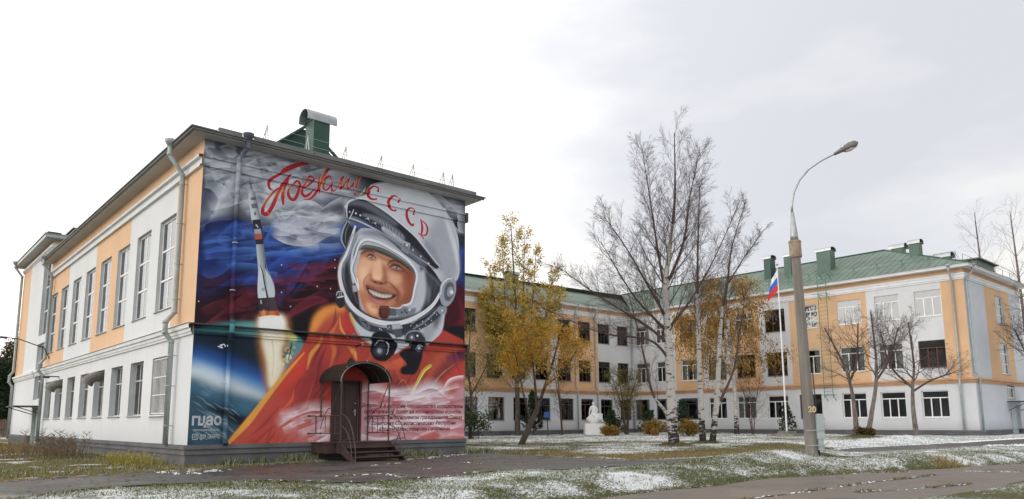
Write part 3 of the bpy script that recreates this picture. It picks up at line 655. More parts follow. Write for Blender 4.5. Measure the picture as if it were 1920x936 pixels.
    P.poly('g:285,436 325,452 360,455 400,470 440,452 448,470 410,488 350,488 300,462', (112, 60, 48), 3, .8)
    P.dots('g:326,460 388,472', 4, (58, 28, 26), 2, .85)
    P.poly('g:175,150 225,105 380,130 520,200 700,330 715,380 600,290 460,220 300,160 210,150', (70, 74, 72), 2)
    P.poly('g:188,168 300,168 440,228 640,335 712,400 690,400 600,325 420,255 300,192 205,192', (120, 74, 58), 5, .65)
    P.line('g:178,150 230,112 380,138 520,208 640,290 712,372', [4, 10, 12, 12, 10, 6], (96, 102, 98), 2)
    # brows and sockets
    P.poly('g:225,195 300,180 350,222 330,262 262,245', (168, 108, 84), 5, .75); P.poly('g:455,300 520,268 610,318 640,372 560,372 480,335', (134, 76, 60), 6, .75)
    P.line('g:190,192 232,160 282,158 322,180', [3, 8, 7, 3], (92, 54, 40), 3.5, .85)
    P.line('g:448,290 492,252 560,266 636,316 676,346', [3, 8, 9, 7, 3], (84, 46, 34), 4, .85)
    # eyes
    P.poly('g:254,212 286,198 318,220 328,236 300,233 268,223', (166, 146, 142), 1.6); P.dots('g:293,215', 5.6, (92, 104, 124), 1.6); P.dots('g:293,215', 3, (30, 30, 38), 1.5); P.dots('g:290,211', 1.5, (240, 240, 245), 1.2)
    P.line('g:244,214 270,198 300,198 336,228', [2, 5, 5, 2], (62, 36, 32), 2, .95); P.line('g:248,204 276,186 314,190', [1, 3, 1], (132, 82, 64), 2, .8); P.line('g:262,230 295,243 330,245', [1, 3, 1], (142, 90, 72), 2, .8)
    P.line('g:258,246 296,260 338,258', [1, 4, 1], (214, 164, 132), 3, .7)
    P.poly('g:484,314 514,300 556,312 598,346 556,340 514,331', (158, 136, 136), 1.6); P.dots('g:536,319', 5.8, (84, 98, 120), 1.6); P.dots('g:536,319', 3, (28, 28, 36), 1.5); P.dots('g:532,314', 1.6, (240, 240, 245), 1.2)
    P.line('g:474,314 510,297 558,308 610,352', [2, 6, 6, 2], (56, 32, 30), 2, .95); P.line('g:480,300 514,280 566,294 618,336', [1, 3, 3, 1], (108, 60, 46), 2, .8)
    P.line('g:492,334 550,350 606,358', [1, 3, 1], (104, 56, 46), 2, .85); P.line('g:500,346 560,366 620,372', [1, 3, 1], (176, 112, 84), 3, .7)
    P.line('g:596,352 640,372 670,380', [1.5, 2.5, 1], (112, 60, 48), 2, .6); P.line('g:600,340 650,350', [1.5, 1], (112, 60, 48), 2, .5)
    # smile lines
    P.line('g:272,385 232,425 218,480 232,550', [2, 6, 6, 2], (158, 98, 74), 4, .75)
    P.line('g:450,455 498,492 542,545 556,590 532,640', [2, 6, 6, 6, 2], (118, 62, 48), 4, .7)
    P.poly('g:236,440 290,470 400,510 440,530 400,540 300,505 250,485', (196, 132, 102), 6, .7)
    # lips and teeth
    P.poly('g:238,492 300,506 360,544 440,562 525,578 548,580 515,618 440,642 360,636 295,606 258,560', (84, 42, 42), 1.8)
    P.poly('g:240,488 290,490 340,510 390,506 440,532 520,566 545,580 480,583 400,568 330,544 270,515', (160, 98, 84), 3, .85)
    P.poly('g:268,538 322,554 400,580 492,590 474,612 430,620 366,612 306,590', (206, 200, 190), 1.6)
    P.poly('g:268,538 322,554 400,580 492,590 484,598 400,590 322,566 272,548', (150, 140, 134), 2.5, .6)
    for q in ['g:294,548 299,585', 'g:322,558 326,596', 'g:352,568 356,606', 'g:386,578 388,614', 'g:418,585 418,618', 'g:446,589 445,617', 'g:468,592 466,612']:
        P.line(q, 1.4, (128, 116, 112), 1.4, .75)
    P.line('g:270,560 330,596 400,620 480,614', [2, 3, 2], (96, 52, 50), 2, .8)
    P.poly('g:262,572 300,608 360,634 440,640 500,628 440,668 380,682 312,662 272,622', (178, 104, 94), 3)
    P.poly('g:300,632 360,652 420,656 380,672 322,654', (208, 146, 136), 3, .7)
    P.poly('g:285,690 345,702 400,700 360,716 305,712', (150, 90, 68), 5, .7)
    # dark gap between the liner and the outer ring, straps in it
    P.poly('d:108,400 128,470 150,560 178,640 205,715 262,758 330,790 250,790 165,715 110,620 88,500', (44, 46, 58), 4, .9)
    P.poly('d:330,790 400,775 480,765 600,735 680,660 720,560 745,600 700,690 600,770 480,800 380,802', (52, 54, 66), 4, .85)
    P.poly('d:640,470 700,520 730,560 700,650 660,700 672,600 650,540', (58, 60, 74), 5, .8)
    P.poly('d:200,195 330,190 470,270 560,330 640,430 600,420 480,320 340,240 220,215', (112, 118, 134), 7, .8)
    P.line('d:128,520 152,600 180,680', [6, 10, 6], (96, 78, 72), 3, .8); P.poly('d:146,560 172,556 178,598 152,604', (160, 164, 174), 1, curve=False)
    # ---- liner rim round the face opening
    P.line('g:165,520 120,400 100,330 140,200 165,120 200,70 260,50 380,85 500,150 620,225 700,310 730,370 735,430 715,520 695,620 670,670 620,690 600,720 550,722', [8, 8, 9, 9, 10, 12, 13, 13, 13, 13, 12, 11, 11, 10, 9, 9, 7, 7, 5], (206, 210, 220), 1.6)
    P.line('g:172,520 130,400 112,335 150,205 176,125 208,82 262,64 378,98 495,162 612,238 690,320 716,375 720,430 700,520 680,615 655,655 610,676', 3, (84, 88, 100), 1.4, .85)
    P.line('g:150,420 165,500 168,540', [4, 6, 4], (214, 216, 222), 1.6)
    # ---- outer white ring of the helmet
    P.line('d:165,160 110,330 65,420 62,520 100,640 170,730 270,790 380,815 480,810 600,760 690,690 745,600', [8, 12, 13, 15, 17, 18, 18, 18, 18, 17, 15, 12], (206, 208, 216), 1.6)
    P.line('d:150,210 95,340 52,430 50,530 84,640 150,738 255,806 380,836 490,830 620,775 720,700', [3, 4, 4, 4, 5, 5, 5, 5, 5, 5, 4], (110, 112, 124), 2, .8)
    P.line('d:85,440 82,520 118,630 185,715 275,770 380,792 480,788', [3, 4, 4, 4, 4, 4, 3], (44, 46, 56), 2, .9)
    P.line('d:60,430 62,520 90,600', [3, 5, 3], (216, 190, 140), 3, .6)
    # underside band with catches
    P.poly('d:130,720 200,790 300,830 400,850 520,840 640,780 740,680 770,720 700,800 580,870 470,900 380,880 260,870 170,800', (64, 66, 78), 1.5)
    P.line('d:560,850 640,800 740,700', [6, 8, 8], (124, 130, 144), 2); P.dots('d:600,850 620,800 640,822 660,785 680,795 700,745 715,755 735,710 340,858 330,850 580,828', 2.6, (190, 195, 205), 1.3)
    P.poly('d:190,770 240,795 265,835 255,862 215,830', (104, 110, 122), 1.2); P.line('d:205,800 240,812 250,840', 3, (36, 38, 48), 1.2); P.dots('d:235,808', 4, (30, 32, 40))
    P.poly('d:378,825 470,818 485,905 440,915 420,870 380,862', (86, 90, 102), .6, curve=False); P.poly('d:412,820 470,818 474,850 418,856', (166, 172, 182), .6, curve=False)
    P.poly('d:480,825 545,812 550,850 490,865', (58, 60, 72), .6, curve=False); P.dots('d:375,838 385,850 395,840 540,830', 2.5, (180, 184, 194), 1.3)
    P.poly('d:720,720 760,700 785,712 770,750 735,752', (140, 146, 158), 1); P.dots('d:752,728', 4, (210, 214, 222), 1.4)
    # microphone arm
    P.poly('d:395,712 450,716 445,765 390,765', (92, 96, 108), 1, curve=False); P.poly('d:440,715 470,712 500,700 540,715 575,712 565,745 520,765 460,770', (120, 126, 138), 1.5)
    P.line('d:395,708 450,712 470,708 490,690 540,684', [3, 4, 4, 4, 3], (206, 210, 218), 1.3); P.dots('d:532,722', 7, (160, 166, 178), 1.5); P.dots('d:532,722', 3, (230, 232, 238)); P.dots('d:480,740 500,728 512,742', 4, (44, 46, 56))
    P.poly('d:330,705 365,695 395,705 402,745 385,780 350,785 325,760', (84, 46, 40), 1.2); P.line('d:338,712 365,702 388,714 394,745 380,770', 2.4, (156, 112, 98), 1.3, .8); P.poly('d:345,720 375,715 385,745 360,765 342,750', (104, 58, 48), 3)
    # right ear disc
    P.poly('d:735,610 745,550 780,510 820,505 846,540 846,600 825,660 790,700 755,690 738,650', (150, 156, 168), 1.2)
    P.line('d:742,620 750,560 785,518 820,512', [4, 6, 6, 4], (206, 210, 220), 1.5); P.poly('d:765,610 775,560 805,535 832,560 830,620 800,665 772,650', (92, 96, 110), 3)
    P.poly('d:785,600 800,570 822,570 828,600 812,632 790,630', (140, 146, 158), 2.5); P.dots('d:815,604', 10, (188, 192, 202), 3); P.dots('d:818,602', 4.5, (236, 238, 242), 2)
    P.line('d:845,545 848,600 825,665 790,702', [2, 4, 4, 2], (56, 58, 68), 1.5)
    # left small knob
    P.poly('d:30,620 45,592 80,600 95,650 88,700 60,712 38,680', (50, 52, 60), 1.2); P.line('d:38,625 48,600 75,600', 3, (190, 195, 205), 1.4); P.line('d:45,640 85,632', 5, (196, 200, 208), 1.5); P.line('d:55,605 62,640', 2.5, (190, 195, 205), 1.2); P.line('d:70,602 75,640', 2.5, (190, 195, 205), 1.2)
    # hose connectors at the collar
    P.poly('k:400,470 430,435 500,425 560,440 610,500 640,560 630,620 570,690 520,715 440,700 395,640 385,560', (32, 33, 42), 1.2)
    P.line('k:420,560 450,520 500,512 545,545 560,600 545,650', [2, 4, 5, 5, 4, 2], (186, 192, 202), 1.3); P.poly('k:420,600 450,560 510,550 540,600 515,650 460,665 425,640', (62, 66, 82), 4)
    P.dots('k:475,610', 13, (110, 116, 134), 4); P.dots('k:476,612', 6, (200, 205, 214), 3); P.dots('k:478,612', 3, (30, 32, 42), 1.4)
    P.line('k:410,490 480,482 560,500', 3, (90, 94, 108), 2, .8)
    P.poly('k:720,500 735,440 800,410 870,420 915,470 925,540 890,600 800,580 745,560', (58, 62, 74), 1.2)
    P.line('k:725,520 740,450 800,418 870,428 915,480', [3, 5, 6, 5, 3], (140, 146, 158), 1.6); P.poly('k:760,480 800,450 820,520 780,540', (112, 118, 132), 4, .8); P.dots('k:790,480 845,465 740,545', 5, (196, 202, 212), 1.8)
    P.poly('k:790,530 850,520 895,560 890,640 850,680 800,650 770,590', (38, 40, 52), 1.5); P.dots('k:855,590', 14, (92, 98, 116), 4); P.dots('k:852,585', 6, (190, 196, 208), 3)
    P.line('k:820,600 845,555 885,570', [2, 4, 2], (170, 176, 188), 1.4)
    P.dots('k:228,462', 6, (120, 124, 140), 2); P.poly('k:210,460 225,440 245,465 240,510 222,515', (110, 114, 132), 2, .9); P.dots('k:295,545 300,545', 5, (180, 186, 196), 2); P.line('k:250,570 300,545', [8, 4], (40, 40, 50), 2)
    # ---- the red lettering with gold in it
    red, gold = (168, 34, 46), (206, 168, 74)
    def let(q, w, cols=None, halo=True):
        w = np.array(w, float) * 100 / 7.2 / 55
        if halo: P.line(q, w + 5.5, (206, 168, 178), 2.5, .55)
    L = [('i:705,118 600,128 480,165 380,215 310,268 240,305 185,345 168,400 185,455 225,480', [26, 42, 56, 50, 26, 30, 34, 30, 24, 6], [red, red]),
         ('i:448,280 400,350 340,430 290,530 240,650 195,740 145,800 95,790 90,735 125,650 180,570 250,490 330,440 400,400', [22, 34, 40, 40, 40, 40, 44, 44, 36, 26, 22, 20, 18, 10], [red, red, red, gold, red, red, red, red, red, gold, gold, red, red, red]),
         ('i:430,330 400,400 372,480 360,570 365,670', [20, 34, 34, 40, 20], [red, red, gold, red, red]),
         ('i:440,470 435,540 470,600 520,600 560,530 580,450 580,380 540,360 500,400 460,440 440,500', [20, 34, 34, 34, 34, 30, 28, 22, 18, 16, 14], [red, red, red, red, red, red, red, red, red, gold, gold]),
         ('i:505,400 530,440 570,450 620,420', [8, 10, 10, 8], [gold, red]),
         ('i:610,470 680,430 750,370 770,320 740,290 700,310 665,380 625,460 620,520 660,560 720,530 790,460', [8, 16, 26, 26, 22, 20, 24, 30, 34, 32, 24, 10], [red, red, red, red, red, red, gold, red, red, red, red, red]),
         ('i:860,300 835,360 845,450 860,530', [12, 26, 26, 4], [red, gold, red, red]),
         ('i:1010,180 960,210 910,290 870,380 830,470 780,550 720,600 640,602', [14, 32, 34, 34, 32, 26, 18, 4], [red, red, gold, gold, red, red, red, red]),
         ('i:1020,330 990,290 940,320 910,380 905,450 925,480 960,470 1000,420 1020,370', [10, 20, 26, 26, 26, 22, 18, 18, 16], [red, red, red, gold, red, red, red, red, red]),
         ('i:1025,370 1010,430 1035,490 1065,480', [14, 16, 18, 8], [red, red]), ('i:1015,470 1005,520 1015,545', [10, 8, 3], [red, red]),
         ('i:1065,480 1110,400 1150,330 1180,295', [6, 14, 26, 18], [red, gold, red, red]), ('i:1180,295 1150,370 1130,460 1160,440 1210,370 1260,320', [14, 26, 22, 16, 22, 16], [red, gold, red, red, gold, red]),
         ('i:1260,320 1230,400 1220,460 1260,450 1300,400 1320,370', [14, 24, 20, 12, 14, 10], [red, gold, red, red, red, red]), ('i:1320,370 1300,440 1310,490', [12, 16, 4], [red, red]),
         ('i:1480,210 1420,240 1395,280 1370,360 1350,440 1345,490', [40, 44, 40, 28, 22, 6], [red, red, red, gold, red, red]),
         ('i:1400,250 1440,240', [30, 44], [red, red])]
    for q, w, c in L: P.line(q, np.array(w) * .27 + 6, (202, 160, 172), 3, .5)
    for q, w, c in L: P.line(q, np.array(w) * .31 + .8, red, 1, 1, cols=[(150, 30, 42) if k is red else (190, 140, 62) for k in c])
    for q, w, c in L: P.line(q, np.array(w) * .20, red, 1.5, .8)
    P.dots('i:1330,535', 5.5, red, 1.5)
    for q in ['i:110,720 150,770 170,800', 'i:345,500 370,480', 'i:1120,370 1140,350', 'i:890,330 900,380']: P.line(q, 1.2, (226, 196, 150), 1.2, .8)
    P.line('i:1480,440 1430,510 1390,552', [2, 7, 3], (206, 186, 90), 2, .85)
    # СССР on the helmet
    def cc(q, w):
        P.line(q, np.array(w) + 3.5, (216, 176, 184), 2.5, .6)
        P.line(q, w, (170, 30, 44), 1.2)
    cc('j:492,160 490,125 450,105 410,125 380,170 385,210 420,240 465,240', [6, 6, 5, 9, 13, 13, 8, 5]); P.dots('j:488,155', 5, (170, 30, 44), 1.2); P.dots('j:465,238', 4, (170, 30, 44), 1.2)
    cc('j:698,270 700,235 665,205 625,215 592,265 598,310 632,350 672,360', [6, 6, 5, 9, 13, 13, 8, 5]); P.dots('j:694,268', 5, (170, 30, 44), 1.2); P.dots('j:670,352', 4, (170, 30, 44), 1.2)
    cc('j:858,395 855,350 825,330 790,350 785,410 805,470 840,510 855,495', [6, 6, 5, 9, 13, 13, 8, 6]); P.dots('j:856,392', 5, (170, 30, 44), 1.2); P.dots('j:850,505', 5, (170, 30, 44), 1.2)
    cc('j:930,450 945,530 935,610', [6, 11, 8]); cc('j:930,455 975,490 998,540 985,605 940,610', [4, 6, 9, 7, 4]); cc('j:908,590 935,615 958,645', [4, 6, 5])
    # ---- small white marks low on the left
    for q, w in [('m:235,215 260,208 270,222', 4), ('m:222,222 250,232', 4), ('m:245,212 240,232', 3)]: P.line(q, w, (220, 224, 230), 1.2)
    # ---- mottling of spray paint
    n = fnoise(TH, TW, 60, rng) * .5 + fnoise(TH, TW, 17, rng) * .3 + fnoise(TH, TW, 4, rng) * .2
    P.c *= (1 + (n - .5) * .16)[..., None]
    lum = (P.c * [.25, .65, .10]).sum(-1, keepdims=True); P.c = np.maximum(lum + (P.c - lum) * .84, .002) ** 1.10
    return P.c

G = -.62                                       # ground level; z = 0 is the top of the plinths, y runs along the left facade
def mural_material():
    px = paint_mural() * MURAL_GAIN
    img = bpy.data.images.new('mural_paint', TW, TH, float_buffer=False)
    v = np.clip(px, 0, 1); v = np.where(v <= .0031308, v * 12.92, 1.055 * v ** (1 / 2.4) - .055)
    a = np.ones((TH, TW, 4), np.float32); a[..., :3] = v[::-1]
    img.pixels.foreach_set(a.ravel()); img.update(); img.pack()
    m = bpy.data.materials.new('mural_paint'); m.use_nodes = True; t = m.node_tree; b = t.nodes['Principled BSDF']
    b.inputs['Roughness'].default_value = .82; b.inputs['Specular IOR Level'].default_value = .25
    g = t.nodes.new('ShaderNodeNewGeometry'); sp = t.nodes.new('ShaderNodeSeparateXYZ'); t.links.new(g.outputs['Position'], sp.inputs[0])
    cb = t.nodes.new('ShaderNodeCombineXYZ')
    t.links.new(M('DIVIDE', sp.outputs[0], TW / MPX, t), cb.inputs[0]); t.links.new(M('DIVIDE', M('SUBTRACT', sp.outputs[2], MH - TH / MPX, t), TH / MPX, t), cb.inputs[1])
    ti = t.nodes.new('ShaderNodeTexImage'); ti.image = img; ti.interpolation = 'Linear'; ti.extension = 'EXTEND'; t.links.new(cb.outputs[0], ti.inputs[0])
    t.links.new(ti.outputs[0], b.inputs['Base Color'])
    n2 = t.nodes.new('ShaderNodeTexNoise'); n2.inputs['Scale'].default_value = 45; t.links.new(g.outputs['Position'], n2.inputs['Vector'])
    bp = t.nodes.new('ShaderNodeBump'); bp.inputs['Strength'].default_value = .25; bp.inputs['Distance'].default_value = .02
    t.links.new(n2.outputs[0], bp.inputs['Height']); t.links.new(bp.outputs[0], b.inputs['Normal'])
    return m
MURAL_GAIN = 1.36
MT['mural'] = mural_material()

def wall(mb, axis, c, u0, u1, z0, z1, holes=(), zones=None, depth=.2, rev=2, default=0):
    """wall sheet in the plane axis=c facing the negative side, with real openings and reveals; zones(u, z) -> material slot"""
    us = sorted({u0, u1, *[h[0] for h in holes], *[h[1] for h in holes], *([q for q in (zones[0] if zones else [])])})
    zs = sorted({z0, z1, *[h[2] for h in holes], *[h[3] for h in holes], *([q for q in (zones[1] if zones else [])])})
    us = [u for u in us if u0 <= u <= u1]; zs = [z for z in zs if z0 <= z <= z1]
    P = (lambda u, z, d: (c + d, u, z)) if axis == 'x' else (lambda u, z, d: (u, c + d, z))
    for i in range(len(us) - 1):
        for j in range(len(zs) - 1):
            um, zm = (us[i] + us[i + 1]) / 2, (zs[j] + zs[j + 1]) / 2
            if any(h[0] < um < h[1] and h[2] < zm < h[3] for h in holes): continue
            q = [P(us[i], zs[j], 0), P(us[i + 1], zs[j], 0), P(us[i + 1], zs[j + 1], 0), P(us[i], zs[j + 1], 0)]
            mb.face(q if axis == 'y' else q[::-1], zones[2](um, zm) if zones else default)
    for a, b, lo_, hi_ in holes:
        for q in ([P(a, lo_, 0), P(b, lo_, 0), P(b, lo_, depth), P(a, lo_, depth)], [P(a, hi_, 0), P(b, hi_, 0), P(b, hi_, depth), P(a, hi_, depth)],
                  [P(a, lo_, 0), P(a, hi_, 0), P(a, hi_, depth), P(a, lo_, depth)], [P(b, lo_, 0), P(b, hi_, 0), P(b, hi_, depth), P(b, lo_, depth)]):
            mb.face(q, rev)

# ---------------------------------------------------------------- windows: a part 'window' (its frame) with panes, sill, curtain under it
WPROTO = {}
def frame_bars(w, h, vs_, hs_, t=.06, d=.06, y=.0):
    """vs_: (x, z0, z1) mullions, hs_: (z, x0, x1) transoms"""
    mb = MB()
    mb.box((0, y, 0), (t, y + d, h)); mb.box((w - t, y, 0), (w, y + d, h)); mb.box((t, y, 0), (w - t, y + d, t)); mb.box((t, y, h - t), (w - t, y + d, h))
    for z, x0, x1 in hs_: mb.box((x0, y - .004, z - t * .45), (x1, y + d - .003, z + t * .45))
    for x, z0, z1 in vs_: mb.box((x - t * .5, y + .004, z0), (x + t * .5, y + d - .006, z1))
    return mb
PANES = {}
def pane_mesh(w, h, g='glass'):
    k = (round(w, 2), round(h, 2), g)
    if k not in PANES:
        mb = MB(); mb.box((0, 0, 0), (k[0], .012, k[1])); PANES[k] = mb.mesh('pane', MT[g])
    return PANES[k]
def make_window(kind, w, h, frame, sillm, curtain=None, sill=True, seed=0):
    """returns a window part at the origin (x along the wall, y into it, z up)"""
    r = random.Random(seed); t = .085 if frame == 'pvc' else .06
    if kind == 'tall6':
        vs_ = [(w / 2, t, h - t)]; hs_ = [(h * .335, t, w - t), (h * .665, t, w - t)]
        cells = [(t + .02 if i == 0 else w / 2 + .05, (0, h * .335, h * .665)[j] + .06, w / 2 - t - .05, h * .33 - .1) for i in (0, 1) for j in (0, 1, 2)]
    elif kind == 'old':                         # transom high, two lights above, casements below
        zt = h * .66; vs_ = [(w * .36, t, h - t), (w * .68, t, zt)]; hs_ = [(zt, t, w - t)]
        cells = [(t, zt + .04, w * .36 - t - .03, h - zt - t - .04), (w * .36 + .03, zt + .04, w * .64 - t - .03, h - zt - t - .04)]
        cells += [(t, t, w * .36 - t - .03, zt - t - .04), (w * .36 + .03, t, w * .32 - .06, zt - t - .04), (w * .68 + .03, t, w * .32 - t - .03, zt - t - .04)]
    elif kind == 'three':                       # a top light and three lights below
        zt = h * .73; vs_ = [(w * .33, t, zt), (w * .66, t, zt)]; hs_ = [(zt, t, w - t)]
        cells = [(t, zt + .04, w - 2 * t, h - zt - t - .04)] + [(x + .03, t, w * .33 - .07, zt - t - .04) for x in (.03, w * .33, w * .66)]
    elif kind == 'grid':                        # three by two
        zt = h * .72; vs_ = [(w * .34, t, h - t), (w * .66, t, h - t)]; hs_ = [(zt, t, w - t)]
        cells = [(x + .04, z, w * .32 - .06, q) for x in (.03, w * .34, w * .66) for z, q in ((t, zt - t - .04), (zt + .04, h - zt - t - .04))]
    elif kind == 'two':
        zt = h * .74; vs_ = [(w * .38, t, zt)]; hs_ = [(zt, t, w - t)]
        cells = [(t, zt + .04, w - 2 * t, h - zt - t - .04), (t, t, w * .38 - t - .03, zt - t - .04), (w * .38 + .03, t, w * .62 - t - .03, zt - t - .04)]
    f = frame_bars(w, h, vs_, hs_, t).build('window', MT[frame])
    for x, z, pw, ph in cells:
        link('pane', pane_mesh(pw, ph, 'coated' if (kind == 'tall6' or curtain == 'blind') else 'glass'), f, (x, .012 if kind == 'tall6' else .025, z))
    if sill:
        s = MB(); s.box((-.04, -.25 if kind == 'old' else -.165, -.045), (w + .04, .0, -.018)); s.build('sill', MT[sillm], f)
    if curtain:
        c = MB(); y = .16
        if curtain == 'blind': c.box((.05, y, .05), (w - .05, y + .01, h - .05)); c.build('blind', MT['blind'], f)  # added pale panel behind the panes, painting the reflected sky
        else:
            for x0, x1 in ((.04, w * (.18 + .02 * (len(kind) + int(w * 100)) % 3 * .1 + .1)), (w * (.62 + .1 * (int(w * 50) % 2)), w - .04)):
                n = 7
                for k in range(n):
                    a, b = x0 + (x1 - x0) * k / n, x0 + (x1 - x0) * (k + 1) / n
                    c.face([(a, y + .03 * (k % 2), .05), (b, y + .03 * ((k + 1) % 2), .05), (b, y + .03 * ((k + 1) % 2), h - .05), (a, y + .03 * (k % 2), h - .05)])
            c.build('curtain', MT['curtain'], f)
    return f
def place_window(key, parent, loc, rz, **kw):
    if key not in WPROTO:
        w = make_window(*key[:4], key[4], curtain=key[5] if len(key) > 5 else None)
        WPROTO[key] = w
    else: w = copy_tree(WPROTO[key])
    w.parent = parent; w.location = loc; w.rotation_euler.z = rz
    return w

# ================================================================ the mural wing
W1, Y1, Y2 = 10.87, 25.7, 36.3
mural_b = empty('school_wing', (0, 0, G)); tag(mural_b, 'two-storey orange and white school wing whose end wall carries a cosmonaut mural', 'building')
mural_b.location = (0, 0, 0)
up = [(a, a + 1.87, 4.67, 8.04) for a in (2.53, 5.52, 8.49, 11.49, 14.45, 17.42, 20.4, 23.35)]
lo_w = [(a, a + 1.78, .96, 2.98) for a in (2.46, 5.37, 8.3, 11.22, 14.08, 17.04, 19.98, 22.85)]
zu = [2.47, 8.51, 14.41, 20.44]
def z_left(u, z):
    if z < 3.66: return 1
    if z > 9.25: return 0
    return 0 if (u < 2.47 or 8.51 < u < 14.41 or u > 20.44) else 1
mb = MB()
wall(mb, 'x', 0, 0, Y1, 0, 10.12, up + lo_w, (zu, [3.66, 9.25], z_left), .26, 2)
stair_h = [(26.2, 28.5, 2.1, 5.45), (26.2, 28.5, 5.95, 10.5), (25.9, 28.3, -.6, 1.62)]
def z_v2(u, z):
    if z > 11.2: return 0
    if z < 3.66: return 1
    return 1 if 25.95 < u < 33.2 else 0
wall(mb, 'x', .004, Y1, Y2, -.6, 11.5, stair_h, ([25.95, 33.2], [3.66, 11.2], z_v2), .3, 2)
mb.face([(0, Y1, 9.9), (0, Y1, 11.5), (W1, Y1, 11.5), (W1, Y1, 9.9)][::-1], 0)
mb.build('wall', [MT['orange'], MT['white'], MT['reveal']], mural_b)
mb = MB()                                      # plain sides away from the photograph
mb.face([(W1, 0, -1), (W1, Y2, -1), (W1, Y2, 10.12), (W1, 0, 10.12)], 0)
mb.face([(0, Y2, -1), (W1, Y2, -1), (W1, Y2, 11.5), (0, Y2, 11.5)], 0)
mb.build('side_wall', [MT['white']], mural_b)
mb = MB()
wall(mb, 'y', 0, .002, W1 - .002, 0, 10.12, [(4.95, 6.0, 0, 2.12)], None, .14, 0)
mb.build('mural_wall', [MT['mural']], mural_b)
mb = MB()                                      # rooms behind the windows
for x, y0, y1, z0, z1 in ((4.2, .3, Y1, 0, 10), (4.2, Y1, Y2, 0, 11.4)):
    mb.box((x, y0, z0), (x + .1, y1, z1))
mb.box((.3, .3, 3.7), (4.2, Y2 - .3, 4.0)); mb.box((.3, .3, -.1), (4.2, Y2 - .3, .02)); mb.box((.3, .3, 9.9), (4.2, Y2 - .3, 10.0))
for y in (2.0, 10.9, 19.6, 25.6, 33): mb.box((.3, y, .02), (4.2, y + .12, 9.9))
mb.build('interior_wall', MT['interior'], mural_b)
def band(name, z0, z1, prof, pts, m, parent):
    """moulding: profile of (out, z) steps run along a plan polyline pts = [(x,y,outx,outy)...] (corners mitred by hand)"""
    mb = MB(); n = len(prof)
    for k in range(len(pts)):
        x, y, ox, oy = pts[k]
        mb.v += [(x + ox * o, y + oy * o, z) for o, z in prof]
    for k in range(len(pts) - 1):
        for j in range(n - 1):
            a = k * n + j; b = a + n
            mb.f.append((a, a + 1, b + 1, b)); mb.m.append(0)
    return mb.build(name, m, parent)
p_up = [(-.05, 9.06), (.11, 9.06), (.11, 9.12), (.05, 9.125), (.05, 9.36), (.16, 9.365), (.16, 9.45), (-.05, 9.49)]
band('string_course', 0, 0, p_up, [(0, Y1, -1, 0), (0, 0, -1, 0), ], MT['trim'], mural_b)
band('painted_string_course', 0, 0, [(o * .55, z) for o, z in p_up], [(0, 0, 0, -1), (W1, 0, 0, -1)], MT['mural'], mural_b)
mb = MB(); mb.prism([(-.085, 9.06), (-.085, 9.48), (0, 9.48), (0, 9.06)], W1, W1 + .12, 'x') if False else mb.box((W1, -.10, 9.06), (W1 + .1, .3, 9.47)); mb.build('string_course_end', MT['darkmetal'], mural_b)
p_lo = [(-.05, 3.49), (.06, 3.49), (.07, 3.56), (.10, 3.58), (.10, 3.68), (.16, 3.70), (.17, 3.80), (.17, 3.83), (-.05, 3.88)]
band('lower_string_course', 0, 0, p_lo, [(0, Y1 + .3, -1, 0), (0, 0, -1, -.0)], MT['trim'], mural_b)
band('lower_string_course', 0, 0, p_lo, [(0, 28.3 + 0, -1, 0), (0, 25.9, -1, 0)], MT['trim'], mural_b)
band('lower_string_course', 0, 0, p_lo, [(0, Y2, -1, 0), (0, 28.5, -1, 0)], MT['trim'], mural_b)
band('painted_lower_string_course', 0, 0, [(o * .9, z) for o, z in p_lo[:-3]], [(0, 0, 0, -1), (W1, 0, 0, -1)], MT['mural'], mural_b)
mb = MB(); mb.box((-.17, -.17, 3.79), (W1 + .16, .0, 3.835)); mb.box((W1, -.15, 3.5), (W1 + .14, .3, 3.789)); mb.box((-.17, 0, 3.835), (-.0, .0015, 3.84)); mb.build('ledge_flashing', MT['darkmetal'], mural_b)
mb = MB(); mb.box((-.20, .0, 3.836), (0, Y1, 3.85)); mb.build('ledge_flashing', MT['roofgrey'], mural_b)
p_u2 = [(-.05, 11.02), (.05, 11.02), (.05, 11.08), (.12, 11.1), (.12, 11.24), (-.05, 11.28)]
band('upper_string_course', 0, 0, p_u2, [(0, Y2, -1, 0), (0, Y1, -1, 0)], MT['trim'], mural_b)
mb = MB(); mb.box((-.14, Y1 - .12, 11.02), (1.6, Y1, 11.24)); mb.build('upper_string_course', MT['trim'], mural_b)
# plinth in steps
def plinth(name, segs, parent, z0=-.95):
    mb = MB()
    for (x0, y0, x1, y1, sx, sy) in segs:       # box footprints grown outwards by the step depth
        for d, a, b in ((.08, z0, -.30), (.13, -.30, -.20), (.10, -.20, -.13), (.155, -.13, -.035), (.12, -.035, .0)):
            mb.box((x0 - (d if sx < 0 else 0), y0 - (d if sy < 0 else 0), a), (x1 + (d if sx > 0 else 0), y1, b))
    return mb.build(name, MT['plinth'], parent)
plinth('plinth', [(0, 0, W1, 25.85, -1, -1)], mural_b)
plinth('plinth', [(0, 28.35, 3, Y2, -1, 0)], mural_b)
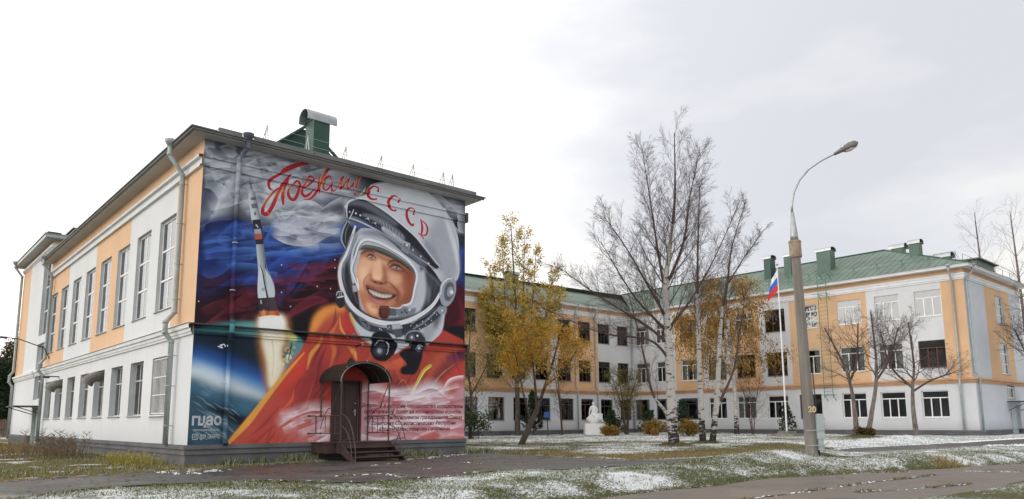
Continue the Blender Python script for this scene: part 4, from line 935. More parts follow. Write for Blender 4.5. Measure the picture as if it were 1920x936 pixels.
# eave: soffit, fascia, roof sheet
def eave_box(x0, y0, x1, y1, zs, ze, parent, o=.58, mroof='roofgrey'):
    mb = MB()
    mb.box((x0 - o + .1, y0 - o + .1, zs), (x1 + o - .1, y1, zs + .05)); mb.build('soffit', MT['soffit'], parent)
    mb = MB(); t = .03
    mb.box((x0 - o, y0 - o, zs + .03), (x1 + o, y0 - o + t + .07, ze)); mb.box((x0 - o, y0 - o + .1, zs + .03), (x0 - o + .1, y1, ze))
    mb.box((x0 - o - .05, y0 - o - .05, ze - .03), (x1 + o + .05, y0 - o + .1, ze + .012)); mb.box((x0 - o - .05, y0 - o + .1, ze - .031), (x0 - o + .1, y1, ze + .011))
    mb.build('fascia', MT[mroof], parent)
eave_box(0, 0, W1, Y1 - .01, 10.0, 10.13, mural_b)
eave_box(0, Y1, W1, Y2 + .3, 11.42, 11.98, mural_b, .55) if False else None
mb = MB(); o = .55
mb.box((-o + .06, Y1 - o + .06, 11.46), (W1, Y2 + .4, 11.52)); mb.build('soffit', MT['soffit'], mural_b)
mb = MB(); mb.box((-o, Y1 - o, 11.5), (-o + .06, Y2 + .45, 11.7)); mb.box((-o, Y1 - o - .001, 11.501), (W1, Y1 - o + .06, 11.701))
mb.box((-o - .06, Y1 - o - .06, 11.7), (W1, Y2 + .5, 11.74)); mb.build('fascia', MT['galv'], mural_b)
mb = MB()                                      # low hipped roofs
zr = 10.16; o = .55; r0, r1 = (5.4, 6.2, 11.75), (5.4, Y1, 11.75)
A, B, C_, D = (-o, -o, zr), (W1 + o, -o, zr), (W1 + o, Y1, zr), (-o, Y1, zr)
mb.face([A, B, r0]); mb.face([B, C_, r1, r0]); mb.face([D, A, r0, r1])
A, B, C_, D = (-o, Y1 - o, 11.76), (W1 + o, Y1 - o, 11.76), (W1 + o, Y2 + o, 11.76), (-o, Y2 + o, 11.76)
mb.face([A, B, (8, 31, 12.9), (2.5, 31, 12.9)]); mb.face([B, C_, (8, 31, 12.9)]); mb.face([C_, D, (2.5, 31, 12.9), (8, 31, 12.9)]); mb.face([D, A, (2.5, 31, 12.9)])
mb.build('roof', MT['green'], mural_b)
mb = MB()                                      # raised roof-edge sheets along the mural wall, with a gap at the outlet
for x0, x1 in ((.25, 1.02), (1.42, 3.6), (3.63, 6.0), (6.03, 8.4), (8.43, 11.0)):
    mb.box((x0, -.60, 10.15), (x1, -.565, 10.275)); mb.box((x0, -.565, 10.255), (x1, -.40, 10.27))
mb.build('roof_edge_sheet', MT['roofgrey'], mural_b)
mb = MB(); mb.box((-.5, 25.0, 11.75), (0.2, 26.2, 11.8)); mb.box((.9, 25.4, 11.75), (3.2, 27.5, 12.25)); mb.box((.8, 25.3, 12.25), (3.3, 27.6, 12.32)); mb.build('roof_hatch', MT['roofgrey'], mural_b)
# snow-guard railing: A-frames and wires
rail = MB()
xs_ = (2.21, 3.77, 5.33, 6.9, 8.42, 9.94, 10.42)
for x in xs_:
    for a in (-.09, .09): rail.tube([(x + a, .3, 10.3), (x, .3, 11.18)], .016, 5)
    rail.tube([(x - .06, .3, 10.6), (x + .06, .3, 10.6)], .012, 4); rail.tube([(x, .3, 11.15), (x, .85, 10.4)], .014, 4)
for z in (11.1, 10.8): rail.tube([(.4, .3, z)] + [(x, .3, z) for x in xs_], .008, 4)
rail.build('roof_railing', MT['galv'], mural_b)
# dormer with a dark green gable, and the chimney with its curved hood
mb = MB()
mb.prism([(4.3, 12.2), (5.75, 13.42), (6.0, 13.42), (7.6, 12.2), (7.6, 10.9), (4.3, 10.9)], 5.0, 8.5, 'y'); mb.build('dormer', MT['dkgreen'], mural_b)
mb = MB(); mb.tube([(4.15, 4.85, 12.12), (5.72, 4.85, 13.47), (6.02, 4.85, 13.47), (7.75, 4.85, 12.12)], .07, 6); mb.build('dormer_edge', MT['dkgreen'], mural_b)
def chimney(x0, x1, y0, y1, z0, z1, parent, body='dkgreen', axis='x', hood_h=.24, over=.14, name='chimney'):
    mb = MB(); mb.box((x0, y0, z0), (x1, y1, z1)); mb.box((x0 - .03, y0 - .03, z1 - .06), (x1 + .03, y1 + .03, z1)); ch = mb.build(name, MT[body], parent)
    mb = MB(); n = 12
    if axis == 'x': c, hw, a0, a1 = (y0 + y1) / 2, (y1 - y0) / 2 + .06, x0 - over, x1 + over
    else: c, hw, a0, a1 = (x0 + x1) / 2, (x1 - x0) / 2 + .06, y0 - over, y1 + over
    pts = [(c - hw * math.cos(math.pi * k / n), z1 + .06 + hood_h * math.sin(math.pi * k / n)) for k in range(n + 1)]
    pts = [(c - hw, z1 - .12)] + pts + [(c + hw, z1 - .12)]
    inn = [(c + (a - c) * .94, z - .025) for a, z in pts][::-1]
    for k in range(len(pts) - 1):
        q = [pts[k], pts[k + 1], inn[len(pts) - 2 - k], inn[len(pts) - 1 - k]]
        mb.prism(q, a0, a1, axis)
    mb.build('hood', MT['galv'], ch)
    return ch
chimney(5.28, 6.0, 3.0, 3.75, 10.6, 13.2, mural_b, over=.3, hood_h=.34)
# windows of the left facade
for i, (a, b, z0, z1) in enumerate(up): place_window(('tall6', 1.87, 3.37, 'pvc', 'roofgrey'), mural_b, (.12, b, z0), -math.pi / 2)
for i, (a, b, z0, z1) in enumerate(lo_w):
    if i == 0:
        w = place_window(('old', 1.78, 2.02, 'oldwood', 'trim', None), mural_b, (.12, b, z0), -math.pi / 2)
        g = MB()
        for k in range(13): g.tube([(.08 + k * .135, -.07, .04), (.08 + k * .135, -.07, 1.98)], .011, 5)
        for z in (.06, .7, 1.32, 1.96): g.box((.03, -.085, z - .015), (1.75, -.06, z + .015))
        g.build('window_grille', MT['pvc'], w)
    else: place_window(('old', 1.78, 2.02, 'oldwood', 'roofgrey'), mural_b, (.2, b, z0), -math.pi / 2)
w = place_window(('tall6', 2.3, 4.55, 'pvc', 'roofgrey'), mural_b, (.2, 28.5, 5.95), -math.pi / 2)
w = place_window(('tall6', 2.3, 3.35, 'pvc', 'roofgrey'), mural_b, (.2, 28.5, 2.1), -math.pi / 2)
mb = MB(); mb.box((.25, 25.95, -.6), (.3, 28.25, 1.6)); mb.box((.2, 27.1, -.55), (.25, 28.2, 1.5)); mb.build('side_door', MT['box'], mural_b)
mb = MB(); mb.box((-1.3, 25.7, 1.66), (0, 28.6, 1.72)); mb.tube([(-1.2, 25.8, 1.66), (0, 25.8, 1.25)], .025, 5); mb.tube([(-1.2, 28.5, 1.66), (0, 28.5, 1.25)], .025, 5); mb.build('side_canopy', MT['darkmetal'], mural_b)
mb = MB(); mb.tube([(0, 24.2, 4.3), (-.3, 24.2, 4.9), (-1.5, 24.4, 5.35), (-2.1, 24.4, 5.4)], .03, 6); mb.box((-2.6, 24.3, 5.34), (-2.05, 24.5, 5.44)); mb.build('wall_lamp', MT['darkmetal'], mural_b)
mb = MB(); mb.box((-.5, 20.9, 3.12), (-.02, 21.1, 3.17)); mb.box((-.75, 20.85, 3.06), (-.45, 21.15, 3.16)); mb.build('wall_lamp', MT['darkmetal'], mural_b)
# ventilation elbows out of two ground-floor windows
for y, z in ((12.0, 2.7), (20.45, 2.72)):
    mb = MB(); mb.tube([(.15, y, z), (-.12, y, z), (-.24, y + .03, z - .02), (-.38, y + .10, z - .12), (-.47, y + .15, z - .28)], [.21, .21, .22, .24, .27], 14, 0, cap=True)
    for t in (-.06, -.2): mb.tube([(t - .015, y, z - .003), (t + .015, y, z)], .225, 14)
    d = mb.build('ventilation_duct', MT['ductgrey'], mural_b, smooth=False)
# downpipes
def downpipe(pts, parent, r=.075, brackets=(), hopper=True, m='pipe', wallx=0, axis='x', outlet=True):
    mb = MB(); mb.tube(pts, r, 10)
    if hopper: x, y, z = pts[0]; mb.tube([(x, y, z - .02), (x, y, z + .12), (x, y, z + .22)], [r * 1.05, r * 2.1, r * 2.3], 10)
    for k in range(1, len(pts) - 1): mb.tube([Vector(pts[k]) - Vector((0, 0, .05)), Vector(pts[k]) + Vector((0, 0, .05))], r * 1.13, 10)
    o_ = mb.build('downpipe', MT[m], parent, smooth=True)
    for x, y, z in brackets:
        b = MB(); b.tube([(x, y, z - .015), (x, y, z + .015)], r * 1.25, 10)
        if axis == 'x': b.tube([(x, y, z), (wallx, y - .0, z)], .012, 5)
        else: b.tube([(x, y, z), (x, wallx, z)], .012, 5)
        b.build('bracket', MT['galv'], o_)
    return o_
downpipe([(-.62, 1.55, 10.05), (-.62, 1.55, 9.75), (-.16, 1.55, 9.1), (-.16, 1.55, 4.35), (-.42, 1.55, 4.0), (-.42, 1.55, 3.65), (-.2, 1.55, 3.35), (-.2, 1.55, -.02)], mural_b, .085, [(-.16, 1.55, z) for z in (8.8, 7.4, 6.0, 4.8)] + [(-.2, 1.55, z) for z in (2.9, 1.9, .6)])
downpipe([(-.62, 24.6, 10.05), (-.62, 24.6, 9.75), (-.16, 24.6, 9.1), (-.16, 24.6, 4.35), (-.42, 24.6, 4.0), (-.42, 24.6, 3.65), (-.2, 24.6, 3.35), (-.2, 24.6, -.3)], mural_b, .085, [(-.16, 24.6, z) for z in (8.5, 6.4, 4.9)])
downpipe([(-.6, 36.0, 11.6), (-.6, 36.0, 11.4), (-.16, 36.0, 10.8), (-.16, 36.0, 4.2), (-.36, 36.0, 3.9), (-.36, 36.0, 3.5), (-.16, 36.0, 3.2), (-.16, 36.0, -.3)], mural_b, .085)
downpipe([(1.24, -.55, 10.1), (1.24, -.5, 9.85), (1.1, -.17, 9.5), (1.1, -.17, 4.2), (1.1, -.3, 3.95), (1.1, -.3, 3.6), (1.1, -.16, 3.35), (1.1, -.16, .12), (1.1, -.28, .02)], mural_b, .08, [(1.1, -.17, z) for z in (8.2, 6.6, 5.0)], m='mural', axis='y')
# end-wall door with its arched canopy, landing, steps and railings
mb = MB(); mb.box((4.955, .10, .0), (5.995, .139, 2.115)); mb.box((4.985, .06, .03), (5.965, .10, 2.09)); mb.box((5.44, .045, .12), (5.46, .06, 2.0)); dr = mb.build('entrance_door', MT['door'], mural_b)
mb = MB(); mb.box((5.83, .02, .92), (5.87, .06, 1.14)); mb.tube([(5.85, .0, 1.06), (5.74, .0, 1.06)], .014, 6); mb.tube([(5.85, .06, 1.06), (5.85, .0, 1.06)], .012, 6); mb.tube([(5.86, .062, 1.36), (5.86, .03, 1.36)], .022, 8); mb.build('door_handle', MT['galv'], dr)
mb = MB(); mb.box((4.95, -.05, 0), (4.86, .0, 2.2)) if False else mb.box((4.87, -.03, 0), (4.95, .05, 2.2)); mb.box((6.0, -.03, 0), (6.08, .05, 2.2)); mb.box((4.95, -.03, 2.12), (6.0, .05, 2.2)); mb.build('door_frame', MT['door'], mural_b)
CX, HW, FY, SZ = 5.4, .96, -1.5, 2.1           # canopy centre, half width, front, springing height
can = empty('canopy', (0, 0, 0), parent=mural_b)
mb = MB(); n = 18
arc = [(CX - (HW + .06) * math.cos(math.pi * k / n), SZ + .68 * math.sin(math.pi * k / n)) for k in range(n + 1)]
inn = [(CX + (a - CX) * .985, z - .02) for a, z in arc]
for k in range(n): mb.prism([arc[k], arc[k + 1], inn[k + 1], inn[k]], FY - .04, -.01, 'y')
mb.build('canopy_sheet', MT['canopy'], can)
for y in (FY, -.75, -.05):
    mb = MB(); mb.tube([(CX + (a - CX) * .955, y, z - .05) for a, z in arc], .018, 6); mb.build('canopy_arch', MT['galv'] if y == FY else MT['steel'], can)
mb = MB()
for k in (4, 9, 14): mb.tube([(CX + (arc[k][0] - CX) * .95, FY - .03, arc[k][1] - .06), (arc[k][0], FY - .03, arc[k][1] + .05)], .012, 5)
mb.build('canopy_clip', MT['galv'], can)
mb = MB()                                      # small gabled board over the crown of the canopy
mb.prism([(5.12, 2.62), (5.38, 2.98), (5.62, 2.72), (5.5, 2.62)], -.5, -.35, 'y'); mb.build('canopy_crown', MT['canopy'], can)
def scroll(p, q, bow, y0=None, seg=8):
    p, q = Vector(p), Vector(q); return [p.lerp(q, t / seg) + Vector(bow) * math.sin(math.pi * t / seg) for t in range(seg + 1)]
for x, y in ((4.46, -.06), (6.34, -.06), (4.46, FY), (6.34, FY)):
    mb = MB(); mb.box((x - .02, y - .02, .85 if (y > -1 and x < 5) else 0), (x + .02, y + .02, SZ)); mb.build('canopy_post', MT['steel'], can)
for x in (4.46, 6.34):                          # side brackets in two curves
    mb = MB()
    a = [(x, FY + .05, 2.02), (x, FY + .35, 1.6), (x, FY + .55, 1.25), (x, FY + .62, 1.18), (x, FY + .9, 1.15), (x, -.4, 1.0), (x, -.18, .75), (x, -.06, .45)]
    mb.tube(a, .014, 5); mb.build('canopy_bracket', MT['steel'], can)
for x in (4.46, 6.34):                          # railing bars beside the landing
    mb = MB()
    for z in (.3, .9): mb.tube([(x, FY, z), (x, -.05, z)], .018, 6); mb.tube([(x, -.12, z), (x, -.06, z)], .035, 6)
    for y in (-1.1, -.75, -.4): mb.tube([(x, y, .3), (x, y, .9)], .013, 5)
    mb.build('landing_rail', MT['steel'], can)
mb = MB(); mb.tube([(3.98, -.12, .9), (4.46, -.12, .9)], .02, 6); mb.tube([(3.98, -.12, .3), (4.46, -.12, .3)], .02, 6); mb.tube([(4.25, -.12, .3), (4.25, -.12, .9)], .02, 6)
for z in (.3, .9): mb.tube([(3.95, -.12, z), (4.01, -.12, z)], .035, 6)
mb.build('landing_rail', MT['steel'], can)
st = empty('entrance_steps', (0, 0, 0), parent=mural_b)
mb = MB(); mb.box((4.1, -1.25, -.36), (4.42, -.14, -.02)); mb.box((4.42, FY - .1, -.36), (6.42, -.14, -.02)); mb.box((4.06, -1.28, -.03), (4.42, -.14, .0)); mb.box((4.40, FY - .12, -.02), (6.44, -.16, .012)); mb.build('landing', MT['step'], st)
for k in range(3):
    y1 = FY - .1 - .3 * k; z = -.15 * (k + 1)
    mb = MB(); mb.box((4.5, y1 - .31, z - .03), (6.36 + .06 * k, y1, z)); mb.box((4.52, y1 - .02, z - .1), (6.34, y1, z - .03)); mb.build('step', MT['step'], st)
mb = MB()
for x in (4.44, 6.36): mb = MB(); mb.prism([(FY - .1, -.02), (FY - .1, -.36), (FY - 1.0, -.72), (FY - 1.05, -.6)], x, x + .05, 'x'); mb.build('stringer', MT['step'], st)
for x in (4.44, 6.40):                          # curved hand railings of the steps
    mb = MB()
    for k, (bow, top) in enumerate(((.34, .95), (.16, .55))):
        mb.tube([(x, FY - .05 - (1.05 - .25 * k) * math.sin(t * math.pi / 2 / 8), top - (top + .62) * (1 - math.cos(t * math.pi / 2 / 8))) for t in range(9)], .018, 6)
    mb.tube([(x, FY - .15, .05), (x, FY - .95, .15)], .014, 5); mb.tube([(x, FY - .2, -.2), (x, FY - .75, .45)], .014, 5)
    mb.build('hand_rail', MT['steel'], st)
# lettering painted on the wall
def text(body, x0, x1, zb, zt, m, name='lettering', shear=.28, bold=.010, y=-.006, keep_h=True):
    cu = bpy.data.curves.new(name, 'FONT'); cu.body = body; cu.shear = shear; cu.offset = bold; cu.fill_mode = 'FRONT'; cu.resolution_u = 3
    ob = bpy.data.objects.new(name, cu); COL.objects.link(ob)
    dg = bpy.context.evaluated_depsgraph_get(); dg.update()
    me = bpy.data.meshes.new_from_object(ob.evaluated_get(dg)); bpy.data.objects.remove(ob); bpy.data.curves.remove(cu)
    n = len(me.vertices); co = np.zeros(n * 3, np.float32); me.vertices.foreach_get('co', co); co = co.reshape(-1, 3)
    x = co[:, 0]; yv = co[:, 1]
    sx = (x1 - x0) / (x.max() - x.min()); cap = .72
    out = np.c_[x0 + (x - x.min()) * sx, np.full(n, y), zb + yv / cap * (zt - zb)]
    me.vertices.foreach_set('co', out.astype(np.float32).ravel()); me.materials.clear(); me.materials.append(MT[m]); me.update()
    o = link(name, me, mural_b); return o
for body, x0, x1, zb in (('Впервые в истории человечества осуществлен', 6.1, 10.80, 1.225), ('орбитальный полёт на космическом корабле', 6.2, 10.70, 1.0), ('«Восток», пилотируемом гражданином Союза', 6.22, 10.74, .785),
                         ('Советских Социалистических Республик', 6.5, 10.46, .565), ('Юрием Алексеевичем Гагариным', 6.85, 10.14, .34)):
    text(body, x0, x1, zb, zb + .15, 'letter', bold=.018)
text('гцао', .10, 1.02, .62, .98, 'letterwhite', shear=0, bold=.03)
text('@29_GRAFFITI', .36, 1.0, .19, .33, 'letterwhite', shear=0, bold=.01)
text('Городской центр', .14, .98, .475, .50, 'letterwhite', shear=0, bold=.0) if False else None
mb = MB()
def ring(mb, cx, cz, r0, r1, n=20, y=-.006, sq=False):
    for k in range(n):
        q = []
        for a, r in ((k, r0), (k + 1, r0), (k + 1, r1), (k, r1)):
            t = 2 * math.pi * a / n; c, s = math.cos(t), math.sin(t)
            if sq: mxx = (abs(c) ** 4 + abs(s) ** 4) ** .25; c, s = c / mxx, s / mxx
            q.append((cx + r * c, y, cz + r * s))
        mb.face(q)
ring(mb, .225, .255, .075, .095, sq=True); ring(mb, .225, .255, .028, .045); ring(mb, .268, .298, .0, .012, 8); mb.build('lettering_badge', MT['letterwhite'], mural_b)
mb = MB(); ring(mb, .58, .555, 0, .028, 10)     # small emblem and two rows of tiny print under the letters
mb.face([(.5, -.006, .53), (.66, -.006, .53), (.63, -.006, .55), (.53, -.006, .55)])
rr = random.Random(3)
for z in (.47, .435):
    x = .14
    while x < .95:
        w_ = rr.uniform(.015, .04); mb.face([(x, -.006, z), (x + w_, -.006, z), (x + w_, -.006, z + .018), (x, -.006, z + .018)]); x += w_ + .012
mb.build('small_print', MT['letterwhite'], mural_b)

# ================================================================ the long three-storey school behind
XR, YC, YM, XE = 55.56, -5.13, 27.92, 70.0
school = empty('school', (0, 0, 0)); tag(school, 'long three-storey orange and white school with green metal roof behind the trees', 'building')
cols_r = [(-3.45, -1.47), (-.3, 1.66), (2.8, 4.86), (6.65, 8.68), (9.77, 11.8), (13.0, 15.0), (16.15, 18.15), (19.4, 21.45), (22.7, 24.6), (25.5, 27.4)]
cols_m = [(b - 1.85, b) for b in (12.6 + 3.05 * k for k in range(7))] + [(31.85, 33.7), (34.9, 36.85), (37.95, 39.75), (41.0, 42.75), (44.1, 46.0), (47.12, 48.95), (50.1, 51.95), (53.2, 55.0)]
rows = [(.77, 2.87), (4.66, 6.83), (8.76, 10.85)]
LP = .22                                       # ground-floor wall stands proud of the floors above
hr = [(a, b, z0, z1) for a, b in cols_r for z0, z1 in rows]; hm = [(a, b, z0, z1) for a, b in cols_m for z0, z1 in rows]
def z_r(u, z):
    if z > 11.9: return 0
    if u < -3.47: return 0
    return 0 if (2.33 < u < 9.3 or 18.7 < u < 22.09 or 12.4 < u < 15.5) else 1
def z_m(u, z):
    if z > 11.9: return 0
    return 0 if (u < 37.86 or 44.01 < u < 50.02) else 1
mb = MB()
wall(mb, 'x', XR, YC, YM, 3.6, 12.4, [h for h in hr if h[2] > 3], ([-3.47, 2.33, 9.3, 12.4, 15.5, 18.7, 22.09], [11.9], z_r), .2, 2)
wall(mb, 'y', YM, W1, XR, 3.6, 12.4, [h for h in hm if h[2] > 3], ([37.86, 44.01, 50.02], [11.9], z_m), .2, 2)
wall(mb, 'x', XR - LP, YC - LP, YM - LP, -.2, 3.6, [h for h in hr if h[2] < 3], None, .3, 2, 1)
wall(mb, 'y', YM - LP, W1, XR - LP, -.2, 3.6, [h for h in hm if h[2] < 3], None, .3, 2, 1)
side_h = [(62.9, 65.0, 8.5, 10.9), (62.9, 65.0, 4.3, 6.9)]
wall(mb, 'y', YC, XR, XE, 3.6, 12.4, side_h, ([60.24, 66.7], [11.9], lambda u, z: 0 if (z > 11.9 or 60.24 < u < 66.7) else 3), .2, 2)
wall(mb, 'y', YC - LP, XR - LP, XE, -.2, 3.6, [(62.9, 65.9, -.2, 1.75), (62.9, 65.0, 2.3, 3.5)], None, .3, 2, 3)
mb.build('wall', [MT['orange2'], MT['white2'], MT['reveal'], MT['white3']], school)
mb = MB()
mb.face([(XE, YC, -1), (XE, YM + 14.5, -1), (XE, YM + 14.5, 12.4), (XE, YC, 12.4)]); mb.face([(W1, YM + 14.5, -1), (XE, YM + 14.5, -1), (XE, YM + 14.5, 12.4), (W1, YM + 14.5, 12.4)])
mb.build('side_wall', MT['white'], school)
mb = MB()
mb.box((XR + 4, YC + .3, -.2), (XR + 4.1, YM + 4, 12.3)); mb.box((W1, YM + 4, -.2), (XR + 4, YM + 4.1, 12.3))
for z in (-.15, 3.65, 7.75, 12.0): mb.box((XR + .3, YC + .3, z), (XR + 4, YM + 4, z + .2)); mb.box((W1, YM + .35, z), (XR + .3, YM + 4, z + .2))
for y in (2.1, 9.2, 15.5, 21.9): mb.box((XR + .35, y, 0), (XR + 4, y + .1, 12))
for x in (30.7, 37.3, 43.4, 49.5): mb.box((x, YM + .4, 0), (x + .1, YM + 4, 12))
mb.build('interior_wall', MT['interior'], school)
pb = [(-.02, 3.36), (.07, 3.36), (.07, 3.45), (.12, 3.47), (.12, 3.56), (-.02, 3.58)]
pt = [(-.25, 3.58), (.16, 3.58), (.18, 3.62), (.18, 3.70), (.10, 3.74), (-.25, 3.80)]
xl, yl = XR - LP, YM - LP
for prof, nm, m in ((pb, 'ochre_string_course', 'band'), (pt, 'string_course', 'band')):
    mb = MB(); n = len(prof); path = [(XE, YC - LP, 0, -1), (xl, YC - LP, -1, -1), (xl, yl, -1, -1), (W1, yl, 0, -1)]
    for x, y, ox, oy in path: mb.v += [(x + ox * o_, y + oy * o_, z) for o_, z in prof]
    for k in range(3):
        for j in range(n - 1): a = k * n + j; mb.f.append((a, a + 1, a + n + 1, a + n)); mb.m.append(0)
    mb.build(nm, MT[m], school)
pu = [(-.02, 11.42), (.06, 11.42), (.06, 11.52), (.11, 11.54), (.11, 11.75), (.15, 11.78), (.15, 11.9), (-.02, 11.95)]
mb = MB(); n = len(pu)
for x, y, ox, oy in [(XE, YC, 0, -1), (XR, YC, -1, -1), (XR, YM, -1, -1), (W1, YM, 0, -1)]: mb.v += [(x + ox * o_, y + oy * o_, z) for o_, z in pu]
for k in range(3):
    for j in range(n - 1): a = k * n + j; mb.f.append((a, a + 1, a + n + 1, a + n)); mb.m.append(0)
mb.build('upper_string_course', MT['trim'], school)
mb = MB()
for d, a, b in ((.30, -.95, -.52), (.36, -.52, -.42), (.32, -.42, -.32), (.38, -.32, -.2)):
    mb.box((XR - d, YC - d, a), (XR + .1, YM - .5, b)); mb.box((XR + .1, YC - d, a), (62.9, YC - .1, b)); mb.box((65.9, YC - d, a), (XE, YC - .1, b)); mb.box((W1, YM - d, a), (XR + .1, YM, b))
mb.build('plinth', MT['plinth'], school)
# cornice: soffit and white gutter board, mitred at the inner corner
O = .62
mb = MB()
mb.box((XR - O, YC - O, 12.3), (XR + .1, YM - O, 12.36)); mb.box((XR + .1, YC - O, 12.3), (XE + O, YC + .1, 12.36)); mb.box((W1, YM - O, 12.3), (XR + .1, YM + .1, 12.36)); mb.build('soffit', MT['trim'], school)
mb = MB()
for d, a, b in ((0, 12.36, 12.44), (.05, 12.44, 12.50)):
    mb.box((XR - O - d, YC - O - d, a), (XR - O + .12, YM - O - .001, b)); mb.box((XR - O + .12, YC - O - d, a), (XE + O, YC - O + .12, b)); mb.box((W1, YM - O - d, a), (XR - O + .1, YM - O + .12, b))
mb.build('cornice', MT['trim'], school)
RX, RY, RZ, RZM = 62.8, 3.3, 16.25, 15.55
ex, ey, emy = XR - O - .08, YC - O - .08, YM - O - .08
MT['rooftile'] = mat('green_roof', (.125, .175, .14), .5, .30, .5)
t = MT['rooftile'].node_tree; b_ = t.nodes['Principled BSDF']
g_ = t.nodes.new('ShaderNodeNewGeometry'); s_ = t.nodes.new('ShaderNodeSeparateXYZ'); t.links.new(g_.outputs['Position'], s_.inputs[0])
wv = t.nodes.new('ShaderNodeTexWave'); wv.inputs['Scale'].default_value = .55; wv.wave_profile = 'SAW'; wv.bands_direction = 'Z'; t.links.new(g_.outputs['Position'], wv.inputs['Vector'])
bp_ = t.nodes.new('ShaderNodeBump'); bp_.inputs['Strength'].default_value = .8; bp_.inputs['Distance'].default_value = .12; t.links.new(wv.outputs[0], bp_.inputs['Height']); t.links.new(bp_.outputs[0], b_.inputs['Normal'])
mb = MB(); zb = 12.5
mb.face([(ex, ey, zb), (ex, emy, zb), (RX, YM + 7.3, RZ), (RX, RY, RZ)][::-1]); mb.face([(ex, ey, zb), (XE + O, ey, zb), (RX, RY, RZ)])
mb.face([(XE + O, ey, zb), (XE + O, YM + 15, zb), (RX, YM + 7.3, RZ), (RX, RY, RZ)]); mb.face([(XE + O, YM + 15, zb), (W1, YM + 15, zb), (W1, YM + 7.3, RZM), (RX, YM + 7.3, RZ)])
mb.face([(W1, emy, zb), (ex, emy, zb), (RX, YM + 7.3, RZM + .1), (W1, YM + 7.3, RZM)])
mb.build('roof', MT['rooftile'], school)
mb = MB(); mb.tube([(RX, RY, RZ + .03), (RX, YM + 7.3, RZ + .03)], .09, 6); mb.tube([(W1, YM + 7.3, RZM + .03), (RX, YM + 7.3, RZM + .1)], .09, 6); mb.tube([(ex, ey, zb + .03), (RX, RY, RZ + .03)], .06, 6); mb.build('ridge_cap', MT['dkgreen'], school)
mb = MB()                                      # standing seams running down the slopes
def slope(x): return zb + (x - ex) * (RZ - zb) / (RX - ex)
for k in range(58):
    y = ey + 1.2 + k * .62
    x0 = ex; x1 = RX if y > RY else ex + (y - ey) / (RY - ey) * (RX - ex)
    if y > emy: x0 = ex + (y - emy)
    if x1 - x0 > .3: mb.tube([(x0, y, slope(x0) + .012), (x1, y, slope(x1) + .012)], .022, 3, cap=False)
sm = (RZM - zb) / (YM + 7.3 - emy)
for k in range(70):
    x = W1 + 6 + k * .62
    y1 = YM + 7.3
    if x > ex: y0 = emy + (x - ex)
    else: y0 = emy
    if x < RX - .3 and y1 > y0: mb.tube([(x, y0, zb + (y0 - emy) * sm + .012), (x, y1, zb + (y1 - emy) * sm + .012)], .022, 3, cap=False)
tag(mb.build('roof_seam', MT['rooftile'], school), kind='stuff')
mb = MB()                                      # eave edge dark line and snow guard railing
for y in np.arange(YC + .5, YM - 2, 2.0):
    z = slope(XR + .35); mb.tube([(XR + .35, y, z - .05), (XR + .35, y, z + .75)], .02, 4); mb.tube([(XR + .35, y, z + .7), (XR + .9, y, z + .25)], .014, 4)
for q in (.35, .7): mb.tube([(XR + .35, YC + .5, slope(XR + .35) + q), (XR + .35, YM - 2, slope(XR + .35) + q)], .012, 4)
for x in np.arange(XR + 1, XE, 2.0): mb.tube([(x, YC + .2, zb + .15), (x, YC + .2, zb + 1.1)], .02, 4)
mb.tube([(XR + 1, YC + .2, zb + 1.05), (XE, YC + .2, zb + 1.05)], .014, 4)
mb.build('roof_railing', MT['railgreen'], school)
for (y0, y1, x0, x1, z0, z1) in ((12.9, 13.6, 59.2, 60.2, 14.0, 16.75), (10.75, 11.45, 59.2, 60.2, 14.0, 16.6), (6.55, 7.85, 58.6, 59.6, 13.9, 16.35), (-.9, -.1, 59.2, 60.0, 13.4, 15.75)):
    chimney(x0, x1, y0, y1, z0, z1, school, 'dkgreen' if z1 > 16.7 else 'green', 'y', .22, .12)
for y0, x0, z in ((1.6, 62.2, 16.0), (-2.6, 60.6, 14.2)):
    chimney(x0, x0 + 1.0, y0, y0 + .9, z - .6, z + .25, school, 'green', 'y', .3, .25, name='roof_vent')
chimney(40.5, 41.6, YM + 3.0, YM + 3.9, 13.5, 15.6, school, 'green', 'x', .2, .1)
mb = MB(); mb.box((61.5, -4.5, 13.2), (66.0, -1.5, 13.9)); mb.box((61.2, -4.8, 13.9), (66.3, -1.2, 14.0)); mb.build('roof_hatch', MT['roofgrey'], school)
# windows of the school
PV = ('three', 'grid', 'two')
plan_r = {(0, 0): ('three', 'pvc', None), (0, 1): ('three', 'redwood', None), (0, 2): ('three', 'pvc', 'blind'), (1, 0): ('three', 'pvc', None), (1, 1): ('three', 'pvc', 'curtain'), (1, 2): ('three', 'pvc', 'blind'),
          (2, 0): ('three', 'pvc', None), (2, 1): ('three', 'pvc', 'curtain'), (2, 2): ('three', 'pvc', 'blind'), (3, 0): ('three', 'brown', None), (3, 1): ('three', 'pvc', 'curtain'), (3, 2): ('three', 'pvc', 'blind'),
          (4, 0): ('three', 'pvc', None), (4, 1): ('two', 'redwood', None), (4, 2): ('two', 'redwood', None), (5, 0): ('grid', 'pvc', 'curtain'), (5, 1): ('two', 'redwood', None), (5, 2): ('grid', 'pvc', 'curtain'),
          (6, 0): ('three', 'pvc', None), (7, 0): ('two', 'brown', None), (7, 1): ('three', 'pvc', 'curtain'), (8, 1): ('three', 'pvc', None), (8, 0): ('two', 'brown', None), (8, 2): ('three', 'pvc', 'curtain'), (9, 1): ('three', 'pvc', 'curtain'), (9, 2): ('three', 'pvc', 'blind')}
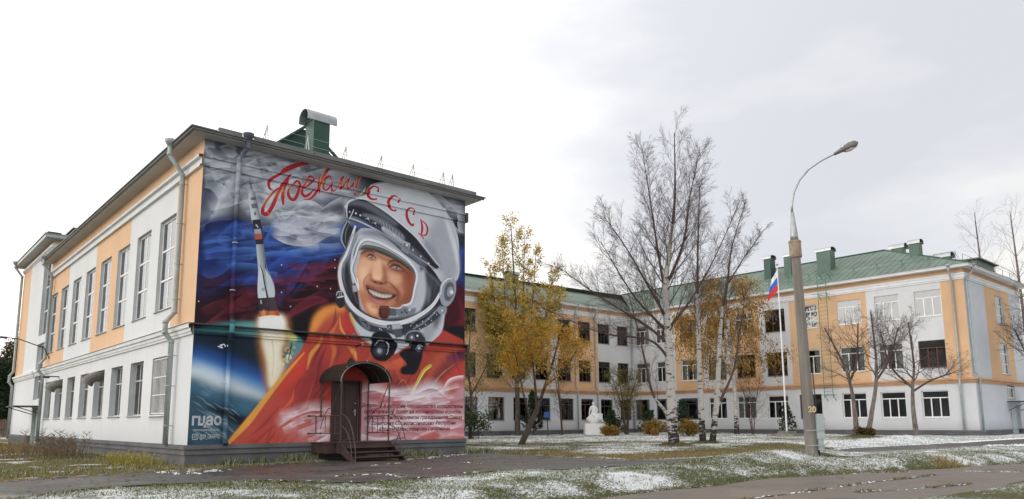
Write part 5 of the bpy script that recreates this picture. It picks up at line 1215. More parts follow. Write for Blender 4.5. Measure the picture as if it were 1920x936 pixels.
for i, (a, b) in enumerate(cols_r):
    for j, (z0, z1) in enumerate(rows):
        kd, fr, cu = plan_r.get((i, j), ('two', 'brown', 'curtain' if (i * 7 + j * 3) % 2 else None))
        place_window((kd, round(b - a, 2), round(z1 - z0, 2), fr, 'trim' if fr == 'pvc' else 'darkmetal', cu), school, (XR + (.12 if j else .12 - LP), b, z0), -math.pi / 2)
for i, (a, b) in enumerate(cols_m):
    for j, (z0, z1) in enumerate(rows):
        place_window((('two', 'grid', 'old')[(i * 2 + j) % 3], round(b - a, 2), round(z1 - z0, 2), 'brown' if (i + j) % 4 else 'redwood', 'darkmetal', 'curtain' if (i * 5 + j * 3) % 3 else None), school, (a, YM + (.12 if j else .12 - LP), z0), 0)
place_window(('tall6', 2.1, 2.4, 'pvc', 'roofgrey'), school, (62.9, YC + .12, 8.5), 0); place_window(('tall6', 2.1, 2.6, 'pvc', 'roofgrey'), school, (62.9, YC + .12, 4.3), 0); place_window(('two', 2.1, 1.2, 'pvc', 'roofgrey'), school, (62.9, YC - .1, 2.3), 0)
mb = MB(); mb.box((62.9, YC + .0, -.6), (65.9, YC + .05, 1.75)); mb.box((64.2, YC - .03, -.55), (65.3, YC - .001, 1.6)); mb.build('side_door', MT['box'], school)
mb = MB(); mb.box((62.5, YC - 1.8, 2.0), (66.3, YC - LP, 2.06)); mb.box((62.5, YC - 1.85, 1.9), (66.3, YC - 1.8, 2.1))
for x in (62.7, 66.1): mb.tube([(x, YC - 1.7, 2.0), (x, YC - LP, 1.3)], .03, 5)
mb.build('side_canopy', MT['dkgreen'], school)
x0 = XR - .14
downpipe([(XR - .62, YC + .78, 12.35), (XR - .6, YC + .78, 12.1), (x0, YC + .78, 11.3), (x0, YC + .78, 4.1), (x0 - .25, YC + .78, 3.8), (x0 - .25, YC + .78, -.3)], school, .08)
downpipe([(XR + .5, YC - .6, 12.35), (XR + .5, YC - .55, 12.1), (XR + .25, YC - .14, 11.3), (XR + .25, YC - .14, 4.2), (XR + .25, YC - .45, 3.8), (XR + .25, YC - .36, 3.3), (XR + .25, YC - .36, -.3)], school, .08)
downpipe([(XR - .55, YM - .55, 12.35), (x0, YM - .14, 11.6), (x0, YM - .14, 4.1), (x0 - .2, YM - .38, 3.8), (x0 - .2, YM - .38, -.3)], school, .085, m='galv')
downpipe([(48.9 + .6, YM - .6, 12.35), (49.5, YM - .14, 11.5), (49.5, YM - .14, 4.1), (49.5, YM - .38, 3.8), (49.5, YM - .38, -.3)], school, .07)
downpipe([(46.5, YM - .6, 12.35), (46.5, YM - .14, 11.5), (46.5, YM - .14, 4.1), (46.5, YM - .38, 3.8), (46.5, YM - .38, -.3)], school, .07)
# fire ladder
lad = empty('fire_ladder', (0, 0, 0), parent=school)
for y in (5.35, 6.1):
    mb = MB(); mb.tube([(XR + .2, y, 13.0), (XR - .1, y, 13.35), (XR - .5, y, 13.45), (XR - .78, y, 13.2), (XR - .78, y, 12.6), (XR - .78, y, 2.5)], .03, 6); mb.build('ladder_rail', MT['railgreen'], lad)
    mb = MB()
    for z in (11.6, 2.75): mb.tube([(XR - .78, y, z), (XR - .1, y, z)], .025, 5); mb.tube([(XR - .78, y, z), (XR - .15, y - .0, z - .55)], .022, 5); mb.tube([(XR - .78, y, z), (XR - .78, y + .55, z + .05)], .022, 5)
    mb.build('ladder_bracket', MT['dkgreen'], lad)
rg = MB(); rg.tube([(0, 0, 0), (0, .75, 0)], .013, 5); rme = rg.mesh('ladder_rung', MT['railgreen'])
for k in range(30): link('ladder_rung', rme, lad, (XR - .78, 5.35, 2.7 + k * .35))

# ================================================================ ground
PATH_P = [(-6.68, -4.54, -6.96, -10.31), (-5.85, -4.18, -6.3, -9.24), (-5.25, -3.91, -5.77, -8.37), (-4.62, -3.8, -5.23, -7.88), (-3.96, -3.68, -4.63, -7.41), (-2.94, -3.22, -3.77, -6.93), (-1.62, -2.62, -2.83, -6.93), (-1.12, -3.14, -2.32, -6.99), (-0.17, -2.86, -1.7, -7.2), (0.96, -2.29, -1.07, -7.42), (2.49, -1.83, -0.43, -8.25), (3.76, -1.47, -0.01, -8.95), (4.98, -1.4, 0.42, -9.59), (6.08, -1.67, 1.13, -9.73), (7.79, -1.44, 2.23, -9.58), (10.46, -0.3, 3.42, -9.54), (11.26, -0.53, 4.24, -9.27), (11.72, -1.39, 5.28, -8.92), (11.5, -3.45, 5.92, -9.45), (11.25, -5.64, 6.69, -10.09), (11.22, -6.93, 7.94, -9.91), (11.19, -8.22, 8.94, -10.11), (12.41, -8.49, 9.99, -10.36), (13.81, -8.78, 11.14, -10.67), (15.38, -9.01, 12.79, -10.7), (16.67, -9.29, 14.15, -10.82), (18.03, -9.58, 15.54, -10.98), (20.12, -9.54, 17.52, -10.89), (21.99, -9.48, 19.2, -10.85), (26.19, -8.91, 20.92, -11.26), (29.93, -9.28, 23.11, -11.96), (34.14, -9.68, 25.25, -12.73), (40.34, -9.84, 29.75, -12.97), (47.76, -10.02, 35.02, -13.24), (54.4, -10.82, 40.4, -13.8), (64.37, -12.03, 48.59, -14.65)]
ROAD_P = [(-30, -15.5, -34, -22), (-12, -14.3, -14, -19.8), (0.56, -13.85, -3.07, -18.36), (1.4, -13.73, -2.57, -18.26), (2.01, -13.65, -2.21, -18.2), (2.93, -13.6, -1.62, -18.08), (3.97, -13.53, -0.92, -17.95), (5.49, -13.4, 0.1, -17.76), (7.1, -13.38, 1.36, -17.52), (8.72, -13.45, 2.46, -17.49), (10.5, -13.33, 3.37, -17.53), (12.26, -13.62, 4.65, -17.59), (14.17, -13.94, 5.85, -17.78), (15.73, -14.23, 6.85, -17.94), (17.06, -14.63, 7.9, -18.1), (18.43, -15.05, 9.14, -18.24), (20.96, -15.54, 11.49, -18.34), (23.71, -16.07, 13.11, -18.75), (26.47, -16.74, 15.06, -19.16), (30.33, -17.67, 17.81, -19.75)]
P_ = np.array(PATH_P); R_ = np.array(ROAD_P)
def resample(A, n):
    d = np.r_[0, np.cumsum(np.hypot(*np.diff((A[:, :2] + A[:, 2:]) / 2, axis=0).T))]
    t = np.linspace(0, d[-1], n); return np.stack([np.interp(t, d, A[:, k]) for k in range(A.shape[1])], 1)
rng = np.random.default_rng(11)
PS = resample(P_, 260); RS = resample(R_, 160)
def wob(n, amp, seed, f=7):
    r = np.random.default_rng(seed); x = np.arange(n); return amp * (np.interp(x, np.arange(0, n + f, f), r.standard_normal(len(np.arange(0, n + f, f)))) + .5 * np.interp(x, np.arange(0, n + 2, 2), r.standard_normal(len(np.arange(0, n + 2, 2)))))
PS[:, 1] += wob(260, .07, 1); PS[:, 3] += wob(260, .06, 2); RS[:, 1] += wob(160, .06, 3); RS[:, 3] += wob(160, .08, 4)
def inpoly(px, py, poly):
    ins = np.zeros(px.shape, bool); n = len(poly)
    for i in range(n):
        x0, y0 = poly[i]; x1, y1 = poly[(i + 1) % n]
        c = (y0 > py) != (y1 > py)
        if not c.any(): continue
        ins ^= c & (px < (x1 - x0) * (py - y0) / (y1 - y0 + 1e-12) + x0)
    return ins
def dline(px, py, L_):
    b = np.full(px.shape, 1e9)
    for i in range(len(L_) - 1):
        ax, ay = L_[i]; bx, by = L_[i + 1]; dx, dy = bx - ax, by - ay
        t = np.clip(((px - ax) * dx + (py - ay) * dy) / (dx * dx + dy * dy + 1e-9), 0, 1)
        b = np.minimum(b, np.hypot(px - ax - t * dx, py - ay - t * dy))
    return b
pt_l, pb_l, rt_l, rb_l = PS[::3, :2], PS[::3, 2:], RS[::3, :2], RS[::3, 2:]
path_poly = np.vstack([pt_l, pb_l[::-1]]); road_poly = np.vstack([rt_l, rb_l[::-1]])
def smooth(t): t = np.clip(t, 0, 1); return t * t * (3 - 2 * t)
def vnoise(x, y, s, seed):
    r = np.random.default_rng(seed); g = r.random((256, 256)).astype(np.float32)
    X, Y = x * s, y * s; xi, yi = np.floor(X).astype(int), np.floor(Y).astype(int); fx, fy = X - xi, Y - yi
    fx, fy = fx * fx * (3 - 2 * fx), fy * fy * (3 - 2 * fy); q = lambda a, b: g[a % 256, b % 256]
    return (q(xi, yi) * (1 - fx) + q(xi + 1, yi) * fx) * (1 - fy) + (q(xi, yi + 1) * (1 - fx) + q(xi + 1, yi + 1) * fx) * fy
def terrain(x, y):
    """height and zone fields at points"""
    inp = inpoly(x, y, path_poly); inr = inpoly(x, y, road_poly)
    dr = np.where(inr, 0, np.minimum(dline(x, y, rt_l), dline(x, y, rb_l))); dp = np.where(inp, 0, np.minimum(dline(x, y, pt_l), dline(x, y, pb_l)))
    base = np.full(x.shape, G, float)
    base += .30 * np.exp(-((x - 15.5) / 4.5) ** 2 - ((y + 11.05) / .7) ** 2) + .10 * np.exp(-((x - 24) / 9) ** 2 - ((y + 13.2) / 1.0) ** 2)
    base += .34 * np.exp(-((x - 37.5) / 4.5) ** 2 - ((y + 6.6) / 1.3) ** 2) + .22 * np.exp(-((x - 30) / 3.5) ** 2 - ((y + 6.2) / 1.2) ** 2) + .12 * np.exp(-((x - 26) / 5) ** 2 - ((y + 5) / 2.) ** 2)
    base += .22 * np.exp(-((x - 22.14) ** 2 + (y + 2.07) ** 2) / .9) + .22 * np.exp(-((x - 25.75) ** 2 + (y + 1.5) ** 2) / 1.1)
    base += .28 * np.exp(-((x - 42.9) ** 2 + (y + 2.0) ** 2) / 1.6)
    far = smooth(dp / 1.2)
    inb = (x > .0) & (y > .1) & (x < W1) | (x > XR) & (y > YC) | (y > YM)
    base += far * (~inb) * ((vnoise(x, y, .5, 1) - .5) * .10 + (vnoise(x, y, 1.9, 2) - .5) * .05)
    z = -.93 + (base + .93) * smooth(dr / 1.3)
    z = np.where(inp, G, z)
    return z, inp, inr, dp, dr
# one sheet: fine cells near, growing towards the horizon
def axis_(a, b, s, far_):
    c = list(np.arange(a, b, s)); st = s; x = c[-1]
    while x < far_: st *= 1.35; x += st; c.append(x)
    st = s; x = c[0]; pre = []
    while x > -far_: st *= 1.35; x -= st; pre.append(x)
    return np.array(pre[::-1] + c)
gx, gy = axis_(-15, 60, .24, 1500), axis_(-21, 28, .24, 1500)
GX, GY = np.meshgrid(gx, gy, indexing='ij'); X, Y = GX.ravel(), GY.ravel()
Z, inp, inr, dp, dr = terrain(X, Y)
far_m = (np.abs(X - 22) > 60) | (np.abs(Y - 4) > 60); Z = np.where(far_m, G - .05, Z)
Z = np.where(inp, Z - .03, Z); Z = np.where(inr, Z - .03, Z)
def side(x, y):                                # beyond the path (towards the buildings)?
    i = np.interp(x, P_[:, 0], P_[:, 1]) if False else None
    return None
ylow = np.interp(X, PS[:, 2], PS[:, 3]); yroad = np.interp(X, R_[:, 0], R_[:, 1])
beyond = Y > ylow
def cover(x, y, beyond, dp, dr):
    n1_, n2_, n3_ = vnoise(x, y, .33, 5), vnoise(x, y, 1.1, 6), vnoise(x, y, 3.0, 7)
    snow = np.zeros(x.shape); dry = np.zeros(x.shape)
    v = ~beyond                                # verge between path and road
    snow = np.where(v, .50 + .50 * (n1_ - .5) + .40 * (n2_ - .5) - .35 * np.exp(-dp / .5) * (x < 5) + .18 * smooth((x - 17) / 8), snow)
    snow = np.where(v & (x > 18), snow + .4 * np.exp(-dp / .55), snow)
    snow = np.where(v & (dr < .35), snow - .25, snow)
    dry = np.where(v, .18 + .2 * (n1_ - .5), dry)
    snow = np.where(v & (y < -17.2) & (x > 2), .30 + .4 * (n2_ - .5), snow)
    lawn = beyond & (x < 1.5)
    snow = np.where(lawn, .10 + .5 * smooth((n2_ - .66) * 5) + .15 * (dp < .25), snow); dry = np.where(lawn, .45 + .5 * np.exp(-dp / 1.5) + .3 * (n1_ - .5), dry)
    ct = beyond & (x >= 1.5)
    s_far = .50 + .6 * (n1_ - .5) + .40 * (n2_ - .5) + .22 * smooth((x - 24) / 8)
    dband = np.exp(-((dp - 1.9) / 1.7) ** 2) * smooth((27 - x) / 6)
    snow = np.where(ct, s_far - .62 * dband + .5 * np.exp(-dp / .45), snow); dry = np.where(ct, .25 + .75 * dband, dry)
    snow = np.where(ct & (x > 26) & (y < -3.5), .95 - .25 * (n2_ < .3), snow)
    near_w = beyond & (x < 12.5) & (y < .6) & (dp < 1.6) & (x > -.6)   # tufty strip under the mural wall
    snow = np.where(near_w, .3 + .5 * (n3_ - .4), snow); dry = np.where(near_w, .35, dry)
    bare = np.exp(-((x - 22.14) ** 2 + (y + 2.07) ** 2) / .5) + np.exp(-((x - 25.75) ** 2 + (y + 1.5) ** 2) / .6) + np.exp(-((x - 42.9) ** 2 + (y + 2.0) ** 2) / 1.2) + .9 * np.exp(-((x - 17.3) / .5) ** 2 - ((y + 12.2) / .4) ** 2)
    snow = snow - bare * 1.2
    return np.clip(snow, 0, 1), np.clip(dry, 0, 1), np.clip(bare, 0, 1)
sn, dy, ba = cover(X, Y, beyond, dp, dr)
nx_, ny_ = len(gx), len(gy)
I = np.arange(nx_ * ny_).reshape(nx_, ny_)
F = np.stack([I[:-1, :-1], I[1:, :-1], I[1:, 1:], I[:-1, 1:]], -1).reshape(-1, 4)
def ground_mat():
    m = bpy.data.materials.new('snowy_grass'); m.use_nodes = True; t = m.node_tree; b = t.nodes['Principled BSDF']; lk = t.links.new
    b.inputs['Specular IOR Level'].default_value = .2
    a = t.nodes.new('ShaderNodeAttribute'); a.attribute_name = 'cover'; s = t.nodes.new('ShaderNodeSeparateColor'); lk(a.outputs['Color'], s.inputs[0])
    g = t.nodes.new('ShaderNodeNewGeometry')
    def noise(sc, det=4, rough=.6):
        n = t.nodes.new('ShaderNodeTexNoise'); n.inputs['Scale'].default_value = sc; n.inputs['Detail'].default_value = det; n.inputs['Roughness'].default_value = rough; lk(g.outputs['Position'], n.inputs['Vector']); return n.outputs[0]
    nf, nm, nb = noise(11, 5, .7), noise(3.2, 4), noise(28, 3)
    gr = t.nodes.new('ShaderNodeValToRGB'); e = gr.color_ramp.elements
    e[0].position = .30; e[0].color = (.022, .028, .014, 1); e[1].position = .72; e[1].color = (.15, .165, .075, 1); q = e.new(.5); q.color = (.06, .078, .032, 1)
    lk(nf, gr.inputs[0])
    dr_ = t.nodes.new('ShaderNodeValToRGB'); e = dr_.color_ramp.elements
    e[0].position = .30; e[0].color = (.07, .05, .022, 1); e[1].position = .72; e[1].color = (.30, .23, .10, 1); lk(nf, dr_.inputs[0])
    mx1 = t.nodes.new('ShaderNodeMix'); mx1.data_type = 'RGBA'; lk(s.outputs[1], mx1.inputs[0]); lk(gr.outputs[0], mx1.inputs[6]); lk(dr_.outputs[0], mx1.inputs[7])
    mxb = t.nodes.new('ShaderNodeMix'); mxb.data_type = 'RGBA'; lk(s.outputs[2], mxb.inputs[0]); lk(mx1.outputs[2], mxb.inputs[6]); mxb.inputs[7].default_value = (.05, .035, .02, 1)
    # snow where the cover value beats a mottled threshold
    th = M('ADD', M('MULTIPLY', nf, .75, t), M('ADD', M('MULTIPLY', nm, .35, t), M('MULTIPLY', nb, .75, t), t), t)      # about .5 .. 1.0
    v = M('SUBTRACT', M('ADD', M('MULTIPLY', s.outputs[0], .72, t), .56, t), th, t)
    mrn = t.nodes.new('ShaderNodeMapRange'); mrn.inputs['From Min'].default_value = -.075; mrn.inputs['From Max'].default_value = .06; lk(v, mrn.inputs['Value'])
    mx2 = t.nodes.new('ShaderNodeMix'); mx2.data_type = 'RGBA'; lk(mrn.outputs[0], mx2.inputs[0]); lk(mxb.outputs[2], mx2.inputs[6]); mx2.inputs[7].default_value = (.74, .76, .79, 1)
    lk(mx2.outputs[2], b.inputs['Base Color'])
    bp = t.nodes.new('ShaderNodeBump'); bp.inputs['Strength'].default_value = .9; bp.inputs['Distance'].default_value = .07; lk(M('ADD', nf, M('MULTIPLY', nb, .5, t), t), bp.inputs['Height']); lk(bp.outputs[0], b.inputs['Normal'])
    b.inputs['Roughness'].default_value = .95
    return m
me = npmesh('ground', np.c_[X, Y, Z], F, ground_mat(), smooth=True)
ca = me.color_attributes.new('cover', 'FLOAT_COLOR', 'POINT'); ca.data.foreach_set('color', np.c_[sn, dy, ba, np.ones_like(sn)].astype(np.float32).ravel())
tag(link('ground', me), 'frosted lawn and grass verges dusted with thin snow', kind='structure')
def asphalt(name, c, rough, wetness=.0, speck=.15, crack=None):
    m = bpy.data.materials.new(name); m.use_nodes = True; t = m.node_tree; b = t.nodes['Principled BSDF']; lk = t.links.new
    g = t.nodes.new('ShaderNodeNewGeometry')
    n = t.nodes.new('ShaderNodeTexNoise'); n.inputs['Scale'].default_value = .55; n.inputs['Detail'].default_value = 6; n.inputs['Roughness'].default_value = .6; lk(g.outputs['Position'], n.inputs['Vector'])
    f = t.nodes.new('ShaderNodeTexNoise'); f.inputs['Scale'].default_value = 60; f.inputs['Detail'].default_value = 2; lk(g.outputs['Position'], f.inputs['Vector'])
    r = t.nodes.new('ShaderNodeValToRGB'); e = r.color_ramp.elements
    e[0].position = .35; e[0].color = (*[k * .55 for k in c], 1); e[1].position = .66; e[1].color = (*[k * 1.2 for k in c], 1); lk(n.outputs[0], r.inputs[0])
    mx = t.nodes.new('ShaderNodeMix'); mx.data_type = 'RGBA'; mx.blend_type = 'MULTIPLY'; mx.inputs[0].default_value = .6; lk(r.outputs[0], mx.inputs[6])
    r2 = t.nodes.new('ShaderNodeValToRGB'); r2.color_ramp.elements[0].position = .35; r2.color_ramp.elements[0].color = (.55, .55, .55, 1); r2.color_ramp.elements[1].position = .7; r2.color_ramp.elements[1].color = (1.25, 1.25, 1.25, 1); lk(f.outputs[0], r2.inputs[0]); lk(r2.outputs[0], mx.inputs[7])
    lk(mx.outputs[2], b.inputs['Base Color'])
    mr_ = t.nodes.new('ShaderNodeMapRange'); mr_.inputs['From Min'].default_value = .38; mr_.inputs['From Max'].default_value = .62; mr_.inputs['To Min'].default_value = rough - .48; mr_.inputs['To Max'].default_value = rough; lk(n.outputs[0], mr_.inputs['Value']); lk(mr_.outputs[0], b.inputs['Roughness'])
    bp = t.nodes.new('ShaderNodeBump'); bp.inputs['Strength'].default_value = .5; bp.inputs['Distance'].default_value = .01; lk(f.outputs[0], bp.inputs['Height']); lk(bp.outputs[0], b.inputs['Normal'])
    return m
MT['path'] = asphalt('dark_asphalt', (.075, .070, .068), .75); MT['road'] = asphalt('old_road', (.165, .132, .108), .78)
def strip(name, S, z, m, n=8):
    k = np.linspace(0, 1, n + 1); V = []
    for row in S:
        for t in k: V.append((row[0] * (1 - t) + row[2] * t, row[1] * (1 - t) + row[3] * t, z + .008 * math.sin(row[0] * 1.3 + t * 5)))
    V = np.array(V); i = np.arange(len(S) * (n + 1)).reshape(len(S), n + 1)
    F = np.stack([i[:-1, :-1], i[:-1, 1:], i[1:, 1:], i[1:, :-1]], -1).reshape(-1, 4)
    return link(name, npmesh(name, V, F, m, smooth=True))
tag(strip('path', PS, G + .012, MT['path']), 'dark asphalt footpath running past both buildings', kind='structure')
tag(strip('road', RS, -.93 + .012, MT['road']), 'worn grey road along the verge', kind='structure')
# snow left lying along path edges and cracks, cracks and grass seams in the road
def gz(x, y): return float(terrain(np.array([x], float), np.array([y], float))[0][0])
sv, sf = [], []
def snow_strip(pts, w, h=.015, z=None, seed=0, dens=1.):
    r = random.Random(seed); pts = [Vector((*p, 0)) for p in pts]
    for a, b in zip(pts[:-1], pts[1:]):
        Lq = (b - a).length; n = max(1, int(Lq / .10 * dens * (1 if w < .3 else 2.6)))
        for k in range(n):
            if r.random() < .35 or math.sin((a.x + (b.x - a.x) * k / n) * 5 + a.y * 3) > .55: continue
            p = a.lerp(b, (k + r.random()) / n); p += Vector((r.gauss(0, w * .35), r.gauss(0, w * .35), 0))
            rx, ry = r.uniform(.02, .10) * (1 if w < .3 else 1.5), r.uniform(.008, .03) * (1 if w < .3 else 1.6); an = math.atan2((b - a).y, (b - a).x) + r.gauss(0, .25)
            zz = (gz(p.x, p.y) if z is None else z) + .002; i = len(sv); m = 9
            for q in range(m):
                t = 2 * math.pi * q / m; k2 = r.uniform(.65, 1.15); x, y = math.cos(t) * rx * k2, math.sin(t) * ry * k2
                sv.append((p.x + x * math.cos(an) - y * math.sin(an), p.y + x * math.sin(an) + y * math.cos(an), zz))
            sv.append((p.x, p.y, zz + h * r.uniform(.3, 1.2)))
            for q in range(m): sf.append((i + q, i + (q + 1) % m, i + m))
zp = G + .015
SNOWS = [([(0.98, -7.79), (1.73, -7.79), (2.29, -7.84), (1.97, -9.29)], 0.12, 'p'), ([(3.76, -9.09), (4.64, -9.16)], 0.08, 'p'), ([(6.78, -5.27), (6.71, -6.27)], 0.1, 'p'), ([(3.9, -7.14), (4.86, -6.8)], 0.1, 'p'), ([(-1.46, -2.47), (-1.36, -4.33), (-0.05, -3.32)], 0.55, 'p'), ([(3.77, -4.53), (5.22, -4.02)], 0.12, 'p'), ([(1.75, -1.14), (3.11, -1.28)], 0.2, 'p'), ([(6.55, -2.61), (10.68, -0.47)], 0.5, 'p'), ([(6.37, -15.76), (8.76, -15.81), (10.74, -15.81), (12.49, -15.75), (15.48, -15.99)], 0.1, 'r'), ([(9.0, -16.59), (10.15, -17.02), (11.51, -17.42), (12.98, -17.64)], 0.1, 'r'), ([(17.86, -16.02), (18.46, -17.33)], 0.12, 'r'), ([(6.37, -15.76), (5.36, -15.9)], 0.1, 'r'), ([(5.46, -13.42), (6.5, -13.37), (8.65, -13.49)], 0.1, 'r'), ([(13.82, -13.79), (16.43, -14.87)], 0.2, 'r')]
for k, (pts, w, zz) in enumerate(SNOWS): snow_strip(pts, w, z=zp if zz == 'p' else (-.915 if zz == 'r' else None), seed=k, dens=1.3)
snow_strip([tuple(p) for p in PS[30:150:4, 2:]], .18, z=zp, seed=50, dens=.35)
snow_strip([tuple(p) for p in PS[175:255:3, 2:] - [0, .25]], .35, seed=51, h=.08, dens=2.2)
snow_strip([tuple(p) for p in PS[95:170:3, :2] + [0, .1]], .35, z=zp, seed=52, dens=1.6)
snow_strip([tuple(p) for p in PS[165:230:3, :2] + [0, .3]], .35, seed=53, h=.06, dens=1.8)
tag(link('snow', npmesh('snow', np.array(sv), np.array(sf), MT['snow'], smooth=True)), 'thin ridges and crumbs of snow lying on path, road and verge', 'snow', kind='stuff')
mb = MB()
rc = random.Random(12)
for k in range(46):                            # finer crack network
    on_r = k % 2; A_ = RS if on_r else PS; i = rc.randrange(10, len(A_) - 14); t = rc.uniform(.1, .9)
    p = Vector((A_[i][0] * (1 - t) + A_[i][2] * t, A_[i][1] * (1 - t) + A_[i][3] * t, 0)); a = rc.uniform(0, 6.28) if rc.random() < .35 else math.atan2(A_[i + 4][1] - A_[i][1], A_[i + 4][0] - A_[i][0]) + rc.gauss(0, .25)
    for s in range(rc.randrange(5, 18)):
        a += rc.gauss(0, .28); q = p + Vector((math.cos(a), math.sin(a), 0)) * rc.uniform(.12, .3); poly = road_poly if on_r else path_poly
        if not inpoly(np.array([q.x]), np.array([q.y]), poly)[0]: break
        z_ = (-.914 if on_r else zp) + .0012; nn = Vector((-math.sin(a), math.cos(a), 0)) * rc.uniform(.006, .02)
        mb.face([(*(p - nn).xy, z_), (*(q - nn).xy, z_), (*(q + nn).xy, z_), (*(p + nn).xy, z_)]); p = q
for k, (pts, w, zz) in enumerate(SNOWS):
    if zz != 'r' and k > 3: continue
    r = random.Random(90 + k); P2 = [Vector((*p, 0)) for p in pts]; fine = []
    for a, b in zip(P2[:-1], P2[1:]):
        n = max(2, int((b - a).length / .3))
        for j in range(n): fine.append(a.lerp(b, j / n) + Vector((r.gauss(0, .03), r.gauss(0, .03), 0)))
    z_ = (zp if zz == 'p' else -.914) + .001
    for a, b in zip(fine[:-1], fine[1:]):
        d = (b - a).normalized(); nn = Vector((-d.y, d.x, 0)) * r.uniform(.012, .035)
        mb.face([(*(a - nn).xy, z_), (*(b - nn).xy, z_), (*(b + nn).xy, z_), (*(a + nn).xy, z_)])
MT['crack'] = mat('crack', (.03, .026, .02), .95, .3, 8)
tag(mb.build('pavement_cracks', MT['crack']), 'dark cracks across the asphalt path and road', 'cracks', kind='stuff')

kb = empty('kerb'); tag(kb, kind='structure')  # broken kerb stones along the left lawn
for k in range(44):
    i = int(2 + k * 2.1)
    if i + 2 >= len(PS) or PS[i][0] > -.4: break
    mb = MB(); a = math.atan2(PS[i + 2][1] - PS[i][1], PS[i + 2][0] - PS[i][0]); h = rnd.uniform(.03, .08); l = rnd.uniform(.10, .17)
    mb.box((-l, -.06, -.1), (l, .06, h)); mb.v = [(x + rnd.uniform(-.012, .012), y + rnd.uniform(-.012, .012), z + rnd.uniform(-.01, .01)) for x, y, z in mb.v]
    mb.build('kerb_stone', MT['concrete'], kb, loc=(PS[i][0], PS[i][1] + .03, G), rz=a + rnd.uniform(-.08, .08))
# ---------------------------------------------------------------- grass blades, weeds, fallen leaves
def blades(name, X, Y, Z, h, w, colr, lean=.5, seed=0, label='', cat='grass'):
    r = np.random.default_rng(seed); n = len(X)
    a = r.random(n) * 2 * np.pi; t = r.random(n) * 2 * np.pi; ln = h * lean * r.random(n)
    V = np.empty((n, 3, 3)); wx, wy = np.cos(a) * w / 2, np.sin(a) * w / 2
    V[:, 0] = np.c_[X - wx, Y - wy, Z - .01]; V[:, 1] = np.c_[X + wx, Y + wy, Z - .01]; V[:, 2] = np.c_[X + np.cos(t) * ln, Y + np.sin(t) * ln, Z + h]
    return tag(link(name, npmesh(name, V.reshape(-1, 3), np.arange(3 * n).reshape(-1, 3), MT['blade'], colr)), label, cat, kind='stuff')
def scatter(n, x0, x1, y0, y1, keep, seed, clump=.0):
    r = np.random.default_rng(seed); x = r.uniform(x0, x1, n); y = r.uniform(y0, y1, n)
    if clump: m = vnoise(x, y, 2.2, seed + 3) + .35 * r.random(n) > clump; x, y = x[m], y[m]
    z, inp, inr, dp, dr = terrain(x, y); bey = y > np.interp(x, PS[:, 2], PS[:, 3])
    k = keep(x, y, bey, inp, inr, dp, dr); return x[k], y[k], z[k], bey[k], dp[k], dr[k]
def gcol(n, seed, snow, dry):
    r = np.random.default_rng(seed); u = r.random(n); v = .7 + .6 * r.random((n, 1))
    fr_ = r.random((n, 1)); c = np.where((u < snow)[:, None], np.array([[.26, .30, .23]]) * (1 - fr_) + np.array([[.64, .67, .70]]) * fr_, np.where((r.random(n) < dry)[:, None], [[.27, .21, .085]], [[.085, .12, .035]])); return np.clip(c * np.where((u < snow)[:, None], .9 + .1 * v, v), 0, .9)
x, y, z, b_, dpp, drr = scatter(330000, -8, 40, -18, -6.5, lambda x, y, b, ip, ir, dp, dr: (~b) & ~ip & ~ir & (dr > .02), 21, .55)
s_, d_, _ = cover(x, y, b_, dpp, drr); r_ = np.random.default_rng(3)
blades('grass', x, y, z, (.012 + .045 * r_.random(len(x)) * (.4 + 1.2 * vnoise(x, y, 1.4, 9))), .026 * np.ones(len(x)), gcol(len(x), 4, np.clip(s_ * .8, 0, 1), .22 + .6 * d_), 2.2, 5, 'short green verge grass tipped with frost between path and road')
x, y, z, b_, dpp, drr = scatter(150000, -14, 2.5, -9, 40, lambda x, y, b, ip, ir, dp, dr: b & ~ip & ((x < -.15) | (y < -.2)) & (r_ is not None), 22, .45)
blades('grass', x, y, z, (.012 + .10 * np.random.default_rng(8).random(len(x)) ** 2 * (.3 + 1.4 * vnoise(x, y, .8, 12))), .026 * np.ones(len(x)), gcol(len(x), 5, .10, .55), 1.3, 6, 'yellowing uncut grass beside the left facade')
x, y, z, b_, dpp, drr = scatter(60000, 1, 12, -2.2, -.1, lambda x, y, b, ip, ir, dp, dr: b & ~ip & ~((x > 4) & (x < 6.6)), 23, .62)
blades('grass', x, y, z, (.04 + .26 * np.random.default_rng(9).random(len(x)) ** 2 * (y > -.9) + .03), .024 * np.ones(len(x)), gcol(len(x), 6, .22, .35), .6, 7, 'tufts of green grass growing along the foot of the mural wall')
x, y, z, b_, dpp, drr = scatter(200000, 11, 56, -9.5, 27, lambda x, y, b, ip, ir, dp, dr: b & ~ip, 24, .5)
s_, d_, _ = cover(x, y, b_, dpp, drr)
blades('grass', x, y, z, (.012 + .045 * np.random.default_rng(10).random(len(x))), .045 * np.ones(len(x)), gcol(len(x), 7, np.clip(s_ * .9, 0, 1), .35 + d_), 2.0, 8, 'patchy frosted lawn grass in the courtyard')
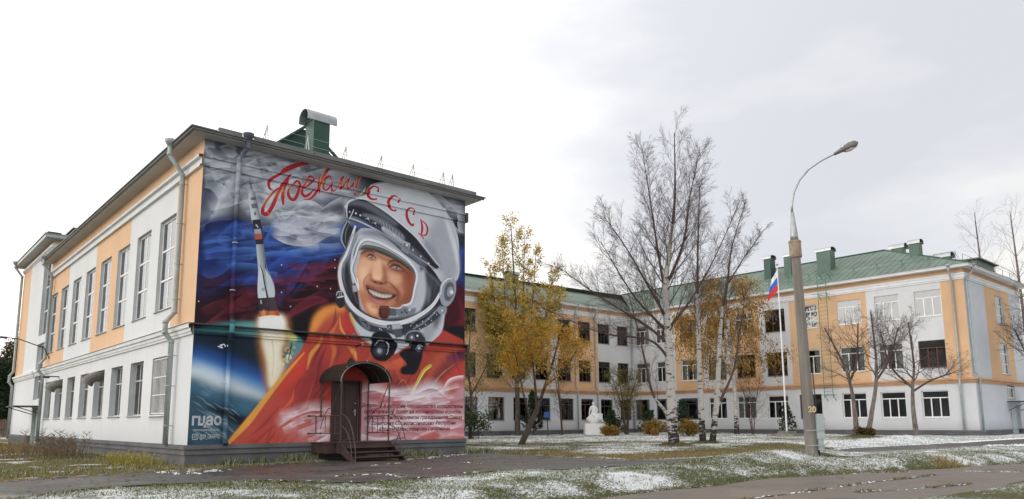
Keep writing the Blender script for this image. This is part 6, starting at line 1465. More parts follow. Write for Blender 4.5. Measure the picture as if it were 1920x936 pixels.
# brown weed stalks by the left facade: stems with side twigs
def stalks(name, cx, cy, spread, n, h, c, seed, label, cat='weeds', kind='stuff', leafy=.4):
    r = np.random.default_rng(seed); V = []; Cc = []
    for i in range(n):
        x, y = cx + r.normal() * spread[0], cy + r.normal() * spread[1]; hh = h * r.uniform(.45, 1.1); a = r.uniform(0, 6.28); lx, ly = np.cos(a) * hh * .18, np.sin(a) * hh * .18
        z0 = G; w = .012
        V += [(x - w, y, z0), (x + w, y, z0), (x + lx, y + ly, z0 + hh)]; Cc.append(np.array(c) * r.uniform(.6, 1.4))
        for k in range(int(10 * leafy) + 4):
            t = r.uniform(.3, 1); px, py, pz = x + lx * t, y + ly * t, z0 + hh * t; b = r.uniform(0, 6.28); l = hh * r.uniform(.08, .22)
            V += [(px, py, pz - .015), (px, py, pz + .015), (px + np.cos(b) * l, py + np.sin(b) * l, pz + l * .8)]; Cc.append(np.array(c) * r.uniform(.6, 1.6))
    V = np.array(V); return tag(link(name, npmesh(name, V, np.arange(len(V)).reshape(-1, 3), MT['blade'], np.array(Cc))), label, cat, kind=kind)
stalks('weeds', -1.9, 9.3, (.6, 1.7), 170, .95, (.16, .12, .085), 31, 'tall dead brown weeds standing against the left facade')
stalks('weeds', -.95, 2.4, (.35, 1.4), 240, .36, (.30, .26, .08), 32, 'yellow-green weed tufts by the near end of the left facade')
stalks('weeds', -3.0, 14.5, (1.2, 3.0), 260, .55, (.26, .18, .08), 33, 'pale dry weeds scattered over the left lawn')
sx, sy = [], []
for pts, w, zz in SNOWS:                       # dead grass rooted in the cracks of road and path
    for a, b in zip(pts[:-1], pts[1:]):
        m_ = int(math.hypot(b[0] - a[0], b[1] - a[1]) * (110 if zz == 'r' else 40)); t = rng.random(m_) ; sx += list(a[0] + (b[0] - a[0]) * t + rng.normal(0, .05, m_)); sy += list(a[1] + (b[1] - a[1]) * t + rng.normal(0, .05, m_))
sx, sy = np.array(sx), np.array(sy); kk = vnoise(sx, sy, 1.7, 40) > .42; sx, sy = sx[kk], sy[kk]; sz = terrain(sx, sy)[0] + .03
blades('grass', sx, sy, sz, .01 + .05 * rng.random(len(sx)), .03 * np.ones(len(sx)), gcol(len(sx), 41, .22, .75) * .8, 2.5, 42, 'dead grass rooted in the cracks of the asphalt')
stalks('weeds', 13.9, -16.9, (.28, .2), 60, .35, (.28, .20, .08), 34, 'straw-coloured tuft growing from a crack in the road')
r_ = np.random.default_rng(77); n = 5200
x = np.r_[r_.uniform(11, 50, n), r_.uniform(-8, 16, 1400)]; y = np.r_[r_.uniform(-7, 24, n), r_.uniform(-9, -2, 1400)]
z, ip, ir, dpp, drr = terrain(x, y); k = ~((x > 0) & (x < W1) & (y > 0)); x, y, z = x[k], y[k], z[k] + .012; n = len(x)
a = r_.random(n) * 6.28; s_ = r_.uniform(.03, .07, n); V = np.empty((n, 4, 3))
for q in range(4):
    t = a + q * np.pi / 2; V[:, q] = np.c_[x + np.cos(t) * s_ * (1 if q % 2 else .6), y + np.sin(t) * s_ * (1 if q % 2 else .6), z + r_.uniform(0, .02, n)]
tag(link('fallen_leaves', npmesh('fallen_leaves', V.reshape(-1, 3), np.arange(4 * n).reshape(-1, 4), MT['leaf'], np.array([[.28, .16, .05]]) * r_.uniform(.4, 1.5, (n, 1)))), 'brown and yellow fallen leaves scattered on lawn and path', 'leaves', kind='stuff')

# ================================================================ trees
def bark(name, c0, c1, marks=False, dark=.0):
    m = bpy.data.materials.new(name); m.use_nodes = True; t = m.node_tree; b = t.nodes['Principled BSDF']; b.inputs['Roughness'].default_value = .85; lk = t.links.new
    g = t.nodes.new('ShaderNodeNewGeometry'); mp_ = t.nodes.new('ShaderNodeMapping'); mp_.inputs['Scale'].default_value = (1, 1, 3.2 if marks else .35); lk(g.outputs['Position'], mp_.inputs[0])
    n = t.nodes.new('ShaderNodeTexNoise'); n.inputs['Scale'].default_value = 3.0 if marks else 9; n.inputs['Detail'].default_value = 6; n.inputs['Roughness'].default_value = .65; lk(mp_.outputs[0], n.inputs['Vector'])
    r = t.nodes.new('ShaderNodeValToRGB'); e = r.color_ramp.elements
    if marks:
        e[0].position = .39; e[0].color = (*c0, 1); e[1].position = .45; e[1].color = (*c1, 1)
        sp = t.nodes.new('ShaderNodeSeparateXYZ'); lk(g.outputs['Position'], sp.inputs[0])   # the rough dark foot and the grey upper bark of a birch
        mr_ = t.nodes.new('ShaderNodeMapRange'); mr_.inputs['From Min'].default_value = G + .3; mr_.inputs['From Max'].default_value = G + 2.0; mr_.inputs['To Min'].default_value = -.20; mr_.inputs['To Max'].default_value = 0; lk(sp.outputs[2], mr_.inputs['Value'])
        lk(M('ADD', n.outputs[0], mr_.outputs[0], t), r.inputs[0])
    else:
        e[0].position = .35; e[0].color = (*c0, 1); e[1].position = .65; e[1].color = (*c1, 1); lk(n.outputs[0], r.inputs[0])
    lk(r.outputs[0], b.inputs['Base Color'])
    bp = t.nodes.new('ShaderNodeBump'); bp.inputs['Strength'].default_value = .5; bp.inputs['Distance'].default_value = .02; lk(n.outputs[0], bp.inputs['Height']); lk(bp.outputs[0], b.inputs['Normal'])
    return m
MT['birchbark'] = bark('birch_bark', (.03, .026, .024), (.48, .46, .43), True); MT['birchlimb'] = bark('birch_limb', (.085, .068, .06), (.30, .27, .25))
MT['twig'] = bark('twig', (.055, .036, .032), (.12, .082, .07)); MT['darkbark'] = bark('dark_bark', (.04, .03, .025), (.12, .095, .075)); MT['rowanbark'] = bark('rowan_bark', (.09, .065, .058), (.24, .19, .17))
MT['needles'] = MT['leaf']
class Tree:
    def __init__(s, seed): s.r = np.random.default_rng(seed); s.seg = {0: [], 1: [], 2: []}; s.tips = []
    def line(s, pts, r0, r1, lv):
        n = len(pts)
        for i in range(n - 1):
            a = r0 + (r1 - r0) * i / (n - 1); b = r0 + (r1 - r0) * (i + 1) / (n - 1); s.seg[lv].append((*pts[i], *pts[i + 1], a, b))
    def branch(s, p, d, L_, rad, depth, cfg):
        """grow one branch: cfg[depth] = (children, angle, length ratio, pull up, wiggle, segments)"""
        r = s.r; ch, ang, ratio, pull, wig, ns = cfg[depth]
        pts = [np.array(p, float)]; d = d / np.linalg.norm(d); dirs = [d]
        for i in range(ns):
            d = d + r.normal(0, wig, 3) + np.array([0, 0, pull]); d /= np.linalg.norm(d)
            pts.append(pts[-1] + d * L_ / ns); dirs.append(d)
        lv = 2 if depth >= len(cfg) - 2 else 1
        s.line(pts, rad, rad * (.25 if depth < len(cfg) - 1 else .4), lv)
        if depth == len(cfg) - 1: s.tips.append(pts[-1]); s.tips.append(pts[len(pts) // 2]); return
        for k in range(ch):
            t = .18 + .8 * (k + r.random()) / ch; j = min(int(t * ns), ns - 1); f = t * ns - j
            q = pts[j] * (1 - f) + pts[j + 1] * f; dd = dirs[j]
            side_ = np.cross(dd, r.normal(0, 1, 3)); side_ /= np.linalg.norm(side_) + 1e-9
            a = ang * r.uniform(.7, 1.25); nd = dd * math.cos(a) + side_ * math.sin(a)
            s.branch(q, nd, L_ * ratio * r.uniform(.65, 1.15) * (1.15 - .6 * t), max(rad * (1 - .7 * t) * .55, cfg_min), depth + 1, cfg)
    def mesh(s, lv, n, name, m, parent):
        if not s.seg[lv]: return None
        A = np.array(s.seg[lv]); P0, P1, r0, r1 = A[:, :3], A[:, 3:6], A[:, 6], A[:, 7]
        d = P1 - P0; P1 = P1 + d * .04; d /= np.linalg.norm(d, axis=1)[:, None] + 1e-9
        ref = np.where(np.abs(d[:, 2:3]) < .9, [[0, 0, 1.]], [[1., 0, 0]]); a = np.cross(d, ref); a /= np.linalg.norm(a, axis=1)[:, None]; b = np.cross(d, a)
        t = 2 * np.pi * np.arange(n) / n; N_ = len(A)
        ringv = a[:, None] * np.cos(t)[None, :, None] + b[:, None] * np.sin(t)[None, :, None]
        V = np.concatenate([P0[:, None] + ringv * r0[:, None, None], P1[:, None] + ringv * r1[:, None, None]], 1).reshape(-1, 3)
        k = np.arange(n); q = np.stack([k, (k + 1) % n, n + (k + 1) % n, n + k], -1)
        F = (np.arange(N_)[:, None, None] * 2 * n + q[None]).reshape(-1, 4)
        return link(name, npmesh(name, V, F, m, smooth=True), parent)
cfg_min = .0038
def leaves(parent, pts, size, cols, seed, jitter=.25, per=3, name='foliage', droop=False):
    r = np.random.default_rng(seed); P = np.repeat(np.array(pts), per, 0); n = len(P)
    P = P + r.normal(0, jitter, (n, 3)); a = r.normal(0, 1, (n, 3)); a /= np.linalg.norm(a, axis=1)[:, None]; b = np.cross(a, r.normal(0, 1, (n, 3))); b /= np.linalg.norm(b, axis=1)[:, None]
    if droop: a = a * .35 + [0, 0, -1]; a /= np.linalg.norm(a, axis=1)[:, None]
    s = size * r.uniform(.6, 1.3, (n, 1)); V = np.stack([P - a * s, P + b * s * .55, P + a * s, P - b * s * .55], 1).reshape(-1, 3)
    cl = vnoise(P[:, 0] + P[:, 2], P[:, 1] - P[:, 2], .9, seed); cols = np.array(cols); k = np.clip((cl * len(cols) + r.normal(0, .5, n)).astype(int), 0, len(cols) - 1)
    return link(name, npmesh(name, V, np.arange(4 * n).reshape(-1, 4), MT['leaf'], cols[k] * r.uniform(.65, 1.3, (n, 1))), parent)
def fin(T, root, bm, lm='twig', nb=9):
    T.mesh(0, nb, 'trunk', MT[bm], root)
    for lv_, n_, nm_ in ((1, 6, 'limbs'), (2, 3, 'twigs')):
        o_ = T.mesh(lv_, n_, nm_, MT['twig'] if lv_ == 2 else MT[lm], root)
        if o_: o_['kind'] = 'stuff'
def stems_twigs(T, root):
    for lv_, nm_ in ((1, 'stems'), (2, 'twigs')):
        o_ = T.mesh(lv_, 4 if lv_ == 1 else 3, nm_, MT['twig'], root)
        if o_: o_['kind'] = 'stuff'
def tree_thing(name, loc, label, cat='tree', group=None):
    e = empty(name, (0, 0, 0)); tag(e, label, cat, group); return e
def path_pts(pts, n=7):
    p = np.array(pts, float); out = []
    for i in range(len(p) - 1):
        a, b = p[max(i - 1, 0)], p[min(i + 2, len(p) - 1)]
        for k in range(n):
            t = k / n; m0, m1 = (p[i + 1] - a) / 2, (b - p[i]) / 2
            out.append((2 * t ** 3 - 3 * t * t + 1) * p[i] + (t ** 3 - 2 * t * t + t) * m0 + (-2 * t ** 3 + 3 * t * t) * p[i + 1] + (t ** 3 - t * t) * m1)
    return out + [p[-1]]
def leader(T, pts, r0, r1, nlimb, L_, cfg, t0=.35, ang=.75, lv=0, lw=1.0, bend=.0, rlim=.22, rmax=.034):
    """trunk or leader along a path with limbs springing from it"""
    P = path_pts(pts); n = len(P)
    for i in range(n - 1):
        a = r0 + (r1 - r0) * (i / (n - 1)) ** .9; b = r0 + (r1 - r0) * ((i + 1) / (n - 1)) ** .9; T.seg[lv if a > .085 else 1].append((*P[i], *P[i + 1], a, b))
    phi = T.r.random() * 6.28
    for k in range(nlimb):
        t = t0 + (1 - t0) * (k + .6 * T.r.random()) / nlimb; j = min(int(t * (n - 1)), n - 2); q = P[j]; d = P[j + 1] - P[j]; d /= np.linalg.norm(d)
        phi += 2.4 + T.r.normal(0, .4); s = np.array([math.cos(phi), math.sin(phi), 0]); a = ang * T.r.uniform(.8, 1.2)
        rad = min((r0 + (r1 - r0) * t) * rlim, rmax)
        T.branch(q, d * math.cos(a) + s * math.sin(a), L_ * (1.12 - .75 * t) * T.r.uniform(.75, 1.2) * lw, max(rad, .012), 0, cfg)
cfgB = [(8, .6, .46, .05, .07, 6), (6, .6, .5, .01, .10, 4), (5, .55, .6, -.02, .14, 3), (0, 0, 0, -.06, .16, 2)]
cfgB = [(11, .62, .50, .07, .06, 7), (9, .62, .52, .01, .10, 4), (0, 0, 0, -.05, .14, 3)]
# big bare birch in front of the courtyard
root = tree_thing('birch_tree', None, 'large bare birch with a thick white trunk, tallest tree in the courtyard')
T = Tree(101)
def on(px_off, z, base=(22.14, -2.07), k=1.0):   # offsets along the picture's horizontal for a tree's own plane
    return (base[0] + px_off * .78, base[1] - px_off * .68 * .92, z)
c0 = (22.14, -2.07, -.75)
leader(T, [c0, (22.12, -2.0, 1.5), (22.08, -1.98, 4.5), (22.05, -1.95, 7.3), (22.3, -2.15, 9.5), (22.5, -2.4, 12.0), (22.6, -2.45, 15.4)], .29, .02, 34, 4.0, cfgB, .36, .72)
leader(T, [(22.08, -1.98, 5.6), (21.5, -1.4, 7.2), (20.6, -.7, 9.3), (19.7, 0.0, 11.0)], .085, .012, 24, 2.9, cfgB, .2, .7)
leader(T, [(22.05, -1.95, 6.8), (21.85, -1.7, 9.2), (21.6, -1.5, 12.0), (21.35, -1.3, 14.6)], .09, .012, 30, 2.8, cfgB, .2, .6)
leader(T, [(22.1, -2.0, 7.4), (22.8, -2.6, 9.6), (23.1, -2.9, 12.0), (23.5, -3.3, 14.3)], .09, .012, 30, 2.8, cfgB, .2, .6)
leader(T, [(22.1, -2.0, 4.4), (21.1, -1.3, 5.4), (19.6, -.1, 6.6), (17.9, 1.6, 8.4)], .09, .012, 24, 3.0, cfgB, .2, .7)
leader(T, [(22.1, -2.0, 5.0), (20.9, -.9, 6.8), (19.6, .1, 9.6)], .085, .012, 20, 3.0, cfgB, .2, .7)
leader(T, [(22.1, -2.0, 5.2), (22.9, -2.7, 6.5), (23.9, -3.4, 8.4), (24.9, -4.5, 11.4)], .09, .012, 22, 3.0, cfgB, .2, .7)
leader(T, [(22.1, -2.0, 3.6), (21.2, -1.5, 4.6), (19.6, 0.2, 5.0), (17.4, 2.2, 6.3)], .08, .012, 20, 2.4, cfgB, .2, .7)
fin(T, root, 'birchbark'); 
# twin birch: two white stems from one foot
root = tree_thing('birch_tree', None, 'bare twin-stemmed birch, right-hand stem leaning away, right of the large birch')
T = Tree(102)
leader(T, [(25.62, -1.32, -.75), (25.6, -1.3, 1.9), (25.62, -1.33, 5.0), (25.66, -1.36, 7.8), (25.8, -1.45, 10.6), (25.95, -1.6, 13.6)], .19, .015, 34, 2.2, cfgB, .42, .55)
leader(T, [(25.9, -1.66, -.75), (26.2, -1.92, 1.9), (26.35, -2.05, 4.0), (26.53, -2.21, 6.2), (26.8, -2.45, 7.8), (27.1, -2.7, 10.0), (27.75, -3.3, 12.6)], .18, .012, 30, 2.0, cfgB, .45, .6)
leader(T, [(26.9, -2.5, 8.0), (27.6, -3.1, 9.4), (28.5, -3.9, 11.0)], .05, .012, 12, 1.5, cfgB, .3, .6)
leader(T, [(26.1, -1.85, 1.2), (26.9, -2.5, 3.2), (27.2, -2.8, 5.2), (27.6, -3.1, 7.6)], .09, .015, 14, 1.8, cfgB, .35, .6)
fin(T, root, 'birchbark')
# crooked young birch seen left of the big trunk
root = tree_thing('birch_tree', None, 'thin crooked birch with a bent pale stem left of the large birch trunk')
T = Tree(103)
leader(T, [(28.3, 2.6, -.6), (28.1, 2.8, 1.0), (27.5, 3.3, 2.2), (27.2, 3.6, 4.3), (26.9, 3.9, 6.4), (26.6, 4.3, 8.6)], .13, .02, 14, 2.0, cfgB, .35, .7)
fin(T, root, 'birchbark')
# birch with hanging golden leaves against the right wing
cfgG = [(7, .7, .5, -.05, .08, 6), (6, .6, .6, -.22, .10, 5), (0, 0, 0, -.45, .10, 4)]
root = tree_thing('birch_tree', None, 'weeping birch still hung with golden-brown leaves in front of the right wing')
T = Tree(104); b0 = (50.4, 12.1)
leader(T, [(b0[0], b0[1], -.6), (b0[0], b0[1], 3), (b0[0] - .1, b0[1] + .1, 6.5), (b0[0] - .3, b0[1] + .2, 10.2), (b0[0] - .2, b0[1] + .3, 13.2)], .24, .03, 30, 6.0, cfgG, .36, 1.1)
leader(T, [(b0[0], b0[1], 4.6), (b0[0] - 1.0, b0[1] + 1.5, 7.8), (b0[0] - 1.8, b0[1] + 3.2, 10.6)], .12, .03, 16, 4.2, cfgG, .3, 1.0)
fin(T, root, 'birchbark'); tp = np.array(T.tips); tp = tp[(tp[:, 2] > 2.6)]
leaves(root, tp, .10, [(.34, .20, .05), (.26, .14, .04), (.42, .27, .07), (.18, .11, .04)], 5, .26, 4, droop=True)
# yellow poplar rising behind, trunk straight
cfgP = [(7, .5, .42, .12, .06, 5), (5, .5, .5, .08, .1, 4), (0, 0, 0, .05, .15, 2)]
root = tree_thing('poplar_tree', None, 'tall yellow-leaved poplar with a straight grey trunk nearest the mural wing')
T = Tree(105); b0 = (36.3, 25.3)
leader(T, [(b0[0], b0[1], -.6), (b0[0], b0[1], 4), (b0[0] - .1, b0[1] + .0, 10.5), (b0[0] - .4, b0[1] + .3, 18.8)], .29, .03, 44, 4.2, cfgP, .28, .75)
for q in ((-1.0, .9, 17.3), (1.4, -1.2, 16.4), (.5, -.6, 17.8), (-2.0, 1.4, 14.6), (2.6, -2.2, 14.2), (-2.4, 1.6, 11.6), (3.0, -2.6, 12.0)):
    leader(T, [(b0[0], b0[1], 4.0), (b0[0] + q[0] * .6, b0[1] + q[1] * .6, 8), (b0[0] + q[0], b0[1] + q[1], q[2])], .10, .02, 26, 2.6, cfgP, .12, .6)
fin(T, root, 'darkbark'); q = np.array(T.tips); kk = T.r.random(len(q)) < np.interp(q[:, 2], [3, 8, 13, 19], [.9, 1, .75, .5]); leaves(root, q[kk], .10, [(.28, .25, .07), (.46, .35, .08), (.62, .43, .10), (.38, .32, .09), (.54, .34, .07)], 6, .18, 2)
# leaning small tree with sparse yellow leaves
cfgS = [(7, .7, .5, .05, .12, 5), (6, .6, .55, .0, .15, 4), (0, 0, 0, .0, .2, 3)]
root = tree_thing('leaning_tree', None, 'dark leaning tree with sparse yellow leaves and several curved stems on the lawn')
T = Tree(106)
S0 = [(20.24, 7.01, -.7), (20.6, 6.7, .3), (20.95, 6.4, 1.3)]
leader(T, S0, .19, .14, 0, 1, cfgS)
leader(T, [S0[-1], (21.3, 6.1, 2.6), (21.7, 5.75, 4.2), (22.0, 5.5, 5.6)], .12, .03, 12, 2.7, cfgS, .3, .8)
leader(T, [S0[-1], (20.9, 6.5, 2.9), (20.7, 6.6, 4.6), (20.4, 6.9, 6.2)], .09, .02, 12, 2.6, cfgS, .3, .8)
leader(T, [(20.7, 6.6, .6), (20.4, 6.9, 2.2), (20.1, 7.1, 4.0), (19.9, 7.2, 5.0)], .07, .02, 9, 2.2, cfgS, .3, .8)
leader(T, [(21.3, 6.1, 2.6), (22.1, 5.3, 3.6), (22.8, 4.7, 5.0)], .07, .02, 9, 2.4, cfgS, .3, .8)
fin(T, root, 'darkbark'); q = np.array(T.tips); r_ = np.random.default_rng(2); q = q[r_.random(len(q)) < .8]
leaves(root, q, .06, [(.50, .30, .05), (.58, .32, .04), (.36, .26, .06)], 7, .14, 3)
# slender tree at the mural wing's corner with shrubby foot
root = tree_thing('slender_tree', None, 'slender dark tree with thin yellow-green leaves beside the right edge of the mural')
T = Tree(107); b0 = (26.5, 19.6)
leader(T, [(b0[0], b0[1], -.6), (b0[0] + .1, b0[1], 2.2), (b0[0] - .1, b0[1] + .1, 5.0), (b0[0] + .1, b0[1], 8.6)], .15, .02, 22, 2.6, cfgS, .2, .8)
leader(T, [(b0[0], b0[1], 2.5), (b0[0] + .8, b0[1] - .7, 4.5), (b0[0] + 1.4, b0[1] - 1.1, 6.5)], .08, .02, 10, 2.2, cfgS, .2, .8)
fin(T, root, 'darkbark'); q = np.array(T.tips); q = q[r_.random(len(q)) < .75]
leaves(root, q, .06, [(.20, .17, .05), (.34, .22, .05), (.14, .15, .05)], 8, .18, 2)
for (x, y, h, sp, cc, lb) in ((26.3, 19.0, 1.9, .9, (.05, .065, .03), 'dark leafy shrub at the foot of the slender tree'), (37.0, 22.3, 3.3, 1.0, (.028, .05, .028), None), (47.6, 23.9, 1.7, 1.2, (.045, .055, .025), 'dark green shrub left of the white statue')):
    if lb is None: continue
    root = tree_thing('shrub', None, lb, 'shrub'); T = Tree(int(x * 10))
    for k in range(12): T.branch((x + T.r.normal(0, .15), y + T.r.normal(0, .15), G), np.array([T.r.normal(0, .45), T.r.normal(0, .45), 1]), h * T.r.uniform(.7, 1.1), .02, 0, [(6, .6, .45, .05, .1, 4), (0, 0, 0, 0, .15, 3)])
    stems_twigs(T, root); leaves(root, T.tips, .10, [cc, tuple(k * 1.7 for k in cc)], int(x), .25, 7)
# bare and half-bare small trees before the middle wing
for sd, (x, y), h, r0, lf, lb in ((108, (45.6, 20.6), 6.0, .10, .5, 'small multi-stemmed tree with a few olive leaves right of the statue'), (109, (41.0, 24.3), 6.8, .10, .12, 'thin bare dark tree left of the statue'),
                                  (110, (51.5, 11.2), 4.6, .06, 0, 'leafless young tree with upright twigs near the flagpole')):
    root = tree_thing('small_tree', None, lb); T = Tree(sd)
    for k in range(4 if sd != 109 else 2):
        a = T.r.random() * 6.28; s = .35 + .5 * T.r.random()
        leader(T, [(x + .1 * math.cos(a), y + .1 * math.sin(a), -.6), (x + s * .6 * math.cos(a), y + s * .6 * math.sin(a), h * .4), (x + s * 1.7 * math.cos(a), y + s * 1.7 * math.sin(a), h * T.r.uniform(.8, 1))], r0, .015, 14, 2.0, cfgS, .25, .7, lv=0)
    fin(T, root, 'darkbark')
    if lf: q = np.array(T.tips); q = q[T.r.random(len(q)) < lf]; leaves(root, q, .06, [(.16, .15, .04), (.22, .17, .05)], sd, .15, 2)
# rowans before the right end
cfgR = [(6, .75, .55, .06, .16, 6), (6, .7, .55, .05, .2, 4), (0, 0, 0, .02, .2, 3)]
def rowan(seed, stems, lb, limbs=12, L_=3.0, berries=0):
    cfgR = [(9, .8, .5, .10, .15, 7), (9, .75, .5, .06, .2, 4), (0, 0, 0, .02, .2, 3)]
    root = tree_thing('rowan_tree', None, lb, group=None); T = Tree(seed)
    for st_, r0 in stems: leader(T, st_, r0, .045, limbs, L_, cfgR, .52, .95, rlim=.36, rmax=.045)
    fin(T, root, 'rowanbark')
    if berries: q = np.array(T.tips); q = q[T.r.random(len(q)) < berries]; leaves(root, q, .05, [(.25, .05, .03), (.18, .07, .04)], seed, .08, 2, name='berries')['kind'] = 'stuff'
rowan(111, [([(42.89, -1.69, -.4), (42.88, -1.68, 1.0), (42.8, -1.6, 2.6), (42.5, -1.35, 4.3), (41.6, -.6, 6.9)], .20), ([(42.75, -1.55, 3.2), (43.2, -1.9, 4.6), (43.4, -2.1, 7.2)], .09)], 'bare rowan tree with a knotty straight trunk, left of a pair', 13, 4.0)
rowan(112, [([(43.28, -2.27, -.4), (43.5, -2.5, 1.0), (43.85, -2.8, 3.0), (43.95, -2.9, 5.0), (43.9, -2.8, 8.0)], .19), ([(43.85, -2.8, 3.2), (44.7, -3.4, 4.6), (45.3, -4.0, 6.9)], .08)], 'bare rowan tree with a curved trunk, right of a pair', 13, 4.0)
rowan(113, [([(48.6, -3.35, -.5), (48.55, -3.3, 1.2), (48.6, -3.35, 2.8), (48.8, -3.5, 4.6), (48.7, -3.4, 7.6)], .19), ([(48.6, -3.35, 2.6), (49.8, -4.2, 3.4), (50.9, -5.2, 3.9)], .08), ([(48.6, -3.35, 2.9), (47.6, -2.4, 4.4), (47.2, -2.0, 7.0)], .09)], 'bare rowan tree with reddish berries in front of the orange corner pier', 13, 4.2, .04)
rowan(114, [([(60.9, -8.6, -.6), (60.9, -8.6, 3.5), (60.7, -8.5, 8.0), (60.6, -8.4, 12.0)], .20), ([(60.9, -8.6, 3.0), (59.8, -7.9, 5.0), (58.6, -7.4, 7.5)], .09)], 'tall bare tree before the end facade at the right edge', 22, 4.2)
# shrub clump at the rowans' foot, golden bushes
def bush(x, y, h, w, cols, lb, sd, group=None, size=.10, per=9):
    root = tree_thing('bush', None, lb, 'bush', group); T = Tree(sd); z = gz(x, y)
    for k in range(26): T.branch((x + T.r.normal(0, w * .15), y + T.r.normal(0, w * .15), z - .05), np.array([T.r.normal(0, w * .55), T.r.normal(0, w * .55), h * .9]), h * T.r.uniform(.75, 1.05), .012, 0, [(5, .6, .4, .05, .1, 4), (0, 0, 0, 0, .15, 2)])
    stems_twigs(T, root); leaves(root, T.tips, size, cols, sd, .1, per)
GOLD = [(.38, .22, .05), (.28, .17, .04), (.20, .15, .05), (.44, .29, .08)]
bush(40.73, 18.29, .8, .8, GOLD, 'low golden bush right beside the white statue', 121, 'golden bushes in the courtyard'); bush(41.04, 13.81, 1.2, .85, GOLD, 'round golden bush left of the large birch trunk', 122, 'golden bushes in the courtyard'); bush(43.3, 12.2, 1.3, .8, GOLD, 'golden bush half hidden behind the twin birch', 123, 'golden bushes in the courtyard')
bush(43.0, -2.1, .5, 1.1, [(.16, .07, .03), (.22, .10, .03), (.10, .07, .03)], 'rust-brown undergrowth round the feet of the paired rowans', 124, None, .08, 5)
# little pines
def pine(x, y, h, lb, sd, w=.9, dens=7):
    root = tree_thing('pine_tree', None, lb, group='young pines planted along the school'); T = Tree(sd); z = -.6
    T.line([np.array((x, y, z)), np.array((x, y, z + h))], .05, .015, 0); tips = []
    for k in range(int(h * 6)):
        t = .12 + .86 * k / (h * 6); a = T.r.random() * 6.28; l = w * (1.05 - t) * T.r.uniform(.7, 1.2) + .1
        for m in range(3):
            a2 = a + m * 2.1; p = np.array((x, y, z + h * t)); e_ = p + np.array([math.cos(a2) * l, math.sin(a2) * l, l * .35]); T.line([p, e_], .012, .006, 1)
            for s in range(dens): tips.append(p + (e_ - p) * (.25 + .75 * T.r.random()))
    T.mesh(0, 6, 'trunk', MT['darkbark'], root); stems_twigs(T, root); leaves(root, tips, .11, [(.02, .04, .022), (.035, .06, .03), (.05, .075, .035)], sd, .08, 5, 'needles')
pine(37.2, 24.2, 4.0, 'dark young pine just right of the poplar trunk', 131, .95, 7); pine(43.6, 20.6, 2.3, 'small pine with spread branches right of the multi-stemmed tree', 132, .9, 4); pine(43.4, 16.2, 2.2, 'small pine between the low and the round golden bushes', 133, 1.2, 4)
pine(44.0, 13.2, 3.0, 'thin pine behind the large birch trunk', 134, 1.0, 4); pine(52.0, 8.2, 2.6, 'sparse little pine left of the flagpole', 135, .9, 3)
# far trees behind the right wing and beyond the left lawn
cfgF = [(8, .6, .5, .06, .1, 5), (6, .6, .5, .0, .14, 3), (0, 0, 0, 0, .2, 2)]
for sd, (x, y), h, lb in ((141, (88, 2.6), 24.5, 'distant bare tree rising over the roof hatch behind the school'), (142, (86.5, -1.3), 23.5, 'distant bare tree behind the right end of the school roof'), (143, (93, -3.5), 20, 'distant bare tree at the right edge behind the end facade'),
                          (144, (3.6, 86), 16.5, 'far bare tree beyond the left end of the wing'), (145, (.5, 80), 14, 'far bare tree at the left edge of the view'), (146, (4.6, 73), 11.5, 'bare twiggy tree close behind the left corner of the wing')):
    root = tree_thing('bare_tree', None, lb); T = Tree(sd)
    leader(T, [(x, y, -.7), (x + .2, y, h * .4), (x, y + .2, h)], h * .016, .03, 34, h * .3, cfgF, .25, .7); fin(T, root, 'darkbark' if sd > 143 else 'rowanbark')
for sd, (x, y), h, cc, lb in ((151, (2.4, 66), 6.2, [(.022, .04, .022), (.04, .06, .03)], 'dark evergreen beyond the left lawn'), (152, (4.4, 69), 8.2, [(.16, .09, .03), (.09, .08, .03)], 'rust and olive autumn tree behind the far fence'), (153, (-1.5, 70), 9.0, [(.14, .08, .04), (.07, .06, .03)], 'brown autumn tree at the left edge behind the fence')):
    root = tree_thing('autumn_tree' if sd > 151 else 'spruce_tree', None, lb); T = Tree(sd)
    leader(T, [(x, y, -.7), (x, y, h * .5), (x, y, h)], .16, .03, 26, h * .38, cfgS, .08, .9); fin(T, root, 'darkbark'); leaves(root, T.tips, .16, cc, sd, .35, 3)
mb = MB(); mb.box((-14, 106, -.6), (11, 116, 9.5)); hs = mb.build('far_house', MT['brick']); tag(hs, 'red-brown house far behind the left end of the wing', 'house')
mb = MB(); mb.prism([(-15, 9.5), (12, 9.5), (12, 10.2), (-15, 10.9)], 105, 117, 'y'); mb.build('roof', MT['darkroof'], hs)
for k in range(6):
    mb = MB(); mb.box((-12 + k * 4, 105.9, 5.5), (-10.4 + k * 4, 106, 7.3)); w = mb.build('window', MT['darkroof'], hs)
fe = empty('wooden_fence', (0, 0, 0)); tag(fe, 'brown plank fence far beyond the left lawn', 'fence')
pk = MB(); pk.box((0, 0, 0), (.16, .03, 1.75)); pm = pk.mesh('plank', MT['wood'])
for k in range(130): link('plank', pm, fe, (-20 + k * .19, 63.5, -.62 + rnd.uniform(-.02, .03)))
mb = MB(); mb.box((-20, 63.54, -.1), (4.7, 63.6, .0)); mb.box((-20, 63.54, .7), (4.7, 63.6, .8)); mb.build('rail', MT['wood'], fe)
for k in range(11):
    mb = MB(); mb.box((-20 + k * 2.4, 63.61, -.8), (-19.88 + k * 2.4, 63.73, 1.1)); mb.build('post', MT['wood'], fe)

